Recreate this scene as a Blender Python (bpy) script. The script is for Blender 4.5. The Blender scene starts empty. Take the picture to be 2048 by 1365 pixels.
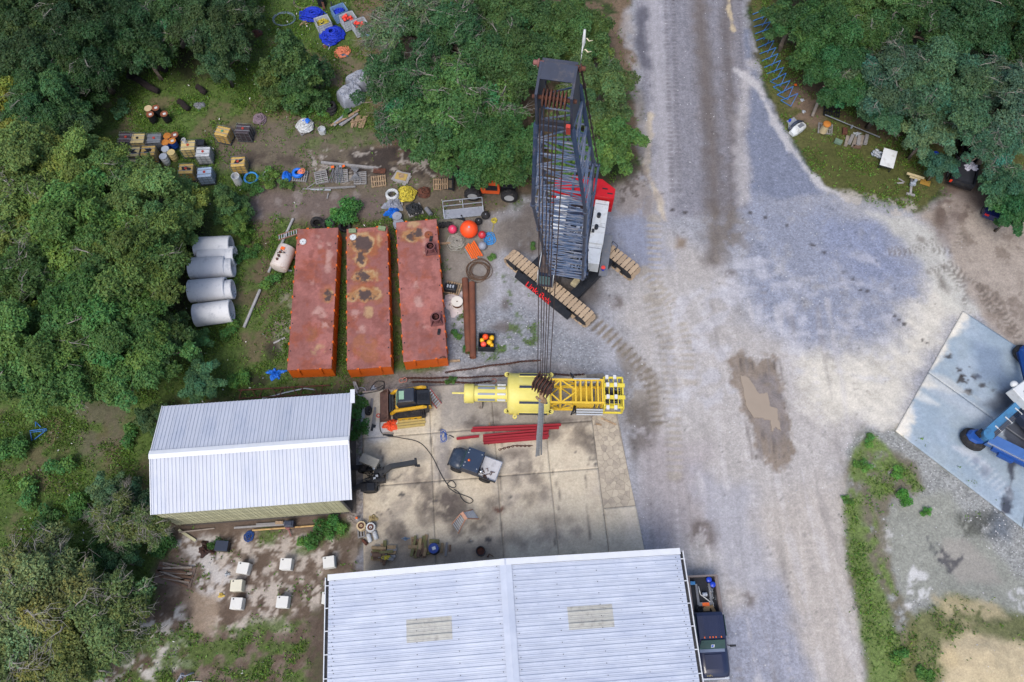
import bpy, math, random
import numpy as np
from mathutils import Vector, Matrix
random.seed(7)
RND = np.random.RandomState(11)
SC = bpy.context.scene
COL = SC.collection
R = math.radians
# ------------------------------------------------------------------ camera, sky, sun, exposure
CAM_H, FPX, TILT = 52.0, 1593.0, R(23.5)
cam_data = bpy.data.cameras.new("camera")
cam_data.sensor_width = 36.0
cam_data.lens = 28.0
cam_data.clip_start = 0.5
cam_data.clip_end = 3000.0
cam = bpy.data.objects.new("camera", cam_data)
cam.location = (0, 0, CAM_H)
cam.rotation_euler = (TILT, 0, 0)
COL.objects.link(cam)
SC.camera = cam
world = bpy.data.worlds.new("World")
SC.world = world
world.use_nodes = True
wn = world.node_tree
for n in list(wn.nodes):
	wn.nodes.remove(n)
sky = wn.nodes.new("ShaderNodeTexSky")
sky.sky_type = 'NISHITA'
sky.sun_disc = False
sky.sun_elevation = R(58)
sky.sun_rotation = R(200)
sky.air_density = 1.0
sky.dust_density = 3.0
sky.ozone_density = 1.0
bg = wn.nodes.new("ShaderNodeBackground")
bg.inputs["Strength"].default_value = 0.14
wo = wn.nodes.new("ShaderNodeOutputWorld")
wn.links.new(sky.outputs[0], bg.inputs["Color"])
wn.links.new(bg.outputs[0], wo.inputs["Surface"])
sun_data = bpy.data.lights.new("sun", 'SUN')
sun_data.energy = 1.5
sun_data.angle = R(25)
sun_data.color = (1.0, 0.95, 0.88)
sun = bpy.data.objects.new("sun", sun_data)
sun.rotation_euler = (R(32), 0, R(-20))
COL.objects.link(sun)
SC.view_settings.view_transform = 'Standard'
SC.view_settings.look = 'None'
SC.view_settings.exposure = 0.7
SC.view_settings.gamma = 1.0
SC.view_settings.use_curve_mapping = False
SC.render.engine = 'CYCLES'
SC.cycles.max_bounces = 6
SC.cycles.diffuse_bounces = 3
SC.cycles.transparent_max_bounces = 8
# ------------------------------------------------------------------ helpers
_s, _c = math.sin(TILT), math.cos(TILT)
def at(px, py, z=0.0):
	"""world point at height z that the photograph shows at pixel px, py (2048 wide)"""
	u = (px - 1024) / FPX
	v = (py - 682.5) / FPX
	d = _c + _s * v
	return Vector((u / d * (CAM_H - z), (_s - _c * v) / d * (CAM_H - z), z))
def gnd(px, py, z=0.0):
	p = at(px, py, z)
	return Vector((p.x, p.y, 0.0))
def S(r, g, b, k=0.8):
	out = []
	for c in (r, g, b):
		c /= 255.0
		c = c / 12.92 if c <= 0.04045 else ((c + 0.055) / 1.055) ** 2.4
		out.append(c * k)
	return tuple(out)
def tag(o, label=None, cat=None, group=None, kind=None):
	if label: o['label'] = label
	if cat: o['category'] = cat
	if group: o['group'] = group
	if kind: o['kind'] = kind
	return o
def thing(name, label, cat, loc=(0, 0, 0), rz=0.0, group=None):
	o = bpy.data.objects.new(name, None)
	o.empty_display_size = 0.3
	o.location = loc
	o.rotation_euler = (0, 0, rz)
	COL.objects.link(o)
	return tag(o, label, cat, group)
def children(o):
	return [c for c in bpy.data.objects if c.parent == o]
KIDS = {}
def link(o, parent=None):
	COL.objects.link(o)
	if parent is not None:
		o.parent = parent
		KIDS.setdefault(parent.name, []).append(o)
	return o
def dup(root, loc, rz=0.0, label=None, scale=None, group=None):
	r = root.copy()
	COL.objects.link(r)
	r.location = loc
	r.rotation_euler = (0, 0, rz)
	if scale is not None: r.scale = scale if hasattr(scale, '__len__') else (scale,) * 3
	if label: r['label'] = label
	if group: r['group'] = group
	for ch in KIDS.get(root.name, []):
		c = ch.copy()
		link(c, r)
		for g in KIDS.get(ch.name, []):
			d = g.copy()
			link(d, c)
	return r
def mat4(o):
	return Matrix.Translation(o.location) @ Matrix.Rotation(o.rotation_euler[2], 4, 'Z')
def frame(axis, up=(0, 0, 1)):
	a = Vector(axis).normalized()
	u = Vector(up)
	if abs(a.dot(u.normalized())) > 0.98: u = Vector((1, 0, 0))
	x = a.cross(u).normalized()
	y = x.cross(a).normalized()
	return x, y, a
class MB:
	"""collects simple solids into one mesh"""
	def __init__(self):
		self.v, self.f, self.m, self.cur, self.sm, self.smooth = [], [], [], 0, [], False
	def mat(self, i):
		self.cur = i
		return self
	def add(self, vs, fs, smooth=None):
		o = len(self.v)
		self.v.extend([tuple(q) for q in vs])
		s = self.smooth if smooth is None else smooth
		for f in fs:
			self.f.append([o + i for i in f])
			self.m.append(self.cur)
			self.sm.append(s)
		return self
	def box(self, c, s, rz=0.0, taper=1.0, rot=None):
		hx, hy, hz = s[0] / 2, s[1] / 2, s[2] / 2
		p = [(-hx, -hy, -hz), (hx, -hy, -hz), (hx, hy, -hz), (-hx, hy, -hz),
			(-hx * taper, -hy * taper, hz), (hx * taper, -hy * taper, hz), (hx * taper, hy * taper, hz), (-hx * taper, hy * taper, hz)]
		M = rot if rot is not None else Matrix.Rotation(rz, 3, 'Z')
		c = Vector(c)
		return self.add([c + M @ Vector(q) for q in p],
						[(0, 3, 2, 1), (4, 5, 6, 7), (0, 1, 5, 4), (1, 2, 6, 5), (2, 3, 7, 6), (3, 0, 4, 7)])
	def beam(self, a, b, w, h, up=(0, 0, 1)):
		a, b = Vector(a), Vector(b)
		x, y, ax = frame(b - a, up)
		p = []
		for q in (a, b):
			for sx, sy in ((-1, -1), (1, -1), (1, 1), (-1, 1)):
				p.append(q + x * (sx * w / 2) + y * (sy * h / 2))
		return self.add(p, [(0, 1, 2, 3), (7, 6, 5, 4), (0, 4, 5, 1), (1, 5, 6, 2), (2, 6, 7, 3), (3, 7, 4, 0)])
	def cyl(self, a, b, r0, r1=None, n=12, caps=True):
		a, b = Vector(a), Vector(b)
		r1 = r0 if r1 is None else r1
		x, y, ax = frame(b - a)
		p = []
		for q, r in ((a, r0), (b, r1)):
			for i in range(n):
				t = 2 * math.pi * i / n
				p.append(q + (x * math.cos(t) + y * math.sin(t)) * r)
		self.add(p, [(i, n + i, n + (i + 1) % n, (i + 1) % n) for i in range(n)], smooth=True)
		if caps:
			self.add(p[:n], [tuple(range(n))], False)
			self.add(p[n:], [tuple(range(n - 1, -1, -1))], False)
		return self
	def pipe(self, a, b, ro, ri, n=20):
		a, b = Vector(a), Vector(b)
		x, y, ax = frame(b - a)
		p = []
		for q, r in ((a, ro), (b, ro), (b, ri), (a, ri)):
			for i in range(n):
				t = 2 * math.pi * i / n
				p.append(q + (x * math.cos(t) + y * math.sin(t)) * r)
		for k in range(4):
			k2 = (k + 1) % 4
			self.add([p[k * n + i] for i in range(n)] + [p[k2 * n + i] for i in range(n)],
					[(i, n + i, n + (i + 1) % n, (i + 1) % n) for i in range(n)], smooth=(k % 2 == 0))
		return self
	def tube(self, pts, r, n=6, closed=False):
		pts = [Vector(q) for q in pts]
		rr = r if hasattr(r, '__len__') else [r] * len(pts)
		m = len(pts)
		p = []
		px = None
		for i, q in enumerate(pts):
			if closed:
				d = pts[(i + 1) % m] - pts[i - 1]
			else:
				d = pts[min(i + 1, m - 1)] - pts[max(i - 1, 0)]
			if d.length < 1e-6: d = Vector((0, 0, 1))
			d.normalize()
			if px is None:
				x, y, _ = frame(d)
			else:
				x = (px - d * px.dot(d))
				x = x.normalized() if x.length > 1e-4 else frame(d)[0]
				y = d.cross(x)
			px = x
			for k in range(n):
				t = 2 * math.pi * k / n
				p.append(q + (x * math.cos(t) + y * math.sin(t)) * rr[i])
		f = []
		for i in range(m if closed else m - 1):
			j = (i + 1) % m
			for k in range(n):
				f.append((i * n + k, i * n + (k + 1) % n, j * n + (k + 1) % n, j * n + k))
		if not closed:
			f.append(tuple(range(n - 1, -1, -1)))
			f.append(tuple((m - 1) * n + k for k in range(n)))
		return self.add(p, f, smooth=True)
	def lathe(self, prof, c=(0, 0, 0), axis=(0, 0, 1), n=16, caps=True):
		x, y, a = frame(axis)
		c = Vector(c)
		p = []
		for r, z in prof:
			for k in range(n):
				t = 2 * math.pi * k / n
				p.append(c + a * z + (x * math.cos(t) + y * math.sin(t)) * r)
		f = []
		for i in range(len(prof) - 1):
			for k in range(n):
				f.append((i * n + k, i * n + (k + 1) % n, (i + 1) * n + (k + 1) % n, (i + 1) * n + k))
		f = [tuple(reversed(q)) for q in f]
		self.add(p, f, smooth=True)
		if caps and prof[0][0] > 1e-4: self.add(p[:n], [tuple(range(n))], False)
		if caps and prof[-1][0] > 1e-4: self.add(p[-n:], [tuple(range(n - 1, -1, -1))], False)
		return self
	def sphere(self, c, r, n=16, m=10, sz=1.0):
		return self.lathe([(max(r * math.sin(math.pi * i / m), 1e-5), -r * sz * math.cos(math.pi * i / m)) for i in range(m + 1)], c, n=n)
	def torus(self, c, Rr, r, axis=(0, 0, 1), n=20, m=6):
		x, y, a = frame(axis)
		c = Vector(c)
		return self.tube([c + (x * math.cos(2 * math.pi * i / n) + y * math.sin(2 * math.pi * i / n)) * Rr for i in range(n)], r, m, True)
	def prism(self, pts, z0, z1):
		n = len(pts)
		p = [(q[0], q[1], z0) for q in pts] + [(q[0], q[1], z1) for q in pts]
		return self.add(p, [tuple(range(n - 1, -1, -1)), tuple(range(n, 2 * n))] + [(i, (i + 1) % n, n + (i + 1) % n, n + i) for i in range(n)])
	def xprism(self, prof, y0, y1):
		"""profile in x,z extruded along y"""
		n = len(prof)
		p = [(q[0], y0, q[1]) for q in prof] + [(q[0], y1, q[1]) for q in prof]
		return self.add(p, [tuple(range(n)), tuple(range(2 * n - 1, n - 1, -1))] + [((i + 1) % n, i, n + i, n + (i + 1) % n) for i in range(n)])
	def loft(self, rings, smooth=False):
		n = len(rings[0])
		p = [q for r in rings for q in r]
		f = []
		for i in range(len(rings) - 1):
			for k in range(n):
				f.append((i * n + k, i * n + (k + 1) % n, (i + 1) * n + (k + 1) % n, (i + 1) * n + k))
		f.append(tuple(range(n - 1, -1, -1)))
		f.append(tuple((len(rings) - 1) * n + k for k in range(n)))
		return self.add(p, f, smooth)
	def mesh(self, name, mats):
		me = bpy.data.meshes.new(name)
		me.from_pydata(self.v, [], self.f)
		if not isinstance(mats, (list, tuple)): mats = [mats]
		for m in mats: me.materials.append(m)
		me.polygons.foreach_set("material_index", self.m)
		me.polygons.foreach_set("use_smooth", self.sm)
		me.update()
		return me
	def build(self, name, mats, parent=None, world=False, bevel=0.0):
		if world and parent is not None:
			inv = mat4(parent).inverted()
			self.v = [tuple(inv @ Vector(q)) for q in self.v]
		o = bpy.data.objects.new(name, self.mesh(name, mats))
		link(o, parent)
		if bevel:
			b = o.modifiers.new("bevel", 'BEVEL')
			b.width = bevel
			b.segments = 2
			b.limit_method = 'ANGLE'
			b.angle_limit = R(40)
		return o
def fix_normals(me):
	import bmesh
	bm = bmesh.new()
	bm.from_mesh(me)
	bmesh.ops.recalc_face_normals(bm, faces=bm.faces)
	bm.to_mesh(me)
	bm.free()
# ------------------------------------------------------------------ materials
MATS = {}
def nod(t, kind, **kw):
	n = t.nodes.new(kind)
	for k, v in kw.items():
		setattr(n, k, v)
	return n
def mat(key, col, rough=0.6, metal=0.0, var=0.12, scale=2.0, dirt=None, damt=0.45, dscale=1.5, dsoft=0.12, bump=0.0, bscale=20.0, spec=0.4, objvar=0.0, coat=0.0):
	"""painted / weathered surface: base colour with mottling, optional dirt or rust in patches, fine relief"""
	if key in MATS: return MATS[key]
	m = bpy.data.materials.new(key)
	m.use_nodes = True
	t = m.node_tree
	b = t.nodes["Principled BSDF"]
	b.inputs["Roughness"].default_value = rough
	b.inputs["Metallic"].default_value = metal
	b.inputs["Specular IOR Level"].default_value = spec
	if coat: b.inputs["Coat Weight"].default_value = coat
	tc = nod(t, "ShaderNodeTexCoord")
	oi = nod(t, "ShaderNodeObjectInfo")
	off = nod(t, "ShaderNodeVectorMath", operation='SCALE')
	cmb = nod(t, "ShaderNodeCombineXYZ")
	for i in range(3): t.links.new(oi.outputs["Random"], cmb.inputs[i])
	t.links.new(cmb.outputs[0], off.inputs[0])
	off.inputs["Scale"].default_value = 37.0
	add = nod(t, "ShaderNodeVectorMath", operation='ADD')
	t.links.new(tc.outputs["Object"], add.inputs[0])
	t.links.new(off.outputs[0], add.inputs[1])
	n1 = nod(t, "ShaderNodeTexNoise")
	n1.inputs["Scale"].default_value = scale
	n1.inputs["Detail"].default_value = 6.0
	n1.inputs["Roughness"].default_value = 0.65
	t.links.new(add.outputs[0], n1.inputs["Vector"])
	mr = nod(t, "ShaderNodeMapRange")
	mr.inputs["From Min"].default_value = 0.3
	mr.inputs["From Max"].default_value = 0.7
	mr.inputs["To Min"].default_value = 1 - var
	mr.inputs["To Max"].default_value = 1 + var
	t.links.new(n1.outputs["Fac"], mr.inputs["Value"])
	mul = nod(t, "ShaderNodeVectorMath", operation='SCALE')
	mul.inputs[0].default_value = col[:3]
	t.links.new(mr.outputs[0], mul.inputs["Scale"])
	last = mul.outputs[0]
	if objvar:
		mo = nod(t, "ShaderNodeMapRange")
		mo.inputs["To Min"].default_value = 1 - objvar
		mo.inputs["To Max"].default_value = 1 + objvar
		t.links.new(oi.outputs["Random"], mo.inputs["Value"])
		m2 = nod(t, "ShaderNodeVectorMath", operation='SCALE')
		t.links.new(last, m2.inputs[0])
		t.links.new(mo.outputs[0], m2.inputs["Scale"])
		last = m2.outputs[0]
	if dirt is not None:
		n2 = nod(t, "ShaderNodeTexNoise")
		n2.inputs["Scale"].default_value = dscale
		n2.inputs["Detail"].default_value = 8.0
		n2.inputs["Roughness"].default_value = 0.7
		t.links.new(add.outputs[0], n2.inputs["Vector"])
		m3 = nod(t, "ShaderNodeMapRange")
		m3.inputs["From Min"].default_value = 1 - damt - dsoft
		m3.inputs["From Max"].default_value = 1 - damt + dsoft
		t.links.new(n2.outputs["Fac"], m3.inputs["Value"])
		mx = nod(t, "ShaderNodeMix", data_type='RGBA')
		t.links.new(m3.outputs[0], mx.inputs["Factor"])
		t.links.new(last, mx.inputs["A"])
		mx.inputs["B"].default_value = (*dirt[:3], 1)
		last = mx.outputs["Result"]
	t.links.new(last, b.inputs["Base Color"])
	if bump:
		n4 = nod(t, "ShaderNodeTexNoise")
		n4.inputs["Scale"].default_value = bscale
		n4.inputs["Detail"].default_value = 4.0
		t.links.new(add.outputs[0], n4.inputs["Vector"])
		bp = nod(t, "ShaderNodeBump")
		bp.inputs["Strength"].default_value = bump
		bp.inputs["Distance"].default_value = 0.02
		t.links.new(n4.outputs["Fac"], bp.inputs["Height"])
		t.links.new(bp.outputs[0], b.inputs["Normal"])
	MATS[key] = m
	return m
def painted_mat(key, grain=0.25, gscale=9.0, bump=0.5, rough=0.92, wet=True):
	"""ground and paving: colour laid down per vertex, grains and relief by noise"""
	m = bpy.data.materials.new(key)
	m.use_nodes = True
	t = m.node_tree
	b = t.nodes["Principled BSDF"]
	b.inputs["Specular IOR Level"].default_value = 0.25
	at_ = nod(t, "ShaderNodeAttribute", attribute_name="albedo")
	sf = nod(t, "ShaderNodeAttribute", attribute_name="surf")   # r wet, g grass, b stones
	sp = nod(t, "ShaderNodeSeparateColor")
	t.links.new(sf.outputs["Color"], sp.inputs[0])
	ge = nod(t, "ShaderNodeNewGeometry")
	fac = None
	for sc_, am in ((gscale, grain), (gscale * 0.22, grain * 0.7), (gscale * 3.1, grain * 0.9)):
		n = nod(t, "ShaderNodeTexNoise")
		n.inputs["Scale"].default_value = sc_
		n.inputs["Detail"].default_value = 5.0
		n.inputs["Roughness"].default_value = 0.7
		t.links.new(ge.outputs["Position"], n.inputs["Vector"])
		r_ = nod(t, "ShaderNodeMapRange")
		r_.inputs["From Min"].default_value = 0.3
		r_.inputs["From Max"].default_value = 0.7
		r_.inputs["To Min"].default_value = 1 - am
		r_.inputs["To Max"].default_value = 1 + am
		t.links.new(n.outputs["Fac"], r_.inputs["Value"])
		if fac is None:
			fac = r_.outputs[0]
		else:
			mm = nod(t, "ShaderNodeMath", operation='MULTIPLY')
			t.links.new(fac, mm.inputs[0])
			t.links.new(r_.outputs[0], mm.inputs[1])
			fac = mm.outputs[0]
	# stones
	vo = nod(t, "ShaderNodeTexVoronoi")
	vo.inputs["Scale"].default_value = 9.0
	t.links.new(ge.outputs["Position"], vo.inputs["Vector"])
	sv = nod(t, "ShaderNodeSeparateColor")
	t.links.new(vo.outputs["Color"], sv.inputs[0])
	rs = nod(t, "ShaderNodeMapRange")
	rs.inputs["To Min"].default_value = 0.62
	rs.inputs["To Max"].default_value = 1.4
	t.links.new(sv.outputs[0], rs.inputs["Value"])
	ms = nod(t, "ShaderNodeMix", data_type='FLOAT')
	ms.inputs[2].default_value = 1.0
	t.links.new(sp.outputs[2], ms.inputs[0])
	t.links.new(rs.outputs[0], ms.inputs[3])
	mm = nod(t, "ShaderNodeMath", operation='MULTIPLY')
	t.links.new(fac, mm.inputs[0])
	t.links.new(ms.outputs[0], mm.inputs[1])
	# fine grass fleck
	ng = nod(t, "ShaderNodeTexNoise")
	ng.inputs["Scale"].default_value = 4.2
	ng.inputs["Detail"].default_value = 8.0
	ng.inputs["Roughness"].default_value = 0.85
	t.links.new(ge.outputs["Position"], ng.inputs["Vector"])
	rg = nod(t, "ShaderNodeMapRange")
	rg.inputs["From Min"].default_value = 0.35
	rg.inputs["From Max"].default_value = 0.65
	rg.inputs["To Min"].default_value = 0.45
	rg.inputs["To Max"].default_value = 1.5
	t.links.new(ng.outputs["Fac"], rg.inputs["Value"])
	mg = nod(t, "ShaderNodeMix", data_type='FLOAT')
	mg.inputs[2].default_value = 1.0
	t.links.new(sp.outputs[1], mg.inputs[0])
	t.links.new(rg.outputs[0], mg.inputs[3])
	m5 = nod(t, "ShaderNodeMath", operation='MULTIPLY')
	t.links.new(mm.outputs[0], m5.inputs[0])
	t.links.new(mg.outputs[0], m5.inputs[1])
	sc2 = nod(t, "ShaderNodeVectorMath", operation='SCALE')
	t.links.new(at_.outputs["Color"], sc2.inputs[0])
	t.links.new(m5.outputs[0], sc2.inputs["Scale"])
	t.links.new(sc2.outputs[0], b.inputs["Base Color"])
	rw = nod(t, "ShaderNodeMapRange")
	rw.inputs["To Min"].default_value = rough
	rw.inputs["To Max"].default_value = 0.28
	t.links.new(sp.outputs[0], rw.inputs["Value"])
	t.links.new(rw.outputs[0], b.inputs["Roughness"])
	bp = nod(t, "ShaderNodeBump")
	bp.inputs["Strength"].default_value = bump
	bp.inputs["Distance"].default_value = 0.04
	t.links.new(fac, bp.inputs["Height"])
	t.links.new(bp.outputs[0], b.inputs["Normal"])
	return m
def leaf_mat(key, rough=0.6):
	m = bpy.data.materials.new(key)
	m.use_nodes = True
	t = m.node_tree
	b = t.nodes["Principled BSDF"]
	out = t.nodes["Material Output"]
	a = nod(t, "ShaderNodeAttribute", attribute_name="tone")
	oi = nod(t, "ShaderNodeObjectInfo")
	mx = nod(t, "ShaderNodeMix", data_type='RGBA', blend_type='MULTIPLY')
	mx.inputs["Factor"].default_value = 1.0
	t.links.new(a.outputs["Color"], mx.inputs["A"])
	t.links.new(oi.outputs["Color"], mx.inputs["B"])
	t.links.new(mx.outputs["Result"], b.inputs["Base Color"])
	b.inputs["Roughness"].default_value = rough
	b.inputs["Specular IOR Level"].default_value = 0.25
	tr = nod(t, "ShaderNodeBsdfTranslucent")
	t.links.new(mx.outputs["Result"], tr.inputs["Color"])
	ms = nod(t, "ShaderNodeMixShader")
	ms.inputs[0].default_value = 0.22
	t.links.new(b.outputs[0], ms.inputs[1])
	t.links.new(tr.outputs[0], ms.inputs[2])
	t.links.new(ms.outputs[0], out.inputs["Surface"])
	return m
def fast_mesh(name, V, Fq, mats, attrs=None, smooth=False):
	me = bpy.data.meshes.new(name)
	V = np.ascontiguousarray(V, dtype=np.float32)
	Fq = np.ascontiguousarray(Fq, dtype=np.int32)
	n, k = Fq.shape
	me.vertices.add(len(V))
	me.vertices.foreach_set("co", V.ravel())
	me.loops.add(n * k)
	me.loops.foreach_set("vertex_index", Fq.ravel())
	me.polygons.add(n)
	me.polygons.foreach_set("loop_start", np.arange(0, n * k, k, dtype=np.int32))
	me.polygons.foreach_set("loop_total", np.full(n, k, dtype=np.int32))
	if smooth: me.polygons.foreach_set("use_smooth", np.ones(n, dtype=bool))
	for m in mats: me.materials.append(m)
	me.update(calc_edges=True)
	for nm, arr in (attrs or {}).items():
		at_ = me.attributes.new(nm, 'FLOAT_COLOR', 'POINT')
		at_.data.foreach_set("color", np.ascontiguousarray(arr, dtype=np.float32).ravel())
	return me
# ------------------------------------------------------------------ painting of ground and paving
_PERM = np.random.RandomState(5).rand(64, 256, 256).astype(np.float32)
def vnoise(x, y, seed=0):
	t = _PERM[seed % 64]
	xi = np.floor(x).astype(np.int64)
	yi = np.floor(y).astype(np.int64)
	fx = (x - xi).astype(np.float32)
	fy = (y - yi).astype(np.float32)
	fx = fx * fx * (3 - 2 * fx)
	fy = fy * fy * (3 - 2 * fy)
	x0, x1, y0, y1 = xi & 255, (xi + 1) & 255, yi & 255, (yi + 1) & 255
	return (t[x0, y0] * (1 - fx) + t[x1, y0] * fx) * (1 - fy) + (t[x0, y1] * (1 - fx) + t[x1, y1] * fx) * fy
def fbm(x, y, seed=0, octv=4, rough=0.55):
	a, s, f, tot = 1.0, 0, 1.0, 0
	for i in range(octv):
		s = s + a * vnoise(x * f + 13.7 * i, y * f + 7.1 * i, seed + i)
		tot += a
		a *= rough
		f *= 2.03
	return s / tot
def sstep(a, b, x):
	t = np.clip((x - a) / (b - a), 0, 1)
	return t * t * (3 - 2 * t)
def seg_dist(X, Y, a, b):
	dx, dy = b[0] - a[0], b[1] - a[1]
	L2 = dx * dx + dy * dy + 1e-12
	t = np.clip(((X - a[0]) * dx + (Y - a[1]) * dy) / L2, 0, 1)
	return np.hypot(X - a[0] - t * dx, Y - a[1] - t * dy), t
PZ = 0.0        # height of the surface being painted
class Paint:
	def __init__(self, X, Y, base):
		self.X, self.Y = X, Y
		self.C = np.tile(np.array(base, dtype=np.float32), (len(X), 1))
		self.W = np.zeros((len(X), 3), dtype=np.float32)
	def _sel(self, W_, pad):
		x0, y0 = W_.min(0) - pad
		x1, y1 = W_.max(0) + pad
		return np.where((self.X > x0) & (self.X < x1) & (self.Y > y0) & (self.Y < y1))[0]
	def lay(self, idx, m, col, surf=None, var=0.0, seed=0):
		if len(idx) == 0: return
		m = m[:, None]
		c = np.array(col, dtype=np.float32)[None, :]
		if var:
			c = c * (1 + var * 2 * (fbm(self.X[idx] * 0.9, self.Y[idx] * 0.9, seed + 3) - 0.5))[:, None]
		self.C[idx] = self.C[idx] * (1 - m) + c * m
		if surf is not None:
			self.W[idx] = self.W[idx] * (1 - m) + np.array(surf, dtype=np.float32)[None, :] * m
	def poly(self, pts, col, a=1.0, soft=0.4, n=0.8, ns=0.6, surf=(0, 0, 0), thr=None, tn=1.0, tsoft=0.08, var=0.1, seed=1):
		"""soft, noisy edged region; thr keeps only the part where a noise of scale tn passes thr"""
		W_ = np.array([at(*p, PZ)[:2] for p in pts])
		idx = self._sel(W_, soft + n + 0.5)
		if len(idx) == 0: return
		X, Y = self.X[idx], self.Y[idx]
		d = np.full(len(idx), 1e9)
		ins = np.zeros(len(idx), dtype=bool)
		for i in range(len(W_)):
			p, q = W_[i], W_[(i + 1) % len(W_)]
			dd, _ = seg_dist(X, Y, p, q)
			d = np.minimum(d, dd)
			c = ((p[1] > Y) != (q[1] > Y)) & (X < (q[0] - p[0]) * (Y - p[1]) / (q[1] - p[1] + 1e-12) + p[0])
			ins ^= c
		sd = np.where(ins, d, -d)
		if n: sd = sd + n * 2 * (fbm(X * ns + 50, Y * ns + 50, seed, 5, 0.62) - 0.5)
		m = sstep(-soft, soft, sd) * a
		if thr is not None:
			t = fbm(X * tn + 90, Y * tn + 90, seed + 11, 5, 0.65)
			m = m * sstep(thr - tsoft, thr + tsoft, t)
		self.lay(idx, m, col, surf, var, seed)
	def blob(self, cx, cy, rx, ry, col, **k):
		self.poly([(cx + rx * math.cos(t * math.pi / 5), cy + ry * math.sin(t * math.pi / 5)) for t in range(10)], col, **k)
	def line(self, pts, w, col, a=1.0, soft=0.1, n=0.15, ns=1.2, surf=(0, 0, 0), tread=None, thr=None, tn=1.5, seed=2, skew=0.0):
		W_ = np.array([at(*p, PZ)[:2] for p in pts])
		idx = self._sel(W_, w + soft + n)
		if len(idx) == 0: return
		X, Y = self.X[idx], self.Y[idx]
		d = np.full(len(idx), 1e9)
		s = np.zeros(len(idx))
		acc = 0
		for i in range(len(W_) - 1):
			p, q = W_[i], W_[i + 1]
			dd, t = seg_dist(X, Y, p, q)
			L = np.hypot(*(q - p))
			up = dd < d
			d = np.where(up, dd, d)
			s = np.where(up, acc + t * L, s)
			acc += L
		e = d + n * 2 * (fbm(X * ns, Y * ns, seed) - 0.5)
		m = sstep(w / 2 + soft, w / 2 - soft, e) * a
		if tread:
			m = m * sstep(-0.25, 0.5, np.sin(2 * math.pi * (s + skew * d) / tread + 1.5 * fbm(X, Y, seed + 5)))
		if thr is not None:
			m = m * sstep(thr - 0.08, thr + 0.08, fbm(X * tn + 40, Y * tn + 40, seed + 7))
		self.lay(idx, m, col, surf)
GRASS = S(86, 108, 52, .85)
GRASSD = S(58, 76, 38, .8)
DIRT = S(124, 110, 96, .72)
GRAV = S(170, 171, 178, .78)
BLUE = S(148, 155, 175, .78)
SANDC = S(217, 211, 198, .88)
LIGHT = S(194, 188, 183, .80)
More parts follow.
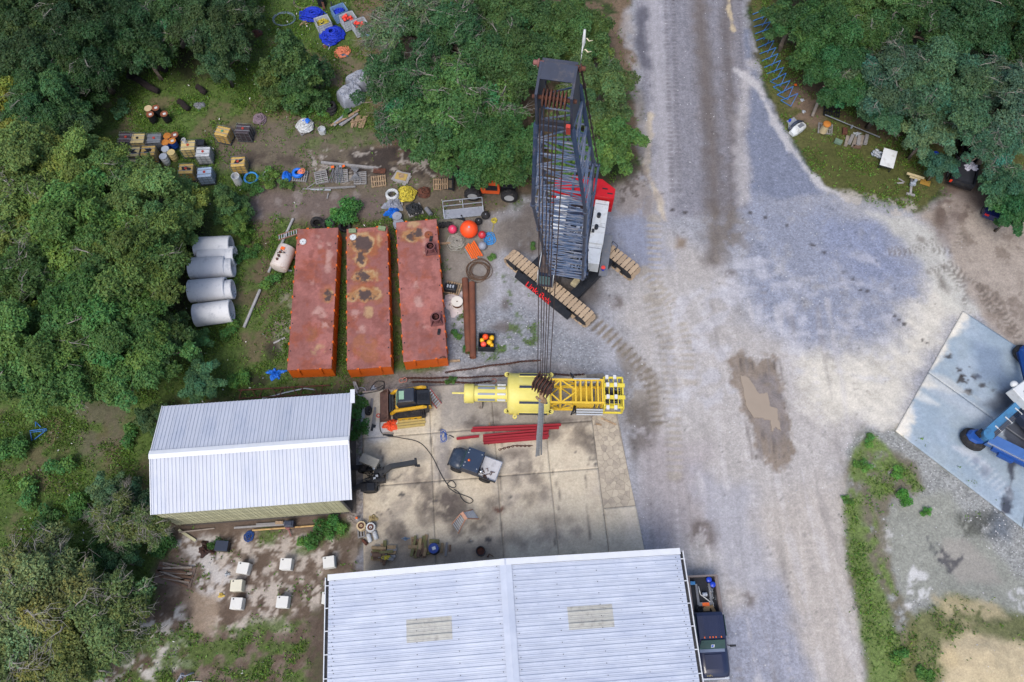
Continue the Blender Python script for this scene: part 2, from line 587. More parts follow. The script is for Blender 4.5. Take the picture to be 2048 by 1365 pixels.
def paint_ground(X, Y):
	p = Paint(X, Y, S(96, 92, 66, .72))
	full = [(-900, -700), (2900, -700), (2900, 2200), (-900, 2200)]
	p.poly(full, GRASSD, a=.9, n=0, thr=.5, tn=.35, seed=4, surf=(0, 1, 0))
	# left field
	p.poly([(-400, -300), (760, -300), (770, 250), (700, 290), (560, 330), (500, 420), (500, 560), (560, 650), (570, 760), (330, 800), (330, 1010), (360, 1060), (330, 1500), (-400, 1500)],
		GRASS, a=.95, soft=.6, n=1.2, surf=(0, 1, 0), var=.25)
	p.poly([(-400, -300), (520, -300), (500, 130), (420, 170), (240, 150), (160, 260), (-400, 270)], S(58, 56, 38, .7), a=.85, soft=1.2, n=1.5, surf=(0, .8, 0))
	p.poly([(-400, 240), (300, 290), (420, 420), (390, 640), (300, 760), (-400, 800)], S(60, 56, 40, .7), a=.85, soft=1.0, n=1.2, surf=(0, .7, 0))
	p.poly([(-300, 790), (330, 790), (300, 1080), (-300, 1100)], S(118, 104, 84, .7), a=.7, n=1.0, thr=.6, tn=.45, surf=(0, .3, 0), seed=21)
	p.poly([(160, 790), (260, 800), (250, 880), (180, 920), (140, 860)], S(120, 110, 98, .7), a=.7, n=1.0, soft=.7, thr=.42, tn=.8, surf=(0, .2, 0), seed=23)
	p.poly([(180, 200), (480, 180), (560, 60), (640, 110), (720, 130), (740, 230), (600, 260), (420, 280), (200, 260)], S(122, 112, 86, .7), a=.8, n=1, thr=.55, tn=.45, surf=(0, .3, 0), seed=25)
	p.poly([(640, 110), (720, 100), (760, 200), (690, 190), (620, 150)], S(138, 122, 104, .72), a=.75, soft=.7, n=1, thr=.42, tn=.8, surf=(0, .2, 0), seed=26)
	# dirt track and open dirt under the oak
	p.poly([(430, 262), (620, 225), (740, 262), (880, 330), (1060, 380), (1010, 432), (880, 425), (700, 440), (500, 440), (490, 392), (560, 340), (430, 345)],
		S(122, 111, 98, .72), a=.95, soft=.6, n=1.0, surf=(0, .25, 0), var=.25)
	p.poly([(700, -50), (1260, -50), (1280, 300), (1060, 390), (760, 300)], S(138, 116, 98, .72), a=.85, soft=.8, n=1.2, thr=.4, tn=.5, surf=(0, .3, 0), seed=31)
	p.poly([(560, 255), (720, 250), (760, 290), (600, 300)], GRASS, a=.6, n=.8, thr=.5, tn=1.0, surf=(0, 1, 0), seed=33)
	p.poly([(660, 318), (740, 292), (860, 290), (905, 330), (860, 356), (720, 350), (640, 345)], S(70, 62, 60, .7), a=.9, soft=.35, n=.8, thr=.42, tn=.9, surf=(.2, 0, 0), seed=34)
	p.poly([(440, 300), (640, 310), (660, 330), (480, 330)], S(88, 78, 70, .7), a=.8, soft=.2, n=.5, thr=.5, tn=1.2, seed=35)
	p.poly([(620, 300), (900, 290), (900, 370), (620, 370)], S(196, 188, 180, .75), a=.75, soft=.3, n=.4, thr=.63, tn=1.6, tsoft=.04, seed=36)
	p.poly([(500, 385), (780, 392), (770, 445), (500, 450)], S(126, 112, 106, .72), a=.9, soft=.4, n=.6, surf=(0, .1, 0), seed=37)
	for k in range(6):
		x = 520 + 38 * k
		p.line([(x, 388), (x - 4, 440)], .5, S(165, 155, 150, .72), a=.55, n=.4, thr=.46, tn=1.4, seed=38 + k)
	# between pipes, tank and barges
	p.poly([(470, 440), (800, 440), (900, 470), (905, 740), (720, 790), (560, 790), (460, 700), (470, 560)], S(116, 104, 82, .72), a=.85, soft=.6, n=1, surf=(0, .35, 0), var=.25, seed=41)
	p.poly([(470, 440), (800, 440), (900, 470), (905, 740), (720, 790), (460, 780), (400, 700), (420, 560)], GRASS, a=.85, soft=.6, n=1, thr=.46, tn=.7, surf=(0, 1, 0), seed=42)
	p.poly([(560, 580), (600, 590), (580, 720), (540, 700)], S(176, 168, 158, .75), a=.6, soft=.3, n=.5, thr=.52, tn=1.2, seed=43)
	p.blob(545, 700, 16, 18, S(58, 50, 46, .7), a=.8, soft=.3, n=.4, seed=44)
	p.blob(518, 762, 18, 12, S(56, 50, 44, .7), a=.8, soft=.3, n=.4, seed=45)
	# south yard with white sand
	SY = [(340, 1055), (730, 1005), (726, 1145), (660, 1160), (655, 1500), (150, 1500), (200, 1330), (300, 1200)]
	p.poly(SY, S(134, 119, 107, .72), a=1, soft=.5, n=.9, surf=(0, .15, 0), var=.2, seed=51)
	p.poly([(600, 1040), (730, 1030), (720, 1150), (560, 1120)], S(160, 146, 132, .75), a=.8, soft=.6, n=.7, thr=.4, tn=.8, seed=52)
	p.poly(SY, S(104, 88, 76, .72), a=.8, soft=.4, n=.6, thr=.5, tn=1.6, tsoft=.05, seed=53, surf=(0, .3, 0))
	p.poly([(360, 1070), (420, 1070), (470, 1150), (440, 1190), (380, 1180)], S(212, 208, 206, .78), a=.9, soft=.25, n=.9, ns=1.2, thr=.44, tn=1.9, tsoft=.05, seed=54)
	p.poly([(440, 1060), (700, 1060), (660, 1150), (640, 1220), (420, 1280), (400, 1210)], S(204, 194, 184, .78), a=.85, soft=.3, n=.6, thr=.53, tn=1.8, tsoft=.04, seed=55)
	p.poly([(190, 1240), (360, 1220), (380, 1330), (240, 1365), (60, 1380), (120, 1290)], S(214, 210, 204, .78), a=.9, soft=.3, n=.8, thr=.51, tn=1.5, tsoft=.04, seed=56)
	p.poly([(380, 1180), (440, 1190), (430, 1270), (380, 1260)], S(168, 150, 132, .76), a=.85, soft=.3, n=.4, seed=57)
	p.blob(566, 1256, 22, 12, S(205, 195, 180, .78), a=.85, soft=.25, n=.5, seed=58)
	p.poly([(240, 1280), (655, 1220), (655, 1500), (200, 1500)], GRASS, a=.85, soft=.4, n=.8, thr=.48, tn=1.4, surf=(0, 1, 0), seed=59)
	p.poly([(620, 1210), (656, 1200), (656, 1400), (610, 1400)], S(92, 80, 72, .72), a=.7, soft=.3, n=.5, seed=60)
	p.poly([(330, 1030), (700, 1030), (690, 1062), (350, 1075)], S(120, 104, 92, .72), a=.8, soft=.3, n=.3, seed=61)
	p.poly([(520, 1050), (700, 1040), (700, 1075), (600, 1110), (500, 1110)], GRASS, a=.8, soft=.3, n=.5, thr=.52, tn=.9, surf=(0, 1, 0), seed=62)
	p.poly([(700, 780), (728, 780), (730, 1060), (694, 1040)], S(150, 140, 132, .75), a=.95, soft=.15, n=.2, surf=(0, 0, 1), seed=63)
	p.poly([(700, 780), (735, 785), (730, 905), (700, 900)], GRASS, a=.95, soft=.2, n=.4, thr=.42, tn=1.2, surf=(0, 1, 0), seed=64)
	# -------- the yard
	YARD = [(1248, -300), (1262, 60), (1285, 220), (1300, 330), (1195, 405), (1050, 395), (985, 432), (950, 470), (905, 560), (890, 660), (900, 745), (728, 775), (728, 1145), (700, 1500),
			(1752, 1500), (1728, 1300), (1692, 1100), (1685, 1000), (1690, 900), (1740, 855), (1800, 865), (2100, 1080), (2600, 1200), (2600, 560), (2050, 470), (1985, 400), (1900, 385), (1850, 420), (1745, 402),
			(1660, 385), (1610, 330), (1560, 250), (1520, 160), (1497, 60), (1478, -300)]
	p.poly(YARD, GRAV, a=1, soft=.45, n=1.1, ns=.8, surf=(0, 0, .35), var=.14, seed=71)
	# lighter, driven sand-coloured lanes
	p.poly([(1290, 430), (1440, 520), (1480, 640), (1700, 780), (1700, 1000), (1690, 1100), (1745, 1500), (1560, 1500), (1480, 1250), (1330, 1050), (1290, 850), (1230, 640)], LIGHT, a=.85, soft=1.6, n=1.6, ns=.35, surf=(0, 0, .15), var=.12, seed=72)
	p.poly([(1500, 1000), (1690, 960), (1740, 1380), (1640, 1380), (1540, 1150)], S(196, 188, 180, .8), a=.8, soft=1.2, n=1.0, surf=(0, 0, .1), seed=73)
	p.poly([(1300, 560), (1420, 560), (1430, 800), (1330, 900), (1290, 700)], S(192, 188, 186, .8), a=.7, soft=.9, n=1.2, thr=.4, tn=.5, seed=74)
	# pinkish dust by the pad
	p.poly([(1270, 850), (1420, 900), (1430, 1080), (1300, 1090)], S(176, 168, 170, .78), a=.7, soft=1, n=1, seed=75)
	# blue gravel
	p.poly([(1470, 385), (1660, 395), (1760, 440), (1830, 530), (1850, 580), (1790, 680), (1700, 710), (1600, 690), (1520, 620), (1480, 500)], BLUE, a=.8, soft=1.6, n=2.0, ns=.45, thr=.33, tn=.7, tsoft=.16, surf=(0, 0, .4), seed=76)
	p.poly([(1630, 440), (1760, 440), (1820, 540), (1760, 580), (1660, 520)], S(138, 148, 176, .78), a=.6, soft=.9, n=1.0, thr=.4, tn=.7, surf=(0, 0, .4), seed=77)
	p.poly([(1478, 60), (1495, 60), (1520, 160), (1560, 250), (1610, 330), (1640, 385), (1560, 400), (1500, 380), (1490, 250)], S(130, 138, 160, .76), a=.9, soft=.4, n=.6, surf=(0, 0, .4), seed=78)
	p.poly([(1290, 400), (1250, 420), (1210, 470), (1300, 560), (1330, 520)], S(156, 164, 188, .78), a=.8, soft=1, n=1.4, seed=79)
	p.poly([(960, 600), (1080, 620), (1180, 690), (1190, 740), (920, 745), (900, 700)], S(146, 150, 158, .78), a=.8, soft=.7, n=.9, surf=(0, 0, .7), seed=80)
	p.poly([(1430, 1240), (1560, 1150), (1640, 1365), (1640, 1500), (1440, 1500)], S(156, 162, 182, .78), a=.75, soft=1.0, n=1.0, surf=(0, 0, .4), seed=81)
	p.poly([(1390, 940), (1500, 980), (1560, 1180), (1450, 1180)], S(176, 178, 190, .78), a=.6, soft=1.0, n=1.0, seed=82)
	# old road north: wheel lanes
	p.poly([(1262, -200), (1480, -200), (1490, 60), (1500, 420), (1320, 440), (1290, 250)], S(146, 145, 154, .76), a=.9, soft=.4, n=.5, surf=(0, 0, .4), seed=83)
	p.line([(1300, -100), (1312, 60), (1325, 250), (1330, 420)], 1.7, S(186, 184, 190, .8), a=.75, soft=.6, n=.6, seed=84)
	p.line([(1285, 20), (1280, 80), (1290, 130)], .9, S(96, 96, 108, .76), a=.8, soft=.4, n=.4, seed=85)
	p.line([(1395, -100), (1405, 100), (1425, 300), (1432, 450), (1425, 520)], 1.3, S(116, 106, 100, .74), a=.8, soft=.7, n=.5, seed=86)
	p.line([(1452, -100), (1455, 60), (1466, 300), (1460, 470)], 1.0, S(118, 110, 108, .74), a=.75, soft=.6, n=.5, seed=87)
	p.line([(1460, -50), (1458, 20), (1468, 60)], .35, S(206, 190, 160, .8), a=.9, soft=.1, n=.3, seed=88)
	for k, x in enumerate((1330, 1345, 1448, 1476)):
		p.line([(x, -50), (x + 6, 150), (x + 14, 380)], .35, S(112, 108, 112, .74), a=.5, soft=.12, n=.2, tread=.42, seed=89 + k)
	p.line([(1500, 130), (1478, 250), (1488, 400)], .8, S(196, 192, 192, .8), a=.7, soft=.5, n=.5, seed=93)
	p.poly([(1355, 470), (1375, 478), (1372, 500), (1352, 495)], S(150, 126, 98, .75), a=.7, soft=.3, n=.4, seed=94)
	p.poly([(1400, 430), (1480, 400), (1500, 500), (1430, 520)], S(128, 118, 108, .75), a=.6, soft=.8, n=.8, thr=.45, tn=1, seed=95)
	# edge of the grass: pale washed sand rim
	p.line([(1475, 140), (1512, 168), (1560, 265), (1600, 320), (1640, 370), (1700, 398)], .5, S(208, 206, 208, .8), a=.8, soft=.2, n=.4, seed=96)
	p.line([(1300, 230), (1296, 290), (1290, 335), (1305, 370), (1330, 440)], .4, S(214, 200, 178, .8), a=.85, soft=.15, n=.35, seed=97)
	p.poly([(1258, 10), (1290, 230), (1300, 330), (1280, 340), (1268, 200), (1240, 60)], S(182, 176, 174, .78), a=.7, soft=.3, n=.6, thr=.42, tn=.9, seed=98)
	p.poly([(1190, 400), (1290, 340), (1330, 390), (1300, 430), (1220, 430)], S(168, 158, 152, .76), a=.8, soft=.6, n=.8, thr=.38, tn=.9, seed=99)
	p.poly([(1190, 340), (1290, 320), (1300, 400), (1190, 420)], S(96, 84, 78, .74), a=.7, soft=.4, n=.5, thr=.57, tn=2.0, tsoft=.05, seed=100)
	# cream sand
	p.poly([(1600, 715), (1720, 700), (1800, 700), (1850, 560), (1910, 560), (1935, 625), (1830, 735), (1800, 800), (1800, 865), (1740, 850), (1650, 845), (1610, 800)], SANDC, a=.9, soft=1.2, n=1.5, var=.1, seed=101)
	p.poly([(1620, 720), (1760, 720), (1750, 800), (1640, 790)], S(168, 160, 150, .78), a=.6, soft=.5, n=.7, thr=.52, tn=.6, seed=102)
	p.poly([(1830, 440), (1890, 480), (1930, 570), (1960, 620), (1900, 620), (1850, 540), (1800, 470), (1700, 410)], S(208, 206, 196, .8), a=.7, soft=.5, n=.7, seed=103)
	# brown sand north-east
	p.poly([(1830, 430), (1900, 380), (2100, 390), (2400, 500), (2400, 900), (2060, 720), (1960, 630), (1890, 480)], S(178, 166, 154, .78), a=.95, soft=.6, n=.8, surf=(0, 0, .2), var=.15, seed=104)
	p.poly([(1880, 380), (1960, 370), (1950, 430), (1890, 480), (1860, 440)], S(104, 88, 80, .74), a=.85, soft=.6, n=.7, thr=.42, tn=.6, seed=105)
	p.poly([(1900, 400), (2050, 480), (2050, 700), (1960, 620)], S(120, 106, 96, .74), a=.6, soft=.5, n=.7, thr=.56, tn=.9, seed=106)
	for k, pts in enumerate(([(1760, 505), (1830, 502), (1880, 480), (1890, 450)], [(1870, 500), (1910, 500), (1925, 470)], [(1890, 535), (1920, 560), (1930, 600)], [(1860, 545), (1900, 530), (1960, 580), (1990, 640)], [(1930, 600), (1965, 640)], [(1940, 560), (1990, 600), (2040, 680)])):
		p.line(pts, .75, S(106, 96, 88, .74), a=.55, thr=.42, tn=.8, soft=.12, n=.15, tread=.38, skew=.5, seed=110 + k)
	p.blob(1842, 478, 9, 7, S(120, 112, 104, .75), a=.7, soft=.2, n=.3, seed=117)
	p.poly([(1870, 540), (1895, 560), (1900, 590), (1875, 575)], S(110, 100, 92, .75), a=.7, soft=.3, n=.5, seed=118)
	# tracks of the crawler crane
	for k, pts in enumerate(([(1185, 640), (1250, 700), (1290, 745), (1310, 790), (1322, 850)], [(1290, 545), (1345, 610), (1370, 680), (1380, 760)], [(1308, 440), (1310, 540), (1316, 600)], [(1300, 600), (1335, 690), (1345, 800), (1350, 950)])):
		p.line(pts, 1.0, S(206, 198, 186, .8), a=.7, soft=.15, n=.15, tread=.48, seed=120 + k)
		p.line(pts, 1.15, S(120, 108, 96, .72), a=.30 if k else .8, soft=.15, n=.2, tread=.48, seed=124 + k)
	p.poly([(1205, 660), (1260, 690), (1320, 770), (1310, 860), (1255, 840), (1250, 760)], S(150, 140, 128, .76), a=.7, soft=.4, n=.6, thr=.44, tn=1, seed=130)
	p.poly([(1245, 810), (1300, 800), (1310, 880), (1270, 920), (1250, 880)], S(110, 102, 96, .74), a=.75, soft=.6, n=.6, thr=.4, tn=.7, seed=131)
	for k in range(16):     # faint wheel arcs over the yard
		x0 = 1290 + 26 * k
		p.line([(x0, 560 + 20 * (k % 3)), (x0 + 30, 760), (x0 + 60, 980), (x0 + 90 + 8 * k, 1365)], .28, S(150, 144, 142, .76) if k % 2 else S(214, 210, 210, .8), a=.42, soft=.12, n=.5, ns=.4, thr=.45, tn=.3, tread=.5 if k % 3 == 0 else None, seed=132 + k)
	for k in range(10):
		y0 = 470 + 26 * k
		p.line([(1340, y0 + 150), (1480, y0 + 60), (1640, y0 + 30), (1780, y0 + 60)], .35, S(206, 206, 214, .8), a=.5, soft=.3, n=1.2, ns=.5, thr=.5, tn=.8, seed=150 + k)
	# debris line of dark crumbs, south-east from the lane
	for k, (x, y) in enumerate([(1500, 425), (1530, 435), (1575, 450), (1625, 490), (1648, 505), (1690, 545), (1705, 558), (1722, 580), (1735, 582), (1790, 632), (1800, 640), (1808, 648), (1845, 680), (1855, 686), (1370, 425), (1345, 420)]):
		p.blob(x, y, 4.5, 3, S(70, 62, 60, .7), a=.8, soft=.06, n=.15, ns=3, seed=160 + k)
	# mud patch
	p.poly([(1450, 722), (1480, 708), (1515, 722), (1530, 704), (1550, 712), (1560, 760), (1572, 830), (1588, 900), (1580, 930), (1552, 935), (1520, 915), (1495, 830), (1470, 780)], S(150, 137, 125, .78), a=1, soft=.22, n=.75, ns=1.6, surf=(.35, 0, 0), var=.12, seed=170)
	for k in range(9):
		p.line([(1470 + 11 * k, 720), (1485 + 11 * k, 800), (1505 + 9 * k, 915)], .16, S(104, 95, 90, .72) if k % 2 else S(146, 138, 134, .76), a=.7, soft=.07, n=.2, surf=(.5, 0, 0), thr=.46, tn=1.0, seed=171 + k)
	p.poly([(1478, 745), (1530, 770), (1562, 815), (1566, 870), (1540, 872), (1512, 850), (1486, 800)], S(164, 150, 136, .76), a=.8, soft=.25, n=.6, surf=(.6, 0, 0), seed=240)
	p.poly([(1485, 755), (1560, 750), (1575, 850), (1560, 900), (1530, 870), (1500, 820)], S(142, 136, 138, .76), a=.6, soft=.4, n=.5, surf=(.7, 0, 0), thr=.42, tn=1, seed=181)
	# stains
	for k, (x, y, rx, ry) in enumerate([(1402, 1068, 28, 30), (1500, 1198, 16, 14), (1460, 545, 14, 8), (1228, 600, 14, 10), (1236, 612, 12, 8), (1015, 655, 22, 18), (965, 545, 20, 10), (1010, 610, 14, 18), (1030, 470, 30, 40), (1060, 450, 24, 60), (990, 655, 12, 7)]):
		p.blob(x, y, rx, ry, S(110, 98, 92, .72), a=.75, soft=.4, n=.5, thr=.4, tn=1.4, seed=190 + k)
	p.poly([(1000, 432), (1110, 420), (1110, 560), (1060, 500), (1000, 500), (970, 480)], S(126, 120, 116, .74), a=.8, soft=.8, n=.7, seed=202)
	p.poly([(1110, 560), (1190, 545), (1210, 590), (1150, 640), (1110, 600)], S(98, 90, 86, .72), a=.85, soft=.8, n=.6, seed=203)
	p.poly([(890, 500), (950, 510), (960, 570), (900, 580)], S(172, 164, 156, .76), a=.85, soft=.4, n=.5, seed=204)
	p.poly([(900, 730), (1090, 715), (1180, 740), (1180, 765), (900, 770)], S(150, 146, 146, .76), a=.8, soft=.4, n=.5, surf=(0, 0, .5), seed=205)
	p.poly([(730, 740), (900, 745), (900, 775), (730, 800)], S(132, 124, 118, .74), a=.85, soft=.3, n=.4, surf=(0, 0, .5), seed=206)
	p.poly([(905, 738), (1000, 735), (990, 758), (900, 752)], S(208, 204, 202, .78), a=.7, soft=.2, n=.4, thr=.5, tn=1.5, seed=207)
	p.poly([(890, 520), (1060, 560), (1080, 700), (900, 740)], GRASS, a=.8, soft=.3, n=.3, thr=.64, tn=1.1, tsoft=.04, surf=(0, 1, 0), seed=208)
	p.poly([(880, 430), (990, 425), (1010, 470), (985, 540), (960, 600), (890, 640)], S(150, 142, 134, .75), a=.8, soft=.8, n=1.0, seed=209)
	# traffic streaks: along the road, and turning towards the apron
	idx = np.where((p.X > -1) & (p.X < 34) & (p.Y > -3) & (p.Y < 60) & (p.W[:, 1] < .3))[0]
	X, Y = p.X[idx], p.Y[idx]
	bend = X + 1.2 * fbm(X * .05 + 3, Y * .06, 51)
	st = .6 * fbm(bend * 2.6, Y * .05, 52, 4, .7) + .4 * fbm(bend * 5.5, Y * .14, 53, 3, .7)
	c0 = gnd(2060, 330)
	rr, aa = np.hypot(X - c0.x, Y - c0.y), np.arctan2(Y - c0.y, X - c0.x)
	s2 = fbm(rr * 2.2, aa * 2.2, 54, 4, .7)
	wgt = sstep(9, 15, X) * sstep(48, 40, Y) * sstep(8, 16, Y)
	f = 1 + .55 * ((st - .5) * (1 - .7 * wgt) + (s2 - .5) * .55 * wgt)
	spk = vnoise(X * 7.1, Y * 7.1, 55)
	f = f * (1 + .12 * (spk - .5)) * np.where(vnoise(X * 6.3 + 9, Y * 6.3, 56) > .965, .62, 1)
	p.C[idx] *= np.clip(f, .55, 1.4)[:, None]
	# -------- verge with small trees, north-east
	VERGE = [(1497, -300), (1505, 60), (1530, 160), (1570, 255), (1615, 322), (1650, 372), (1700, 392), (1760, 396), (1830, 425), (1870, 390), (1900, 360), (1990, 390), (2100, 430), (2600, 520), (2600, -300)]
	p.poly(VERGE, S(98, 100, 58, .74), a=1, soft=.15, n=.25, ns=1.5, surf=(0, .8, 0), var=.15, seed=210)
	p.poly([(1560, 180), (1650, 200), (1720, 260), (1900, 300), (1900, -300), (1540, -300)], S(112, 92, 78, .72), a=.8, soft=.8, n=1.0, thr=.42, tn=.6, surf=(0, .4, 0), seed=211)
	p.poly([(1560, 150), (1640, 190), (1650, 260), (1590, 240)], S(146, 122, 110, .74), a=.75, soft=.5, n=.6, thr=.42, tn=1.0, surf=(0, .3, 0), seed=212)
	p.poly([(1600, 310), (1680, 290), (1820, 340), (1830, 420), (1700, 395)], S(88, 94, 48, .74), a=.7, soft=.6, n=.6, surf=(0, .7, 0), seed=213)
	p.poly([(1640, 375), (1830, 400), (1830, 440), (1660, 400)], S(190, 184, 176, .78), a=.8, soft=.2, n=.5, thr=.54, tn=1.5, tsoft=.05, seed=214)
	p.poly([(1880, 330), (2100, 340), (2100, 440), (1960, 420), (1890, 390)], S(112, 96, 88, .72), a=.85, soft=.6, n=.6, seed=215)
	p.line([(1925, 395), (1890, 480)], 1.2, S(150, 138, 132, .75), a=.6, soft=.4, n=.4, seed=216)
	# -------- south-east island: weeds, gravel, drying puddles, sand mound
	p.poly([(1690, 905), (1735, 856), (1800, 866), (2100, 1082), (2600, 1400), (2600, 1900), (1770, 1600), (1735, 1330), (1695, 1120)], S(158, 160, 158, .78), a=1, soft=.15, n=.4, ns=1.2, surf=(0, 0, .8), var=.12, seed=220)
	p.poly([(1800, 990), (1900, 990), (1990, 1100), (2060, 1180), (2060, 1240), (1900, 1210), (1800, 1200), (1760, 1080)], S(160, 162, 152, .78), a=.9, soft=.4, n=.6, surf=(0, 0, .3), seed=221)
	p.poly([(1890, 1080), (1930, 1080), (1990, 1130), (2010, 1170), (1920, 1170), (1880, 1120)], S(168, 164, 156, .78), a=.9, soft=.25, n=.5, surf=(.3, 0, 0), seed=222)
	p.poly([(1850, 1075), (1880, 1090), (1905, 1125), (1940, 1100), (1900, 1150), (1860, 1100)], S(84, 84, 90, .7), a=.85, soft=.12, n=.4, ns=2, thr=.45, tn=2.2, surf=(.4, 0, 0), seed=223)
	p.poly([(1910, 1030), (2000, 1020), (1990, 1070), (1930, 1075)], S(78, 80, 74, .7), a=.8, soft=.5, n=.5, thr=.42, tn=1.5, surf=(0, .3, .5), seed=224)
	p.poly([(1985, 1010), (2030, 1035), (2020, 1085), (1980, 1070)], S(92, 104, 120, .72), a=.7, soft=.5, n=.4, surf=(.4, 0, .6), seed=225)
	for k, (x, y, rx, ry) in enumerate([(1770, 1080, 12, 26), (1835, 1170, 24, 30), (2030, 1185, 16, 12), (2040, 1215, 20, 10), (1815, 1215, 12, 10)]):
		p.blob(x, y, rx, ry, S(222, 222, 222, .8), a=.85, soft=.15, n=.5, ns=1.5, thr=.45, tn=2.0, seed=226 + k)
	p.poly([(1690, 930), (1740, 880), (1830, 920), (1850, 980), (1790, 1000), (1770, 1060), (1800, 1180), (1830, 1240), (1830, 1500), (1770, 1600), (1735, 1330), (1695, 1120)], S(122, 114, 92, .74), a=.85, soft=.3, n=.6, thr=.38, tn=.8, surf=(0, .5, 0), seed=232)
	GW = S(110, 130, 72, .88)
	p.poly([(1690, 1000), (1720, 990), (1735, 1110), (1770, 1200), (1800, 1300), (1850, 1420), (1760, 1500), (1735, 1330), (1695, 1120)], GW, a=.95, soft=.3, n=.5, surf=(0, 1, 0), var=.2, seed=233)
	p.poly([(1700, 900), (1740, 862), (1800, 930), (1850, 980), (1800, 990), (1740, 1000), (1790, 1190), (1740, 1200), (1690, 1010)], GW, a=.95, soft=.2, n=.5, thr=.5, tn=1.0, surf=(0, 1, 0), seed=234)
	p.poly([(1820, 1230), (1900, 1190), (2060, 1240), (2100, 1500), (1780, 1500)], S(120, 124, 74, .76), a=.9, soft=.4, n=.6, surf=(0, .9, 0), seed=235)
	p.poly([(1880, 1290), (1920, 1260), (2060, 1290), (2100, 1500), (1870, 1500)], S(206, 190, 158, .8), a=.95, soft=.4, n=.6, surf=(0, 0, .15), seed=236)
	p.poly([(1870, 1200), (1980, 1195), (2010, 1240), (1890, 1240)], S(204, 188, 152, .8), a=.8, soft=.4, n=.6, thr=.45, tn=1.2, surf=(0, 0, .1), seed=237)
	p.blob(1888, 1318, 16, 22, S(206, 188, 150, .8), a=.8, soft=.3, n=.5, seed=238)
	p.line([(1800, 866), (1900, 935), (2050, 1062)], .5, S(120, 124, 112, .75), a=.6, soft=.2, n=.4, thr=.5, tn=1.2, seed=239)
	return p
# ------------------------------------------------------------------ the ground sheet
gx = np.concatenate([[-900, -500, -250, -150, -100, -75, -60], np.arange(-50, 50.01, .14), [60, 75, 100, 150, 250, 500, 900]])
gy = np.concatenate([[-600, -300, -120, -60, -30, -15, -8], np.arange(-3, 60.01, .14), [70, 85, 110, 160, 250, 500, 900]])
GX, GY = np.meshgrid(gx, gy)
NXG, NYG = len(gx), len(gy)
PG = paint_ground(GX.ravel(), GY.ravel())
PG.C *= .79
def height(X, Y, grass):
	z = -0.05 * fbm(X * .8, Y * .8, 3) - .03 * fbm(X * 3, Y * 3, 9, 3)
	m = gnd(1975, 1310)
	z = z + 1.1 * np.exp(-(((X - m.x) / 3.4) ** 2 + ((Y - m.y) / 3.0) ** 2)) * (.75 + .5 * fbm(X * .7, Y * .7, 17))
	return z
GZ = height(PG.X, PG.Y, PG.W[:, 1])
# leave room under the paved slabs
ii, jj = np.meshgrid(np.arange(NYG - 1), np.arange(NXG - 1), indexing='ij')
a0 = (ii * NXG + jj).ravel()
ground_mat = painted_mat("ground_soil", grain=.18, gscale=8, bump=.55)
one = np.ones((len(GZ), 1), dtype=np.float32)
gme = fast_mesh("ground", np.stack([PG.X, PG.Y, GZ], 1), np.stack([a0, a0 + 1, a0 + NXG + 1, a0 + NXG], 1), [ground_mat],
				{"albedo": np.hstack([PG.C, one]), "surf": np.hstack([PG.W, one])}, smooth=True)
ground = bpy.data.objects.new("ground", gme)
link(ground)
tag(ground, kind='structure')
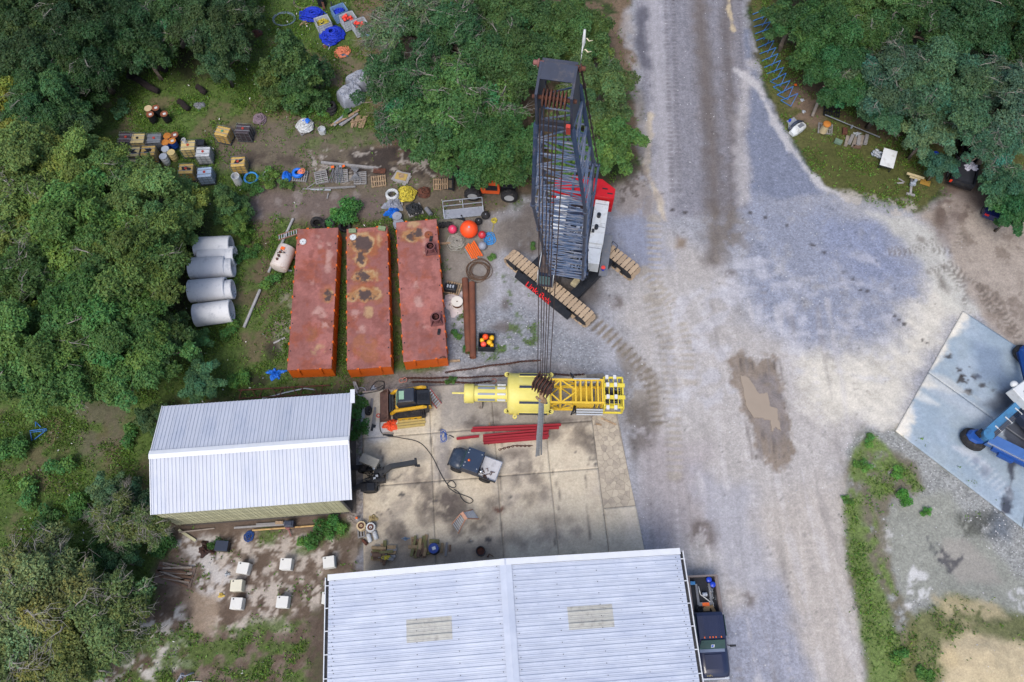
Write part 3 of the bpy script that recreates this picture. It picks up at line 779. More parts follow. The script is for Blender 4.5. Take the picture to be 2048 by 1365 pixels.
# ------------------------------------------------------------------ concrete yard slab in its poured bays
def paint_pad(X, Y):
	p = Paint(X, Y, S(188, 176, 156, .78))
	full = [(690, 740), (1320, 740), (1340, 1200), (690, 1200)]
	p.poly(full, S(160, 153, 145, .77), a=.45, n=0, thr=.55, tn=.30, tsoft=.12, seed=3)
	p.poly(full, S(196, 186, 166, .78), a=.6, n=0, thr=.55, tn=.5, tsoft=.1, seed=5)
	p.poly(full, S(126, 118, 112, .74), a=.5, n=0, thr=.61, tn=.55, tsoft=.07, seed=7)
	p.poly([(880, 770), (1240, 780), (1240, 850), (1050, 860), (880, 860)], S(140, 136, 132, .75), a=.75, soft=.6, n=.7, seed=9)
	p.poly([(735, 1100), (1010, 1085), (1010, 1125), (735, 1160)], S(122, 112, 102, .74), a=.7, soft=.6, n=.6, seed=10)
	for k, (x, y, rx, ry, a) in enumerate([(940, 845, 16, 9, .8), (985, 835, 14, 14, .7), (1125, 842, 20, 10, .7), (1160, 855, 24, 18, .6), (1108, 870, 12, 12, .7), (1205, 885, 40, 30, .75), (1160, 880, 24, 20, .6),
										(1035, 945, 18, 30, .7), (1070, 945, 16, 22, .7), (890, 920, 14, 40, .75), (840, 970, 24, 20, .75), (885, 1010, 44, 26, .85), (905, 1010, 32, 34, .8), (850, 1020, 20, 40, .6),
										(790, 1065, 26, 18, .8), (800, 1080, 24, 14, .7), (920, 1060, 26, 20, .6), (960, 1050, 20, 18, .7), (975, 1020, 20, 30, .5), (1000, 1010, 22, 16, .6), (1060, 1000, 14, 14, .5),
										(1110, 1040, 40, 14, .4), (1040, 1080, 40, 16, .5), (840, 945, 10, 10, .6), (985, 855, 10, 6, .6), (1215, 825, 30, 14, .6), (960, 935, 40, 22, .35), (1025, 905, 20, 14, .4), (1085, 985, 12, 14, .6)]):
		p.blob(x, y, rx, ry, S(88, 80, 76, .72), a=a, soft=.35, n=.5, ns=1.2, thr=.38, tn=1.3, tsoft=.12, seed=20 + k)
	for k, (x, y, r_) in enumerate([(803, 989, 6), (977, 1081, 7), (940, 1082, 5), (897, 878, 5), (884, 860, 4), (1150, 905, 3), (1210, 1030, 3), (1020, 995, 3), (1190, 930, 3), (870, 1001, 3)]):
		p.blob(x, y, r_, r_ * .8, S(60, 60, 66, .7), a=.9, soft=.06, n=.15, ns=3, seed=60 + k)
	p.blob(995, 1022, 9, 8, S(98, 66, 56, .74), a=.9, soft=.12, n=.4, ns=2.5, seed=70)
	p.poly([(1000, 900), (1060, 895), (1060, 915), (1000, 915)], S(110, 100, 92, .74), a=.6, soft=.3, n=.4, seed=71)
	p.poly([(728, 850), (770, 845), (775, 880), (735, 885)], S(188, 190, 194, .78), a=.7, soft=.3, n=.4, seed=72)
	p.poly([(860, 860), (905, 870), (900, 960), (870, 960)], S(150, 146, 144, .76), a=.6, soft=.4, n=.5, seed=73)
	p.poly([(1225, 850), (1280, 960), (1290, 1100), (1260, 1100), (1230, 960)], S(196, 186, 170, .78), a=.7, soft=.3, n=.4, seed=74)
	# hairline cracks
	for k, pts in enumerate(([(770, 990), (768, 1005), (790, 1040), (810, 1045)], [(765, 1030), (742, 1020), (728, 1010)], [(870, 850), (862, 880), (880, 960), (878, 1000)], [(1005, 870), (1000, 960), (1003, 1060)],
							[(760, 900), (770, 930), (765, 985)], [(830, 930), (790, 960), (760, 965)], [(1100, 930), (1120, 990), (1110, 1090)], [(1190, 870), (1170, 960), (1180, 1080)], [(935, 900), (950, 960), (940, 1040)], [(1100, 930), (1200, 920), (1260, 900)])):
		p.line(pts, .05, S(84, 78, 74, .72), a=.75, soft=.05, n=.1, ns=1.5, seed=80 + k)
	return p
PAD_O = gnd(725, 783)
PU = Vector((math.cos(R(4.6)), math.sin(R(4.6)), 0))
PV = Vector((PU.y, -PU.x, 0))
pad_mat = painted_mat("poured_concrete", grain=.16, gscale=7, bump=.25, rough=.85)
slab_edge = mat("slab_edge", S(150, 145, 135), rough=.9)
pad = thing("concrete_pad", None, None)
tag(pad, kind='structure')
def slab_piece(name, quad, paintf, m, parent, z=.05, step=.14, th=.09, shade=1.12):
	"""one paving piece over a quad of world corners: painted top, real edge"""
	q = [np.array((c[0], c[1])) for c in quad]
	w = max(np.linalg.norm(q[1] - q[0]), np.linalg.norm(q[2] - q[3]))
	h = max(np.linalg.norm(q[3] - q[0]), np.linalg.norm(q[2] - q[1]))
	nx, ny = max(2, int(w / step)), max(2, int(h / step))
	s, t = np.meshgrid(np.linspace(0, 1, nx), np.linspace(0, 1, ny))
	s, t = s.ravel()[:, None], t.ravel()[:, None]
	XY = (q[0] * (1 - s) + q[1] * s) * (1 - t) + (q[3] * (1 - s) + q[2] * s) * t
	pp = paintf(XY[:, 0], XY[:, 1])
	V = np.hstack([XY, np.full((len(XY), 1), z)])
	i_, j_ = np.meshgrid(np.arange(ny - 1), np.arange(nx - 1), indexing='ij')
	a_ = (i_ * nx + j_).ravel()
	Fq = np.stack([a_, a_ + 1, a_ + nx + 1, a_ + nx], 1)
	if np.cross(q[1] - q[0], q[3] - q[0]) < 0: Fq = Fq[:, ::-1]
	n0 = len(V)
	ring = np.concatenate([np.arange(nx), np.arange(1, ny) * nx + nx - 1, (ny - 1) * nx + np.arange(nx - 2, -1, -1), np.arange(ny - 2, 0, -1) * nx])
	low = V[ring].copy()
	low[:, 2] -= th
	V = np.vstack([V, low])
	k = len(ring)
	r2 = np.roll(np.arange(k), -1)
	side = np.stack([ring, n0 + np.arange(k), n0 + r2, ring[r2]], 1)
	Fq = np.vstack([Fq, side])
	pp.C *= shade
	C = np.vstack([pp.C, pp.C[ring] * .8])
	W = np.vstack([pp.W, pp.W[ring]])
	o1 = np.ones((len(C), 1), dtype=np.float32)
	me = fast_mesh(name, V, Fq, [m], {"albedo": np.hstack([C, o1]), "surf": np.hstack([W, o1])})
	o = bpy.data.objects.new(name, me)
	return link(o, parent)
def pad_pt(u, v):
	return PAD_O + PU * u + PV * v
UU = [0, 4.6, 8.9, 12.4, 15.6]
VV = [0, 3.4, 6.72, 12.6]
for i in range(4):
	for j in range(3):
		g = .009
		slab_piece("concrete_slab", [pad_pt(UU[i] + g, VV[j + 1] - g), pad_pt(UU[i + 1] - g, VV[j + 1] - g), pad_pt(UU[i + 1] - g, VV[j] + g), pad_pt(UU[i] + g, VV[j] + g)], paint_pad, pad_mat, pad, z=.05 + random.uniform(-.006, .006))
slab_piece("concrete_slab", [pad_pt(15.63, 12.6), pad_pt(17.9, 12.6), pad_pt(17.75, 9.4), pad_pt(15.63, 9.4)], paint_pad, pad_mat, pad)
# bed that shows dark in the joints and cracks
bed = MB()
bed.prism([pad_pt(.01, 12.6)[:2], pad_pt(17.85, 12.6)[:2], pad_pt(17.3, 1.6)[:2], pad_pt(16.8, .01)[:2], pad_pt(.01, .01)[:2]][::1], -.1, .012)
bed.build("joint_bed", mat("joint_dirt", S(146, 138, 128, .75), rough=.95, var=.3, scale=4), pad)
def clip(poly, nx, ny, c):
	out = []
	for i in range(len(poly)):
		a, b = poly[i], poly[(i + 1) % len(poly)]
		da, db = a[0] * nx + a[1] * ny - c, b[0] * nx + b[1] * ny - c
		if da <= 0: out.append(a)
		if (da < 0) != (db < 0) and abs(da - db) > 1e-9:
			t = da / (da - db)
			out.append((a[0] + (b[0] - a[0]) * t, a[1] + (b[1] - a[1]) * t))
	return out
b2_ = MB()
b2_.prism([pad_pt(15.64, 9.36)[:2], pad_pt(17.6, 9.36)[:2], pad_pt(17.1, 1.75)[:2], pad_pt(15.64, 1.75)[:2]], -.1, .018)
b2_.build("crack_bed", mat("crack_dirt", S(118, 108, 98, .72), rough=.95, var=.3, scale=4), pad)
# the crazed, broken strip on the east edge: each fragment its own piece
rs = random.Random(3)
seeds = []
while len(seeds) < 120:
	q = (15.63 + rs.random() * 2.1, 1.9 + rs.random() * 7.5)
	if all((q[0] - s_[0]) ** 2 + (q[1] - s_[1]) ** 2 > .24 ** 2 for s_ in seeds): seeds.append(q)
for i, s_ in enumerate(seeds):
	poly = [(15.63, 1.7), (17.15, 1.7), (17.72, 9.37), (15.63, 9.37)]
	for k, o_ in enumerate(seeds):
		if k == i: continue
		dx, dy = o_[0] - s_[0], o_[1] - s_[1]
		L = math.hypot(dx, dy)
		if L > 1.7: continue
		dx, dy = dx / L, dy / L
		poly = clip(poly, dx, dy, dx * (s_[0] + o_[0]) / 2 + dy * (s_[1] + o_[1]) / 2 - .006)
		if len(poly) < 3: break
	if len(poly) < 3: continue
	top = .045 + rs.uniform(-.006, .006)
	mb = MB()
	pts = [pad_pt(*q) for q in poly]
	mb.prism([(q.x, q.y) for q in pts][::-1], -.04, top)
	o = mb.build("concrete_fragment", mat("broken_concrete", S(184, 173, 155, .78), rough=.9, var=.12, scale=1.2, objvar=.05, dirt=S(140, 130, 120), damt=.42, dscale=.8), pad)
# ------------------------------------------------------------------ blue-grey concrete apron, east
def paint_apron(X, Y):
	p = Paint(X, Y, S(156, 170, 180, .78))
	full = [(1700, 500), (2500, 500), (2500, 1400), (1700, 1400)]
	p.poly(full, S(146, 164, 180, .78), a=.7, n=0, thr=.5, tn=.35, tsoft=.12, seed=3)
	p.poly(full, S(170, 184, 200, .78), a=.5, n=0, thr=.56, tn=.6, tsoft=.1, seed=6)
	p.poly([(1800, 735), (1850, 740), (2000, 840), (2060, 900), (2060, 930), (1960, 850), (1840, 775)], S(178, 186, 196, .78), a=.6, soft=.4, n=.5, seed=9)
	p.poly([(1960, 810), (2000, 830), (2060, 790), (2060, 760), (2010, 780)], S(90, 94, 104, .72), a=.8, soft=.4, n=.4, seed=10)
	p.poly([(1995, 790), (2030, 770), (2060, 800), (2060, 830), (2020, 830)], S(80, 84, 94, .7), a=.85, soft=.4, n=.4, seed=11)
	p.poly([(2010, 850), (2048, 830), (2048, 900), (2030, 940), (2025, 990), (2022, 1030), (1998, 1030), (2000, 1000), (2015, 960), (2005, 900)], S(74, 78, 90, .7), a=.95, soft=.12, n=.4, ns=1.3, surf=(.8, 0, 0), seed=12)
	p.poly([(2035, 860), (2070, 850), (2070, 920), (2040, 930)], S(60, 62, 72, .7), a=.8, soft=.3, n=.4, surf=(.5, 0, 0), seed=13)
	for k, (x, y, rx, ry) in enumerate([(1868, 698, 8, 4), (1880, 706, 12, 5), (1895, 714, 8, 4), (1846, 682, 5, 3), (1918, 742, 6, 4), (1925, 760, 12, 8), (1936, 785, 10, 6), (1950, 755, 12, 4), (1970, 770, 14, 5), (1985, 782, 8, 4), (1940, 735, 4, 3), (1922, 752, 4, 3)]):
		p.blob(x, y, rx, ry, S(62, 56, 54, .7), a=.9, soft=.08, n=.3, ns=3, thr=.42, tn=3, seed=20 + k)
	p.poly([(1950, 690), (2000, 700), (2010, 760), (1960, 760)], S(116, 134, 160, .76), a=.6, soft=.5, n=.5, seed=34)
	p.line([(1905, 895), (1945, 912), (1975, 940)], .35, S(190, 196, 206, .8), a=.7, soft=.15, n=.3, seed=35)
	p.line([(1935, 905), (2010, 985)], 1.1, S(184, 192, 202, .8), a=.6, soft=.15, n=.2, tread=.35, seed=36)
	p.blob(1952, 922, 8, 7, S(116, 128, 150, .76), a=.6, soft=.15, n=.2, seed=37)
	p.blob(1970, 945, 9, 10, S(112, 122, 140, .76), a=.6, soft=.25, n=.3, seed=38)
	p.poly([(1820, 785), (1850, 790), (1875, 810), (1840, 800)], S(208, 210, 208, .8), a=.7, soft=.2, n=.3, seed=39)
	# sand blown over the west edge
	p.poly([(1932, 600), (1936, 636), (1856, 746), (1862, 762), (1872, 772), (1846, 780), (1824, 804), (1826, 845), (1816, 872), (1760, 900), (1700, 700), (1880, 560)], SANDC, a=.95, soft=.28, n=.6, ns=1.2, seed=40)
	p.poly([(1830, 740), (1900, 760), (1960, 800), (1900, 785), (1830, 765)], S(190, 192, 190, .8), a=.7, soft=.25, n=.4, seed=41)
	return p
apron = thing("concrete_apron", None, None)
tag(apron, kind='structure')
A0, A1, A2, A3 = gnd(1925, 622), gnd(1790, 862), gnd(2052, 1062), gnd(2052, 706)
e1 = (A2 - A1).normalized()
e0 = (A3 - A0).normalized()
far1, far0 = A1 + e1 * 19, A0 + e0 * 14
apron_mat = painted_mat("blue_concrete", grain=.12, gscale=6, bump=.2, rough=.8)
mid0 = A0.lerp(A1, .53)
mid1 = far0.lerp(far1, .53)
f2 = .5
for qa, qb, qc, qd in ((mid0, mid0.lerp(mid1, f2), A0.lerp(far0, f2), A0), (mid0.lerp(mid1, f2), mid1, far0, A0.lerp(far0, f2)), (A1, A1.lerp(far1, f2), mid0.lerp(mid1, f2), mid0), (A1.lerp(far1, f2), far1, mid1, mid0.lerp(mid1, f2))):
	cc = (qa + qb + qc + qd) / 4
	sh = [q + (cc - q).normalized() * .03 for q in (qa, qb, qc, qd)]
	slab_piece("concrete_slab", sh, paint_apron, apron_mat, apron, z=.06, shade=.93)
# ------------------------------------------------------------------ tan puddle standing in the mud
pud = [(1490, 757), (1502, 760), (1507, 768), (1520, 790), (1533, 788), (1536, 812), (1548, 816), (1549, 835), (1553, 845), (1555, 856), (1545, 850), (1540, 856), (1538, 838), (1525, 834), (1512, 832), (1500, 812), (1495, 790)]
mb = MB()
W_ = [gnd(1523 + (q[0] - 1523) * 1.25, 806 + (q[1] - 806) * 1.12) for q in pud]
fine = []
for i in range(len(W_)):
	a_, b_ = W_[i], W_[(i + 1) % len(W_)]
	for k in range(4):
		q = a_.lerp(b_, k / 4)
		fine.append((q.x + random.uniform(-.05, .05), q.y + random.uniform(-.07, .07)))
mb.prism(fine[::-1], -.06, .006)
pw = mb.build("puddle_water", mat("muddy_water", S(170, 155, 138, .68), rough=.06, var=.05, scale=.6, spec=.5))
fix_normals(pw.data)
tag(pw, kind='structure')
# ------------------------------------------------------------------ metal-roofed buildings
M_ROOF = mat("white_roof_metal", S(206, 212, 226, .66), rough=.5, var=.05, scale=.7, objvar=.03, spec=.4, dirt=S(180, 190, 210, .66), damt=.36, dscale=.35)
M_ROOFB = mat("galvanised_roof_metal", S(208, 216, 232, .66), rough=.5, var=.06, scale=.8, objvar=.012, spec=.4, dirt=S(182, 192, 214, .66), damt=.42, dscale=.5, dsoft=.2)
M_TRIM = mat("white_trim", S(228, 232, 238, .68), rough=.5, var=.05)
M_KHAKI = mat("khaki_wall_metal", S(184, 182, 150, .76), rough=.6, var=.08, objvar=.04)
M_SCREW = mat("dark_fastener", S(70, 72, 80, .6), rough=.6)
M_BLACK = mat("gutter_gap_black", S(34, 36, 42, .7), rough=.55, var=.2, dirt=S(70, 66, 64), damt=.36, dscale=3)
M_GREYW = mat("weathered_wood", S(150, 140, 130, .7), rough=.9, var=.22, scale=5, objvar=.15)
def ribbed_panel(w, ln, ribs, rh, rw, screws=None, base=0.0):
	"""sheet of width w (x) and length ln (y) with raised ribs at the x positions given"""
	pr = [(0, 0)]
	for r in ribs:
		pr += [(r - rw / 2, 0), (r - rw / 4, rh), (r + rw / 4, rh), (r + rw / 2, 0)]
	pr += [(w, 0)]
	pr = [(max(0, min(w, x)), z) for x, z in pr]
	prof = pr + [(w, -.012), (0, -.012)]
	m = MB()
	m.xprism(prof, 0, ln)
	if screws:
		m.mat(1)
		for x, y in screws: m.box((x, y, rh * .3 + .012), (.045, .045, .012))
	return m
# ---- the small shed building
o_ = at(303, 1030, 4.2)
SB = thing("storage_building", "long open-ended shed with ribbed white roof and khaki wall panels", "building", (o_.x, o_.y, 0), R(4.34))
SL, SW, EZ, RZ, RV = 11.89, 6.85, 4.2, 5.22, 3.4
sl = math.atan2(RZ - EZ, RV)
npan = 13
pw_ = SL / npan
me = ribbed_panel(pw_ - .006, math.hypot(RV, RZ - EZ), [pw_ * (k + .5) / 4 for k in range(4)], .035, .07).mesh("roof_panel", [M_ROOF])
fix_normals(me)
for k in range(npan):
	a = link(bpy.data.objects.new("roof_panel", me), SB)
	a.location = (k * pw_, 0, EZ)
	a.rotation_euler = (sl, 0, 0)
	b = link(bpy.data.objects.new("roof_panel", me), SB)
	b.location = (k * pw_ + pw_, SW, EZ)
	b.rotation_euler = (math.atan2(RZ - EZ, SW - RV), 0, math.pi)
m = MB()
m.xprism([(0, 0), (0, .03), (.0, .03)], 0, .01)
m = MB()
for sg in (-1, 1):
	m.add([(-.08, RV, RZ + .10), (SL + .03, RV, RZ + .10), (SL + .03, RV + sg * .26, RZ + .02), (-.08, RV + sg * .26, RZ + .02)], [(0, 1, 2, 3) if sg < 0 else (3, 2, 1, 0)])
m.build("ridge_cap", M_TRIM, SB)
m = MB()
for y0, y1, z0, z1 in ((0, RV, EZ, RZ), (SW, RV, EZ, RZ)):
	for x in (-.03, SL + .03): MB().beam((x, y0, z0 - .03), (x, y1, z1 - .03), .05, .16).build("rake_trim", M_TRIM, SB)
MB().box((SL + .12, SW - .35, EZ + .3), (.28, .9, .1), 0).build("trim_end", M_TRIM, SB)
# walls: panels on the south side, west and north walls
fp = MB().xprism([(0, 0), (0, .03), (.05, .05), (.1, .03), (.9, .03), (.9, 0)], 0, 1)
wx0, wx1, wy0, wy1 = .12, SL - .75, .08, SW - .2
nw = 11
ww = (wx1 - wx0) / nw
wm = MB()
wm.box((ww / 2, 0, EZ * .5 + .3), (ww - .03, .05, EZ - .66))
for k in range(4): wm.box((ww * (k + .5) / 4, -.03, EZ * .5 + .3), (.04, .03, EZ - .68))
for z in (1.3, 2.4, 3.3): wm.box((ww / 2, -.033, z), (ww - .04, .02, .03))
wme = wm.mesh("wall_panel", [M_KHAKI])
for k in range(nw):
	a = link(bpy.data.objects.new("wall_panel", wme), SB)
	a.location = (wx0 + k * ww, wy0, 0)
m = MB()
m.box((wx0, (wy0 + wy1) / 2, EZ / 2 - .05), (.05, wy1 - wy0 - .1, EZ - .12))
m.build("end_wall", M_KHAKI, SB)
m = MB()
m.box(((wx0 + wx1) / 2, wy1, EZ / 2 - .05), (wx1 - wx0, .05, EZ - .12))
m.build("rear_wall", M_KHAKI, SB)
m = MB()
for y in (wy0 + .1, wy1 - .1, (wy0 + wy1) / 2 + .8):
	m.box((wx1 - .05, y, EZ / 2), (.14, .14, EZ))
	m.beam((wx1 - .05, y, 2.9), (wx1 - .9, y, 4.0), .1, .1)
m.beam((wx1 - .05, wy0, EZ - .1), (wx1 - .05, wy1, EZ - .1), .12, .22)
m.build("end_frame", M_GREYW, SB)
m = MB()
m.box((wx1 + .02, (wy0 + wy1) / 2, .02), (.5, wy1 - wy0, .04))
m.box((SL * .5, (wy0 + wy1) / 2, .01), (SL - .9, wy1 - wy0, .03))
m.build("floor", mat("shed_floor", S(90, 84, 80, .7), rough=.9, var=.2), SB)
# ---- the large warehouse
o_ = at(658, 1150, 5.0)
BB = thing("warehouse", "wide low warehouse with ribbed pale roof and two weathered skylights", "building", (o_.x, o_.y, 0), R(4.216))
BW, BE, BR, BU, PW = 20.15, 5.0, 6.0, 10.08, .61
sl = math.atan2(BR - BE, BU)
ln = math.hypot(BU, BR - BE) - .05
scr = [(.02 + .25 * (i % 2), .35 + 1.16 * i) for i in range(9)] + [(PW * .75, .28), (PW * .4, .22), (PW * .42, ln - .25)]
me = ribbed_panel(PW - .006, ln, [PW * .16, PW * .84], .02, .05, scr)
me.mat(0)
me.xprism([(PW * .5 - .06, 0.0), (PW * .5 - .03, .045), (PW * .5 + .03, .045), (PW * .5 + .06, 0.0)], .01, ln - .01)
me = me.mesh("roof_panel", [M_ROOFB, M_SCREW])
fix_normals(me)
for k in range(26):
	v0 = -.35 - k * PW
	a = link(bpy.data.objects.new("roof_panel", me), BB)      # west slope: panel length runs along +u
	a.rotation_euler = (sl, 0, R(-90))
	a.location = (.0, v0, BE)
	b = link(bpy.data.objects.new("roof_panel", me), BB)
	b.rotation_euler = (sl, 0, R(90))
	b.location = (BW, v0 - PW, BE)
m = MB()
for sg in (-1, 1):
	m.add([(BU, .02, BR + .085), (BU, -16.5, BR + .085), (BU + sg * .34, -16.5, BR + .045), (BU + sg * .34, .02, BR + .045)], [(0, 1, 2, 3) if sg > 0 else (3, 2, 1, 0)])
m.build("ridge_cap", M_ROOFB, BB)
m = MB()
m.beam((-.05, -.17, BE + .05), (BU - .04, -.17, BR + .05), .34, .12).build("rake_trim", M_TRIM, BB)
MB().beam((BU + .04, -.17, BR + .05), (BW + .02, -.17, BE + .05), .34, .12).build("rake_trim", M_TRIM, BB)
for x, sg in ((-.0, -1), (BW, 1)):
	m = MB()
	m.box((x + sg * .2, -8.3, BE - .06), (.05, 16.3, .16))
	for k in range(14): m.box((x + sg * .1, -.6 - k * 1.22, BE + .0), (.22, .05, .03))
	m.mat(1)
	m.box((x + sg * .09, -8.3, BE - .14), (.16, 16.2, .02))  # black sheet paints in the shaded gap between roof edge and white lip
	m.build("gutter", [M_TRIM, M_BLACK], BB)
m = MB()
m.box((BW / 2, -.42, BE / 2 + .1), (BW - .7, .1, BE - .2))
m.prism([(.4, -.45), (BW - .4, -.45), (BW - .4, -.5), (.4, -.5)][::-1], .02, BE)
m.box((.4, -8.4, BE / 2), (.1, 15.8, BE - .1))
m.box((BW - .4, -8.4, BE / 2), (.1, 15.8, BE - .1))
m.box((BW / 2, -16.4, BE / 2), (BW - .7, .1, BE))
m.build("wall", mat("white_wall_metal", S(200, 204, 210, .78), rough=.6), BB)
M_SKY = mat("weathered_fibreglass", S(190, 190, 184, .68), rough=.5, var=.12, scale=3, dirt=S(112, 110, 106, .7), damt=.32, dscale=2.2, dsoft=.16)
inv = mat4(BB).inverted()
for (x0, y0, x1, y1), z in (((812, 1242, 906, 1284), 5.6), ((1134, 1222, 1230, 1256), 5.55)):
	a_, b_ = inv @ at(x0, y0, z), inv @ at(x1, y1, z)
	w = abs(b_.x - a_.x)
	vtop = max(a_.y, b_.y)
	k0 = round((-.35 - vtop) / PW)
	n3 = 2
	xm = min(a_.x, b_.x)
	west = xm < BU
	m = MB()
	for k in range(n3):
		base = ribbed_panel(PW - .006, w, [PW * .16, PW * .84], .02, .05)
		m.add(base.v and [(q[0], q[1], q[2]) for q in [(v[0] + 0, v[1], v[2]) for v in [(p[0] + k * PW, p[1], p[2]) for p in base.v]]], base.f)
		m.xprism([(PW * (k + .5) - .06, 0), (PW * (k + .5) - .03, .08), (PW * (k + .5) + .03, .08), (PW * (k + .5) + .06, 0)], .0, w)
	me = m.mesh("skylight", [M_SKY])
	fix_normals(me)
	s_ = link(bpy.data.objects.new("skylight", me), BB)
	if west:
		s_.rotation_euler = (sl, 0, R(-90))
		s_.location = (xm, -.35 - k0 * PW, BE + xm * (BR - BE) / BU + .012)
	else:
		s_.rotation_euler = (sl, 0, R(90))
		xe = xm + w
		s_.location = (xe, -.35 - (k0 + n3) * PW, BE + (BW - xe) * (BR - BE) / BU + .012)
# ------------------------------------------------------------------ vegetation
LEAF = leaf_mat("leaves")
M_BARK = mat("grey_bark", S(128, 116, 104, .7), rough=.95, var=.3, scale=4, bump=.5, bscale=8)
M_TWIG = mat("lichened_twigs", S(150, 147, 138, .66), rough=.95, var=.2, scale=4)
def leaf_cloud(C, Rr, per, size, rs, squash=.75, under=-.35, jag=.3):
	Vs, Ts = [], []
	for c, r in zip(C, Rr):
		n = int(per * r * r)
		z = rs.uniform(under, 1, n)
		ph = rs.uniform(0, 2 * np.pi, n)
		q = np.sqrt(np.maximum(0, 1 - z * z))
		d = np.stack([q * np.cos(ph), q * np.sin(ph), z], 1)
		lump = 1 + jag * np.sin(d[:, 0] * 5 + c[0] * 3) * np.sin(d[:, 1] * 5 + c[1] * 3) + jag * .6 * np.sin(d[:, 0] * 11 + c[1]) * np.cos(d[:, 1] * 11 + c[0])
		rad = r * lump * (.55 + .5 * np.sqrt(rs.rand(n)))
		p = c + d * rad[:, None] * np.array([1, 1, squash])
		nr = d * .6 + np.array([0, 0, .7]) + rs.normal(0, .55, (n, 3))
		nr /= np.linalg.norm(nr, axis=1)[:, None]
		t = np.cross(nr, rs.normal(0, 1, (n, 3)))
		t /= np.linalg.norm(t, axis=1)[:, None] + 1e-9
		b = np.cross(nr, t)
		L = size * rs.uniform(.7, 1.4, n)[:, None]
		w = L * .5
		Vs.append(np.stack([p - t * L / 2, p + b * w / 2, p + t * L / 2, p - b * w / 2], 1).reshape(-1, 3))
		tone = rs.uniform(.72, 1.3) * rs.uniform(.72, 1.3, n)
		hue = rs.normal(0, .10) + rs.normal(0, .10, n)
		col = np.stack([tone * (1 + hue), tone, tone * (1 - hue * .8), np.ones(n)], 1)
		Ts.append(np.repeat(col, 4, axis=0))
	return np.vstack(Vs), np.vstack(Ts)
def cloud_mesh(name, V, T):
	Fq = np.arange(len(V), dtype=np.int32).reshape(-1, 4)
	return fast_mesh(name, V, Fq, [LEAF], {"tone": T})
def limb_pts(a, b, rs, wob, n=6):
	a, b = np.array(a, float), np.array(b, float)
	out = []
	for i in range(n):
		t = i / (n - 1)
		out.append(a * (1 - t) + b * t + rs.normal(0, wob, 3) * (0 if i == 0 else 1) + np.array([0, 0, .35 * math.sin(t * math.pi)]))
	return out
def tree_template(seed, Rc, z0, H, limbs, per, size, twigs=0, squash=.72, gap=1.0, cone=False, trunk_r=.3):
	rs = np.random.RandomState(seed)
	C, Rr = [], []
	tk, tw = MB(), MB()
	tk.tube([(0, 0, -.2), (.08, .05, z0 * .5), (0, 0, z0), (.05, -.05, z0 + H * .35)], [trunk_r * 1.25, trunk_r, trunk_r * .8, trunk_r * .45], 8)
	ends = []
	if cone:
		for k in range(limbs * 3):
			h = (k + .5) / (limbs * 3)
			a = k * 2.4 + rs.uniform(-.3, .3)
			rr = Rc * (1 - h) ** .8 * rs.uniform(.45, .85)
			C.append(np.array([math.cos(a) * rr, math.sin(a) * rr, z0 * .35 + (H + z0 * .65) * h]))
			Rr.append(Rc * (.42 - .2 * h) * rs.uniform(.8, 1.15))
			tk.tube(limb_pts((0, 0, z0 * .3 + (H + z0 * .6) * h * .8), C[-1], rs, .05, 4), [trunk_r * .2, trunk_r * .15, trunk_r * .1, .02], 5)
	else:
		for i in range(limbs):
			a = 2 * math.pi * i / limbs + rs.uniform(-.3, .3)
			L = Rc * rs.uniform(.62, 1.0)
			rise = H * rs.uniform(.0, .5)
			e = np.array([math.cos(a) * L, math.sin(a) * L, z0 + rise])
			pts = limb_pts((0, 0, z0 * .8 + rs.uniform(0, .6)), e, rs, .12)
			tk.tube(pts, [trunk_r * .55 * (1 - .85 * k / 5) for k in range(6)], 6)
			ends.append((pts, e))
			for f, sz in ((.5, .24), (.78, .215), (1.0, .17)):
				if rs.rand() < .12 * gap: continue
				sp = rs.normal(0, Rc * .07, 3) * np.array([1, 1, .6])
				p = np.array([math.cos(a) * L * f, math.sin(a) * L * f, z0 + rise * f ** .6 + H * .55 * (1 - f) + .3]) + sp
				C.append(p)
				Rr.append(Rc * sz * rs.uniform(.75, 1.2))
		for i in range(int(limbs * .7)):
			a, rr = rs.uniform(0, 6.28), Rc * math.sqrt(rs.rand()) * .5
			C.append(np.array([math.cos(a) * rr, math.sin(a) * rr, z0 + H * rs.uniform(.6, .95)]))
			Rr.append(Rc * rs.uniform(.15, .24))
	V, T = leaf_cloud(C, Rr, per, size, rs, squash)
	cm = cloud_mesh("crown", V, T)
	tm = tk.mesh("trunk", [M_BARK])
	wm = None
	if twigs:
		for k in range(twigs):
			i = rs.randint(len(C))
			c, r = C[i], Rr[i]
			d = rs.normal(0, 1, 3) * .5 + c * np.array([.25, .25, 0])
			d[2] = 0
			d /= np.linalg.norm(d) + 1e-6
			top = c + np.array([0, 0, r * squash * rs.uniform(.8, 1.05)])
			tip = top + d * r * rs.uniform(.6, 1.2) + np.array([0, 0, rs.uniform(-.35, .1) * r])
			st = top - d * r * rs.uniform(.5, 1.0) - np.array([0, 0, .35 * r])
			mid = (st + tip) / 2 + rs.normal(0, .14, 3) + np.array([0, 0, .12 * r])
			tw.tube([st, mid, tip * .6 + mid * .4 + rs.normal(0, .1, 3), tip], [.06, .045, .03, .012], 4)
			for q in range(4):
				f = rs.uniform(.4, .9)
				s2 = mid * (1 - f) + tip * f
				tw.tube([s2, s2 + rs.normal(0, .3, 3) * np.array([1, 1, .5]) + d * .35, s2 + rs.normal(0, .4, 3) * np.array([1, 1, .4]) + d * .6], [.026, .016, .006], 3)
		wm = tw.mesh("branches", [M_TWIG])
	return tm, cm, wm
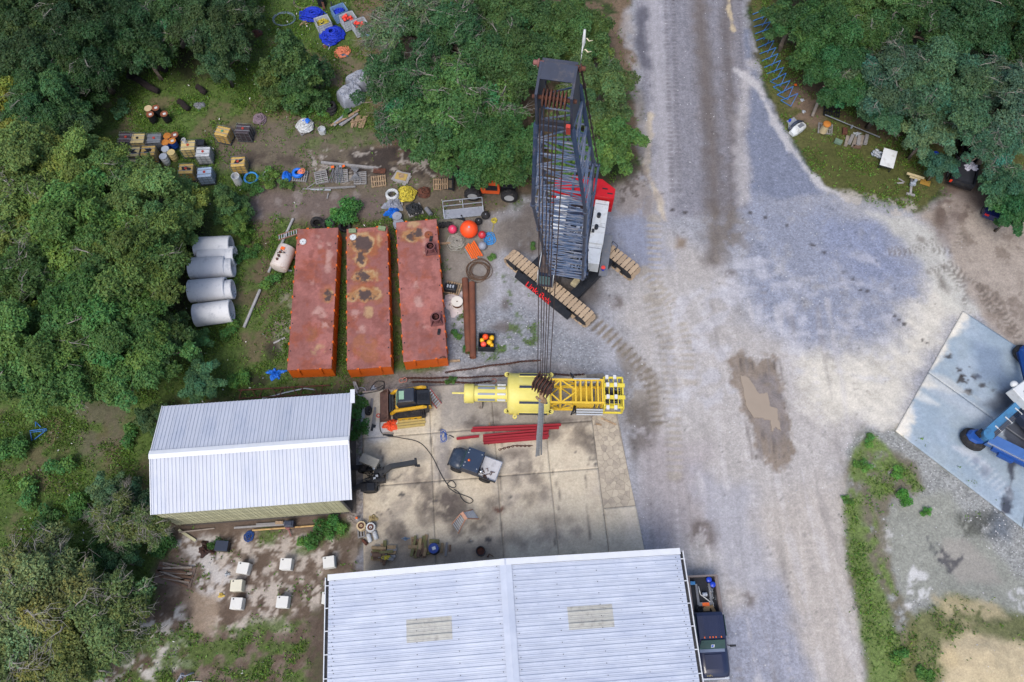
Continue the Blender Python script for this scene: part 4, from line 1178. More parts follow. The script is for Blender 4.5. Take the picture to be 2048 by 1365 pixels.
TT = {
	'oak': tree_template(1, 4.6, 3.6, 4.0, 15, 1350, .21, trunk_r=.38),
	'oak2': tree_template(2, 4.6, 3.4, 4.4, 17, 1350, .2, trunk_r=.36, twigs=14),
	'oak3': tree_template(9, 4.4, 3.6, 3.6, 13, 1350, .2, trunk_r=.34, twigs=60),
	'open': tree_template(3, 4.4, 4.0, 3.2, 14, 620, .22, twigs=130, gap=2.6, trunk_r=.3),
	'small': tree_template(4, 2.6, 2.4, 2.6, 11, 1500, .21, trunk_r=.18),
	'cone': tree_template(5, 2.3, 2.6, 3.8, 9, 1500, .2, cone=True, trunk_r=.18),
	'scrag': tree_template(6, 4.2, 2.6, 2.6, 16, 1300, .18, twigs=55, gap=1.4, trunk_r=.25),
}
def tree(kind, px, py, sc, tint, label, rz=None, zc=6.0, name="tree", cat="tree", group=None, zs=None):
	tm, cm, wm = TT[kind]
	p = gnd(px, py, zc * sc)
	r = thing(name, label, cat, p, random.uniform(0, 6.28) if rz is None else rz, group)
	r.scale = (sc, sc, zs or sc)
	t = link(bpy.data.objects.new("trunk", tm), r)
	c = link(bpy.data.objects.new("crown", cm), r)
	c.color = (*tint, 1)
	if wm: tag(link(bpy.data.objects.new("branches", wm), r), kind='stuff')
	return r
def tint(r, g, b, k=.83):
	f, l = random.uniform(.86, 1.16), (r + g + b) / 3
	return S((l + (r - l) * 1.0) * .93, l + (g - l) * 1.04, (l + (b - l)) * 1.02, k * f)
OLIVE, DARK, MID, BLUEG, YEL, DRY = tint(118, 138, 74), tint(66, 88, 48), tint(84, 112, 64), tint(86, 110, 80), tint(150, 150, 62), tint(118, 128, 74)
G_L, G_T, G_M, G_R = "oaks massed along the west side", "dark trees in the north-west wood", "oaks shading the middle of the yard", "trees massed in the north-east corner"
ALL = [
	('oak', 60, 335, .95, OLIVE, "light olive oak at the west edge above the darker oaks", G_L),
	('oak2', 176, 340, .8, OLIVE, "light olive oak right beside the pale tanks at its foot", G_L),
	('oak3', 40, 420, .9, OLIVE, "pale olive oak at the left picture edge with bare grey twigs", G_L),
	('oak2', 300, 414, .85, tint(112, 134, 66), "mid green oak between the tanks and the concrete pipes", G_L),
	('oak', 140, 470, 1.0, tint(104, 126, 62), "broad mid green oak in the heart of the west tree mass", G_L),
	('oak2', 248, 545, .95, tint(92, 116, 58), "dark green oak overhanging the ends of the concrete pipes", G_L),
	('oak3', 40, 560, .9, tint(88, 110, 58), "dull green oak with grey twigs halfway down the left edge", G_L),
	('oak', 190, 600, .95, tint(84, 108, 54), "dark oak in the deep green core left of the pipes", G_L),
	('oak2', 90, 690, .95, tint(88, 112, 58), "dark oak at the lower left end of the west tree mass", G_L),
	('oak', 245, 690, .85, tint(84, 110, 54), "dark oak at the bottom of the mass above the shed", G_L),
	('small', 300, 660, 1.0, DARK, "small dark tree at the lower right foot of the oaks", G_L),
	('small', 350, 440, .8, OLIVE, "small olive tree just above the concrete pipes", G_L),
	('cone', 455, 405, .62, tint(80, 104, 60), "young pine-like tree beside the white barrel", None),
	('small', 470, 440, .42, tint(104, 124, 62), "low leafy sapling below the young pine", None),
	# north-west wood
	('oak', 30, 20, .8, DARK, "dark tree filling the top left picture corner", G_T),
	('oak2', 150, 15, .8, tint(56, 80, 46), "dark tree second along the top edge from the left", G_T),
	('oak', 260, 35, .7, tint(52, 76, 44), "very dark tree third along the top edge", G_T),
	('oak3', 330, 20, .7, tint(72, 94, 54), "tree with grey twigs fourth along the top edge", G_T),
	('oak2', 430, 40, .75, tint(64, 88, 50), "tree at the right end of the north-west wood", G_T),
	('oak', 70, 110, .8, tint(58, 80, 46), "dark tree in the second row at the left edge", G_T),
	('oak2', 175, 110, .75, tint(54, 78, 44), "dark tree in the second row above the fallen logs", G_T),
	('small', 285, 95, .95, tint(58, 82, 48), "small round dark tree behind the fallen logs", G_T),
	('small', 440, 120, .8, tint(62, 88, 50), "small tree at the edge of the clearing near the logs", G_T),
	('oak2', 90, 195, .75, tint(70, 94, 56), "mid green tree leaning over the edge left of the drums", G_T),
	('small', 10, 200, .95, YEL, "yellowish tree at the left picture edge", None),
	('small', 30, 250, .8, tint(138, 136, 60), "small yellow-green tree under the yellowish one", None),
	('small', 140, 240, .8, tint(66, 92, 54), "small dark tree at the lower end of the wood's left arm", G_T),
	('oak', 250, -50, .8, DARK, "dark tree cut by the top picture edge near the middle of the wood", G_T),
	('oak', 60, -60, .9, DARK, "dark tree cut by the top picture edge at far left", G_T),
	('oak2', 420, -50, .8, tint(60, 84, 48), "dark tree cut by the top picture edge right of the wood", G_T),
	('cone', 590, 130, 1.05, tint(72, 98, 54), "dark bushy conical tree alone left of the blue piles", None),
	('cone', 545, 160, .7, tint(84, 106, 56), "lower bushy tree beside the lone conical one", None),
	('small', 600, 175, .62, tint(70, 98, 56), "small round tree just above the fallen grey log", None),
	# middle oaks
	('open', 822, 35, .85, tint(98, 122, 88), "thin oak with many bare grey branches over the net crates", G_M),
	('oak3', 800, 170, .85, tint(74, 106, 68), "oak leaning over the grey covered bales", G_M),
	('oak3', 900, 60, .9, tint(80, 108, 68), "oak with grey twigs near the top edge, left of the crane tip", G_M),
	('oak3', 920, 190, .95, MID, "large oak in the middle of the grove", G_M),
	('oak2', 1010, 120, .85, tint(76, 104, 60), "oak directly left of the crane boom head", G_M),
	('oak', 985, 288, .8, tint(82, 110, 58), "bright green oak hanging over the orange loader", G_M),
	('small', 868, 268, 1.1, tint(70, 102, 56), "low oak on the left above the dark wheel ruts", G_M),
	('oak2', 1020, 10, .8, tint(74, 100, 56), "oak at the top edge above the crane boom", G_M),
	('oak', 1130, 50, .75, tint(82, 106, 58), "oak behind the white rod on the boom head", G_M),
	('oak2', 1190, 190, .75, tint(86, 112, 60), "oak along the road's left side beside the boom", G_M),
	('small', 1230, 285, .95, tint(88, 112, 58), "low oak at the road edge near the red counterweight", G_M),
	('small', 1150, 300, .9, tint(84, 110, 56), "low oak standing behind the crane boom", G_M),
	('small', 1180, 100, .9, tint(92, 112, 60), "thin green tree by the road near the top edge", G_M),
	('open', 840, -50, .9, MID, "sparse oak cut by the top edge above the net crates", G_M),
	('oak2', 960, -60, .8, MID, "oak cut by the top edge above the grove", G_M),
	# north-east
	('small', 1585, 40, .9, tint(66, 96, 56), "small tree by the road at the start of the blue stands", G_R),
	('oak', 1660, 60, .8, tint(72, 102, 56), "dark green oak behind the blue stands", G_R),
	('oak2', 1740, 30, .8, tint(92, 112, 58), "olive oak at the top edge, centre of the corner wood", G_R),
	('oak3', 1820, 40, .8, tint(70, 94, 54), "oak with a bare twiggy crown at the top edge", G_R),
	('oak', 1920, 40, .85, tint(64, 88, 52), "dark oak at the top edge left of the corner", G_R),
	('oak2', 2030, 50, .85, tint(54, 78, 46), "very dark oak in the top right picture corner", G_R),
	('oak', 1690, 140, .68, tint(62, 94, 56), "dark oak above the leaning timber post", G_R),
	('oak3', 1790, 150, .85, BLUEG, "large blue-green oak left of centre in the corner wood", G_R),
	('oak2', 1900, 160, .9, tint(80, 108, 74), "large blue-green oak in the centre of the corner wood", G_R),
	('oak3', 2030, 190, .9, BLUEG, "blue-green oak with pale twigs at the right edge", G_R),
	('oak2', 1770, 200, .58, tint(74, 108, 82), "lower blue-green oak above the stacked blocks", G_R),
	('small', 1855, 265, .85, tint(88, 112, 78), "blue-green tree overhanging the white panel", G_R),
	('small', 1880, 330, .55, tint(76, 108, 84), "small blue-green tree between panel and pickup", G_R),
	('oak3', 1992, 285, .66, tint(76, 108, 82), "blue-green oak shading the parked pickup", G_R),
	('small', 2012, 374, .78, tint(66, 98, 72), "dark tree over the second parked vehicle", G_R),
	('small', 2035, 420, .75, tint(58, 96, 56), "green tree at the right edge above the sandy bank", G_R),
	('oak', 1800, -60, .85, DARK, "dark oak cut by the top edge in the corner wood", G_R),
	('oak2', 1980, -60, .9, DARK, "dark oak cut by the top edge near the corner", G_R),
	('oak', 1650, -50, .8, tint(70, 96, 54), "oak cut by the top edge beside the road", G_R),
	('oak', 2140, 170, .9, DARK, "oak cut by the right picture edge", G_R),
	# south-west
	('scrag', 70, 1200, .95, DRY, "sparse brownish tree with white branches in the lower left", "brownish trees in the lower left corner"),
	('scrag', 170, 1255, .85, tint(112, 124, 70), "thin brownish tree right of the white-branched one", "brownish trees in the lower left corner"),
	('scrag', 40, 1330, .8, tint(112, 122, 68), "brownish tree cut by the lower left picture corner", "brownish trees in the lower left corner"),
	('open', 255, 1035, .52, tint(104, 112, 60), "feathery yellow-green tree at the shed's lower left corner", None),
	('small', 285, 1010, .62, tint(52, 80, 54), "dark small tree tucked against the shed's left end", None),
	('small', 215, 985, .5, tint(90, 112, 74), "pale feathery sapling in the weeds left of the shed", None),
	('small', 400, 765, .6, tint(78, 110, 74), "feathery bush above the shed's left roof corner", None),
	('small', 300, 835, .45, tint(72, 98, 54), "green bush close to the shed's upper left corner", None),
	('small', 385, 690, .5, tint(78, 106, 56), "green bush below the lowest concrete pipe", None),
	('small', 240, 1120, .5, tint(50, 78, 48), "dark bush between the brownish trees and the log pile", None),
]
for kind, px, py, sc, tn_, lab, grp in ALL:
	tn_ = tuple(c * f for c, f in zip(tn_, (random.uniform(.88, 1.12), random.uniform(.92, 1.08), random.uniform(.85, 1.15))))
	tree(kind, px, py, sc, tn_, lab, group=grp, zc={'small': 3.8, 'cone': 3.5, 'scrag': 4.2}.get(kind, 5.6))
# shrubs and leafy weeds one can tell apart
def shrub_template(seed, Rc, n, per, size, H=.8):
	rs = np.random.RandomState(seed)
	C = [np.array([rs.normal(0, Rc * .45), rs.normal(0, Rc * .45), H * rs.uniform(.35, .8)]) for _ in range(n)]
	V, T = leaf_cloud(C, [Rc * rs.uniform(.35, .5) for _ in range(n)], per, size, rs, .8, -.5)
	st = MB()
	for c in C: st.tube([(0, 0, 0), (c[0] * .6, c[1] * .6, c[2] * .7), tuple(c)], [.03, .02, .01], 4)
	return st.mesh("stem", [M_BARK]), cloud_mesh("foliage", V, T)
SHR = [shrub_template(20 + k, 1.0, 7, 1000, .17) for k in range(3)]
def shrub(px, py, r, tn_, label, group="leafy bushes growing among the stored goods"):
	st, fo = random.choice(SHR)
	o = thing("shrub", label, "bush", gnd(px, py, .4), random.uniform(0, 6.3), group)
	o.scale = (r, r, r * .9)
	link(bpy.data.objects.new("stem", st), o)
	f = link(bpy.data.objects.new("foliage", fo), o)
	f.color = (*tn_, 1)
for px, py, r, tn_, lab in [
	(690, 428, 1.25, tint(72, 118, 56), "bright green bush above the first two orange hulls"),
	(668, 436, .8, tint(78, 124, 58), "green bush sprouting beside the old tyres"),
	(540, 358, .8, tint(112, 136, 62), "weedy bush growing through the clear hose coil"),
	(572, 366, .55, tint(96, 120, 58), "small bush in front of the blue bundle"),
	(500, 376, .7, tint(84, 118, 58), "leafy weeds below the blue hose coil"),
	(490, 470, .7, tint(92, 124, 50), "tall weed clump right of the concrete pipes"),
	(505, 500, .6, tint(76, 110, 52), "weed clump between the pipes and the rusty tank"),
	(478, 505, .6, tint(70, 104, 52), "dark weeds at the mouths of the upper pipes"),
	(640, 215, .9, tint(100, 132, 62), "flowering weed bush below the fallen grey log"),
	(600, 222, .7, tint(92, 126, 58), "weed bush left of the tyre stack"),
	(690, 225, .5, tint(88, 120, 58), "weeds between tyre stack and planks"),
	(540, 560, .8, tint(84, 114, 54), "bush on the fallen pole"),
	(712, 815, .8, tint(84, 126, 58), "bush at the shed's upper right corner"),
	(716, 862, .7, tint(78, 120, 54), "bush under the shed's right roof edge"),
	(640, 1068, .9, tint(76, 118, 52), "green bush in front of the shed's khaki wall"),
	(672, 1050, .7, tint(82, 122, 54), "bush at the lower right corner of the khaki wall"),
	(612, 1085, .6, tint(86, 122, 56), "low bush right of the rusty pole"),
	(430, 1090, .5, tint(70, 104, 50), "weeds beside the burnt heap"),
	(936, 695, .45, tint(80, 116, 56), "weeds growing beside the rusty pipes"),
	(912, 668, .45, tint(84, 118, 56), "weeds between the third hull and the pipes"),
	(945, 600, .35, tint(84, 120, 54), "tuft at the upper end of the pipes"),
	(1065, 489, .35, tint(84, 112, 56), "lone tuft beside the crane track"),
	(900, 760, .35, tint(90, 122, 56), "tuft among the rusty chains"),
	(985, 512, .35, tint(90, 120, 58), "tuft by the rusty wire coil"),
	(1725, 930, .5, tint(96, 132, 58), "green clump at the north tip of the gravel island"),
	(1812, 992, .6, tint(84, 136, 54), "round bright clump on the gravel near the apron"),
	(1855, 1024, .35, tint(84, 132, 54), "small bright clump out on the gravel"),
	(1795, 945, .5, tint(96, 134, 58), "green clump beside the apron's edge"),
	(1740, 880, .5, tint(92, 128, 58), "grassy clump at the pointed end of the apron"),
	(1700, 1000, .35, tint(100, 134, 60), "clump at the lane's edge on the island"),
	(1800, 1310, .6, tint(92, 126, 56), "green clump left of the sand mound"),
	(1850, 1345, .6, tint(86, 120, 54), "green clump at the foot of the sand mound"),
	(1995, 1270, .5, tint(90, 124, 56), "green clump on top of the sand mound"),
	(320, 1090, .9, tint(60, 96, 48), "dark bush above the log pile"),
	(275, 1180, .9, tint(84, 112, 54), "bush left of the log pile"),
	(30, 900, 1.1, tint(74, 108, 52), "dark weedy bush at the left edge below the oaks"),
	(160, 1010, 1.0, tint(82, 116, 54), "weedy bush left of the pale feathery sapling"),
	(100, 1050, 1.0, tint(74, 106, 52), "weedy bush just above the lower left trees"),
	(460, 660, .8, tint(88, 122, 56), "weeds right below the lowest concrete pipe's mouth"),
	(480, 760, .8, tint(88, 122, 56), "weed bush above the middle of the shed roof"),
	(120, 935, 1.0, tint(88, 122, 60), "weedy bush in the field left of the shed"),
	(60, 985, 1.0, tint(84, 116, 58), "weedy bush near the left edge of the field"),
	(200, 1100, .9, tint(76, 108, 54), "weedy bush above the brownish trees"),
	(260, 870, .8, tint(78, 114, 54), "bush beside the shed's left roof edge"),
	(240, 215, .8, tint(98, 130, 84), "pale flowering bush left of the loose drums"),
]:
	shrub(px, py, r, tn_, lab)
# ground cover: one mass of weeds and grass blades, thicker where the ground is green
sel = np.where((PG.X > -46) & (PG.X < 46) & (PG.Y > -1) & (PG.Y < 57))[0]
prob = PG.W[sel, 1] ** 1.5 * (.15 + 1.6 * sstep(.46, .62, fbm(PG.X[sel] * .55, PG.Y[sel] * .55, 41, 4, .6)))
prob = prob * np.where(PG.X[sel] < -8, 1.9, np.where(PG.Y[sel] < 22, .55, .9))
pick = sel[RND.rand(len(sel)) < prob * .62]
nb = 4
base = np.stack([PG.X[pick], PG.Y[pick], GZ[pick]], 1)
N = len(base)
bs = np.repeat(base, nb, 0) + np.hstack([RND.normal(0, .09, (N * nb, 2)), RND.uniform(0, .10, (N * nb, 1))])
up = RND.normal(0, .7, (N * nb, 3)) + np.array([0, 0, .55])
up /= np.linalg.norm(up, axis=1)[:, None]
sd = np.cross(up, RND.normal(0, 1, (N * nb, 3)))
sd /= np.linalg.norm(sd, axis=1)[:, None]
Lb = RND.uniform(.09, .24, (N * nb, 1))
V = np.stack([bs, bs + up * Lb * .5 + sd * Lb * .22, bs + up * Lb, bs + up * Lb * .5 - sd * Lb * .22], 1).reshape(-1, 3)
V[:, 2] = np.maximum(V[:, 2], -.05)
tn_ = (RND.uniform(.6, 1.4, N * nb) * np.repeat(.8 + .5 * fbm(base[:, 0] * .4, base[:, 1] * .4, 44), nb))
colr = S(98, 132, 54, .72)
hue = RND.normal(0, .12, N * nb)
T_ = np.stack([colr[0] * tn_ * (1 + hue), colr[1] * tn_, colr[2] * tn_ * (1 - hue), np.ones(N * nb)], 1)
wt = RND.rand(N * nb) < .006 * np.repeat((base[:, 0] < 0), nb)
T_[wt, :3] = .7
weeds = bpy.data.objects.new("weeds", cloud_mesh("weeds", V, np.repeat(T_, 4, 0)))
link(weeds)
tag(weeds, kind='stuff')
# ------------------------------------------------------------------ crawler crane
M_NAVY = mat("navy_steel", S(50, 68, 98, .62), rough=.5, var=.2, scale=3, dirt=S(128, 112, 106, .7), damt=.33, dscale=3)
M_LACE = mat("weathered_blue_tube", S(88, 112, 148, .70), rough=.5, var=.25, scale=4, dirt=S(150, 146, 148, .72), damt=.45, dscale=4)
M_DARKB = mat("dark_blue_steel", S(44, 54, 76, .7), rough=.5, var=.2, dirt=S(92, 86, 84), damt=.34, dscale=3)
M_RUST = mat("rusty_steel", S(112, 68, 52, .62), rough=.85, var=.3, scale=4, dirt=S(66, 46, 42, .6), damt=.45, dscale=5, objvar=.1)
M_CABLE = mat("wire_rope", S(72, 54, 50, .6), rough=.8, var=.25, scale=6)
M_REDP = mat("red_paint", S(206, 26, 34, .72), rough=.4, var=.1, dirt=S(120, 30, 34, .6), damt=.3, dscale=3)
M_WHITE = mat("white_paint", S(222, 226, 228, .68), rough=.5, var=.06, dirt=S(170, 168, 162, .75), damt=.36, dscale=2.5)
M_SHOE = mat("dusty_track_steel", S(188, 166, 140, .72), rough=.9, var=.18, scale=6, objvar=.1, dirt=S(128, 104, 84, .7), damt=.36, dscale=6)
M_BLK = mat("black_machine_paint", S(34, 38, 46, .62), rough=.5, var=.25, dirt=S(82, 78, 74, .65), damt=.34, dscale=2.5)
M_GLASS = mat("tinted_glass", S(88, 118, 118, .6), rough=.08, var=.1, spec=.6)
M_GREYP = mat("grey_paint", S(118, 122, 130, .72), rough=.6, var=.15, dirt=S(150, 140, 128), damt=.34, dscale=3)
M_RUBBER = mat("tyre_rubber", S(42, 42, 46, .62), rough=.9, var=.25, scale=6, dirt=S(96, 90, 84, .6), damt=.36, dscale=5)
M_GALV = mat("galvanised_metal", S(176, 184, 196, .75), rough=.45, metal=.3, var=.1)
a0, a1 = at(1021, 507, 1.15), at(1179, 633, 1.15)
td = (a1 - a0).normalized()                       # along the tracks
tn = Vector((-td.y, td.x, 0))
TL_ = (a1 - a0).length
b1 = at(1272, 540, 1.15)
off = (b1 - a1) - td * (b1 - a1).dot(td)
GA = off.length
tn = off.normalized()
midA = (a0 + a1) / 2
CC = midA + off / 2
CC.z = 0
CR = thing("crawler_crane", "tall blue lattice-boom crawler crane with tan track shoes and red counterweight", "crane", CC, 0)
ta = math.atan2(td.y, td.x)
Mt = Matrix.Rotation(ta, 4, 'Z')
def track(side):
	c = tn * (side * GA / 2)
	L, Hh = TL_ + .35, 1.1
	fr = MB()
	A, B = c - td * (L / 2 - .55), c + td * (L / 2 - .55)
	fr.beam(A + Vector((0, 0, .56)), B + Vector((0, 0, .56)), .62, .62)
	fr.beam(A * .8 + B * .2 + Vector((0, 0, .62)), B * .8 + A * .2 + Vector((0, 0, .62)), 1.06, .42)
	for k in range(9):
		q = A.lerp(B, (k + .5) / 9) + Vector((0, 0, .2))
		fr.cyl(q - tn * .42, q + tn * .42, .17, n=10)
	for q in (A, B):
		q = q + Vector((0, 0, .56))
		fr.cyl(q - tn * .4, q + tn * .4, .46, n=14)
	t = fr.build("track_frame", M_BLK, CR)
	sh = MB()
	sh.box((.03, 0, 0), (.29, .98, .07))
	for k in range(5):
		y = -.2 + .1 * k
		sh.box((-.14 + (.03 if k % 2 else 0), y, -.01), (.12, .055, .05))
	sh.box((0, -.30, .05), (.10, .36, .05))
	sh.box((0, .30, .05), (.10, .36, .05))
	sme = sh.mesh("track_shoe", [M_SHOE])
	per = 2 * (L - 1.1) + 2 * math.pi * .55
	n = int(per / .37)
	for k in range(n):
		s = per * k / n
		st = L - 1.1
		if s < st:
			p, ang = -st / 2 + s, 0
			x, z = p, Hh
		elif s < st + math.pi * .55:
			ang = (s - st) / .55
			x, z = st / 2 + math.sin(ang) * .55, .55 + math.cos(ang) * .55
		elif s < 2 * st + math.pi * .55:
			x, z, ang = st / 2 - (s - st - math.pi * .55), 0.04, math.pi
		else:
			ang = math.pi + (s - 2 * st - math.pi * .55) / .55
			x, z = -st / 2 + math.sin(ang) * .55, .55 + math.cos(ang) * .55
		if ang == math.pi and 2 < k % 7: pass
		o = bpy.data.objects.new("track_shoe", sme)
		link(o, t)
		M = Matrix.Translation(c) @ Mt @ Matrix.Translation((x, 0, z)) @ Matrix.Rotation(ang, 4, 'Y')
		o.matrix_local = M
	return t
trA = track(-1)
trB = track(1)
# lettering on the outer face of the near track frame
fc = bpy.data.curves.new("lettering", 'FONT')
fc.body = "Link-Belt"
fc.size = .72
fc.extrude = .006
fc.shear = .15
fc.space_character = .92
fc.materials.append(mat("red_lettering", S(232, 40, 44, .8), rough=.5, var=.03))
lt = bpy.data.objects.new("lettering", fc)
link(lt, trA)
lt.rotation_euler = (R(60), 0, ta)
lp = tn * (-GA / 2 - .905) + td * (-1.55) + Vector((0, 0, .28))
lt.location = lp
m = MB()
q0 = tn * (-GA / 2 - .54)
m.loft([[q + tn * 0 for q in (q0 - td * (TL_ * f) + Vector((0, 0, .84)), q0 - td * (TL_ * f) - tn * .36 + Vector((0, 0, .22)), q0 - td * (TL_ * f) + Vector((0, 0, .22)))] for f in (-.34, .34)])
m.build("guard_plate", M_BLK, trA)
for sgn in (1,):
	m = MB()
	p0 = tn * (GA / 2 + .1) + td * (TL_ * .16) + Vector((0, 0, 1.15))
	m.tube([p0, p0 + tn * .45 + Vector((0, 0, .3)), p0 + tn * .4 + td * .5 + Vector((0, 0, .35)), p0 + td * .6 + Vector((0, 0, .05))], .03, 5)
	m.build("grab_handle", M_BLK, trB)
m = MB()
for f in (-.24, .24):
	m.beam(tn * (-GA / 2) + td * (TL_ * f) + Vector((0, 0, .75)), tn * (GA / 2) + td * (TL_ * f) + Vector((0, 0, .75)), .7, .55)
m.cyl((0, 0, .5), (0, 0, 1.35), 1.15, n=24)
m.beam(td * -1.6 + Vector((0, 0, .7)), td * 1.6 + Vector((0, 0, .7)), 1.6, .5)
m.build("carbody", M_BLK, CR)
m = MB()
q = at(1151, 563, 1.3) - CC
m.box((q.x, q.y, 1.12), (.42, .62, .3), R(-38))
m.build("valve_box", mat("cream_box", S(196, 184, 148, .72), rough=.7, var=.2, dirt=S(120, 100, 80), damt=.4, dscale=5), CR)
# upper works: local frame with +x ahead (towards the camera side)
UA = math.atan2(-13.4, -2.35)
ux, uy = Vector((math.cos(UA), math.sin(UA), 0)), Vector((-math.sin(UA), math.cos(UA), 0))    # uy = to the picture's right
def U(x, y, z):
	return ux * x + uy * y + Vector((0, 0, z))
def ubox(m, x0, x1, y0, y1, z0, z1):
	m.box(U((x0 + x1) / 2, (y0 + y1) / 2, (z0 + z1) / 2), (x1 - x0, y1 - y0, z1 - z0), UA)
m = MB()
ubox(m, -4.9, 1.5, -1.25, 1.3, 1.4, 1.9)
ubox(m, -.4, 2.1, -.75, -.55, 1.6, 2.8)
ubox(m, -.4, 2.1, .75, .95, 1.6, 2.8)
m.build("revolving_frame", M_BLK, CR)
hood = []
for (x0, x1, y0, y1, z1) in ((-4.3, -2.4, .95, 1.95, 3.0), (-2.38, -.7, .95, 1.95, 3.0), (-.68, .9, .95, 1.9, 2.85), (-4.3, -2.4, -1.9, -.95, 3.0), (-2.38, -.9, -1.9, -.95, 2.9)):
	m = MB()
	ubox(m, x0, x1, y0, y1, 1.7, z1)
	m.mat(1)
	ubox(m, x0 + .3, x0 + .34, y0 + .05, y1 - .05, z1, z1 + .012)
	h = m.build("side_housing", [M_WHITE, M_GREYP], CR, bevel=.03)
	hood.append(h)
m = MB()
for (x, y) in ((-2.9, 1.35), (-1.9, 1.3)):
	m.cyl(U(x, y, 3.0), U(x, y, 3.35), .14, n=10)
ubox(m, -1.7, -1.5, 1.02, 1.2, 3.0, 3.2)
m.build("exhaust_stack", M_BLK, hood[0])
m = MB()
ubox(m, -2.4, 1.0, 2.0, 2.6, 1.52, 1.58)
ubox(m, .2, 1.05, 2.0, 2.5, 1.5, 1.56)
m.build("side_walkway", M_GREYP, CR)
m = MB()
for k in range(6):
	ubox(m, -3.8 + .62 * k, -3.4 + .62 * k, -.85, .85, 1.9, 2.15 + .25 * (k % 3))
for k in range(3):
	a = U(-2.9 + 1.25 * k, -.8, 2.45)
	b = U(-2.9 + 1.25 * k, .8, 2.45)
	m.cyl(a, b, .40, n=14)
	m.cyl(a, a - uy * .06, .55, n=14)
	m.cyl(b, b + uy * .06, .55, n=14)
m.build("winch_drum", M_DARKB, CR)
m = MB()
m.mat(0)
for k in range(26):
	x, y = random.uniform(-3.5, 1.6), random.uniform(-.8, .8)
	ubox(m, x, x + random.uniform(.08, .3), y, y + random.uniform(.08, .3), 2.2, 2.9 + random.uniform(0, .2))
for k in range(12):
	x, y = random.uniform(-3.2, 1.2), random.uniform(-.8, .8)
	m.tube([U(x, y, 2.7), U(x + .3, y + random.uniform(-.4, .4), 3.0), U(x + .8, y + random.uniform(-.4, .4), 2.8), U(x + 1.1, y, 2.5)], .03, 5)
mm_ = m.build("machinery", M_GALV, CR)
tag(mm_, kind='stuff')
# counterweight slabs
for k in range(3):
	m = MB()
	z0 = 1.5 + .62 * k
	prof = [U(-4.4, -2.25, 0), U(-4.4, 2.25, 0), U(-5.2, 2.25, 0), U(-5.9, 1.2, 0), U(-5.9, -1.2, 0), U(-5.2, -2.25, 0)]
	m.prism([(q.x, q.y) for q in prof], z0, z0 + .6)
	if k == 2:
		m.mat(1)
		for (x, y) in ((-5.1, 1.5), (-4.75, 1.9), (-5.1, -1.5)):
			ubox(m, x - .06, x + .06, y - .2, y + .2, z0 + .6, z0 + .62)
	o = m.build("counterweight", [M_REDP, M_BLK], CR, bevel=.04)
	fix_normals(o.data)
# cab
CB = MB()
cy0, cy1 = -2.15, -1.15
CB.loft([[U(.9, cy0, z), U(2.5 - (.18 if z > 2.6 else 0), cy0, z), U(2.5 - (.18 if z > 2.6 else 0), cy1, z), U(.9, cy1, z)] for z in (1.35, 2.0, 2.9, 3.0)])
cabo = CB.build("cab", M_DARKB, CR)
fix_normals(cabo.data)
m = MB()
ubox(m, .9, 2.3, cy0 + .05, cy1 - .05, 3.0, 3.06)
m.build("cab_roof", mat("dusty_brown_roof", S(104, 88, 80, .7), rough=.8, var=.2, dirt=S(60, 58, 62), damt=.45, dscale=3), cabo)
m = MB()
m.beam(U(2.51, cy0 + .07, 1.8), U(2.47, cy0 + .07, 2.8), .02, .05)
m.box(U(2.48, (cy0 + cy1) / 2, 2.2), (.06, .75, 1.1), UA)
m.box(U(1.65, cy0 - .01, 2.35), (1.1, .03, .75), UA)
m.build("window", M_GLASS, cabo)
m = MB()
for y in (cy0 - .05, cy1 + .05):
	m.tube([U(.7, y, 3.35), U(.8, y, 3.4), U(2.5, y, 3.4), U(2.55, y, 3.0), U(2.55, y, 1.5)], .035, 6)
m.build("hand_rail", M_WHITE, cabo)
# boom
ft = at(1138, 543, 2.7) - CC
tp = at(1113, 168, 35.4) - CC
ba = (tp - ft).normalized()
bs_ = Vector((-uy.x, -uy.y, 0)).normalized()
bs_ = (bs_ - ba * bs_.dot(ba)).normalized()           # sideways (to picture left)
bn = ba.cross(bs_).normalized()                       # depth
if bn.z < 0: bn = -bn
BL = (tp - ft).length
stat = [(0, 2.5, .55), (.12, 2.15, 1.9), (.70, 2.1, 2.0), (.955, 1.05, 1.25)]
def sec(t):
	for i in range(len(stat) - 1):
		if t <= stat[i + 1][0]:
			f = (t - stat[i][0]) / (stat[i + 1][0] - stat[i][0])
			return stat[i][1] * (1 - f) + stat[i + 1][1] * f, stat[i][2] * (1 - f) + stat[i + 1][2] * f
	return stat[-1][1], stat[-1][2]
def bp(t, i, j):
	w, d = sec(t)
	return ft + ba * (BL * t) + bs_ * (i * w / 2) + bn * (j * d / 2)
boom = MB()
boom.cyl(bp(0, -1, 0) - bs_ * .1, bp(0, 1, 0) + bs_ * .1, .14, n=10)
boom = boom.build("boom", M_NAVY, CR)
ts = [0, .12, .70, .955]
for i in (-1, 1):
	for j in (-1, 1):
		m = MB()
		m.tube([bp(t, i, j) for t in ts], .075, 8)
		for k in range(1, 6):
			t = .12 + .58 * (k - 1) / 4
			m.cyl(bp(t - .003, i, j), bp(t + .003, i, j), .12, n=8)
		m.build("chord", M_NAVY, boom)
ucyl = MB().cyl((0, 0, 0), (0, 0, 1), .036, n=6, caps=False).mesh("brace", [M_LACE])
def strut(a, b):
	o = bpy.data.objects.new("brace", ucyl)
	link(o, boom)
	d = b - a
	x, y, z = frame(d)
	M = Matrix((x, y, z)).transposed().to_4x4()
	M.translation = a
	o.matrix_local = M @ Matrix.Diagonal((1, 1, d.length, 1))
nb_ = 25
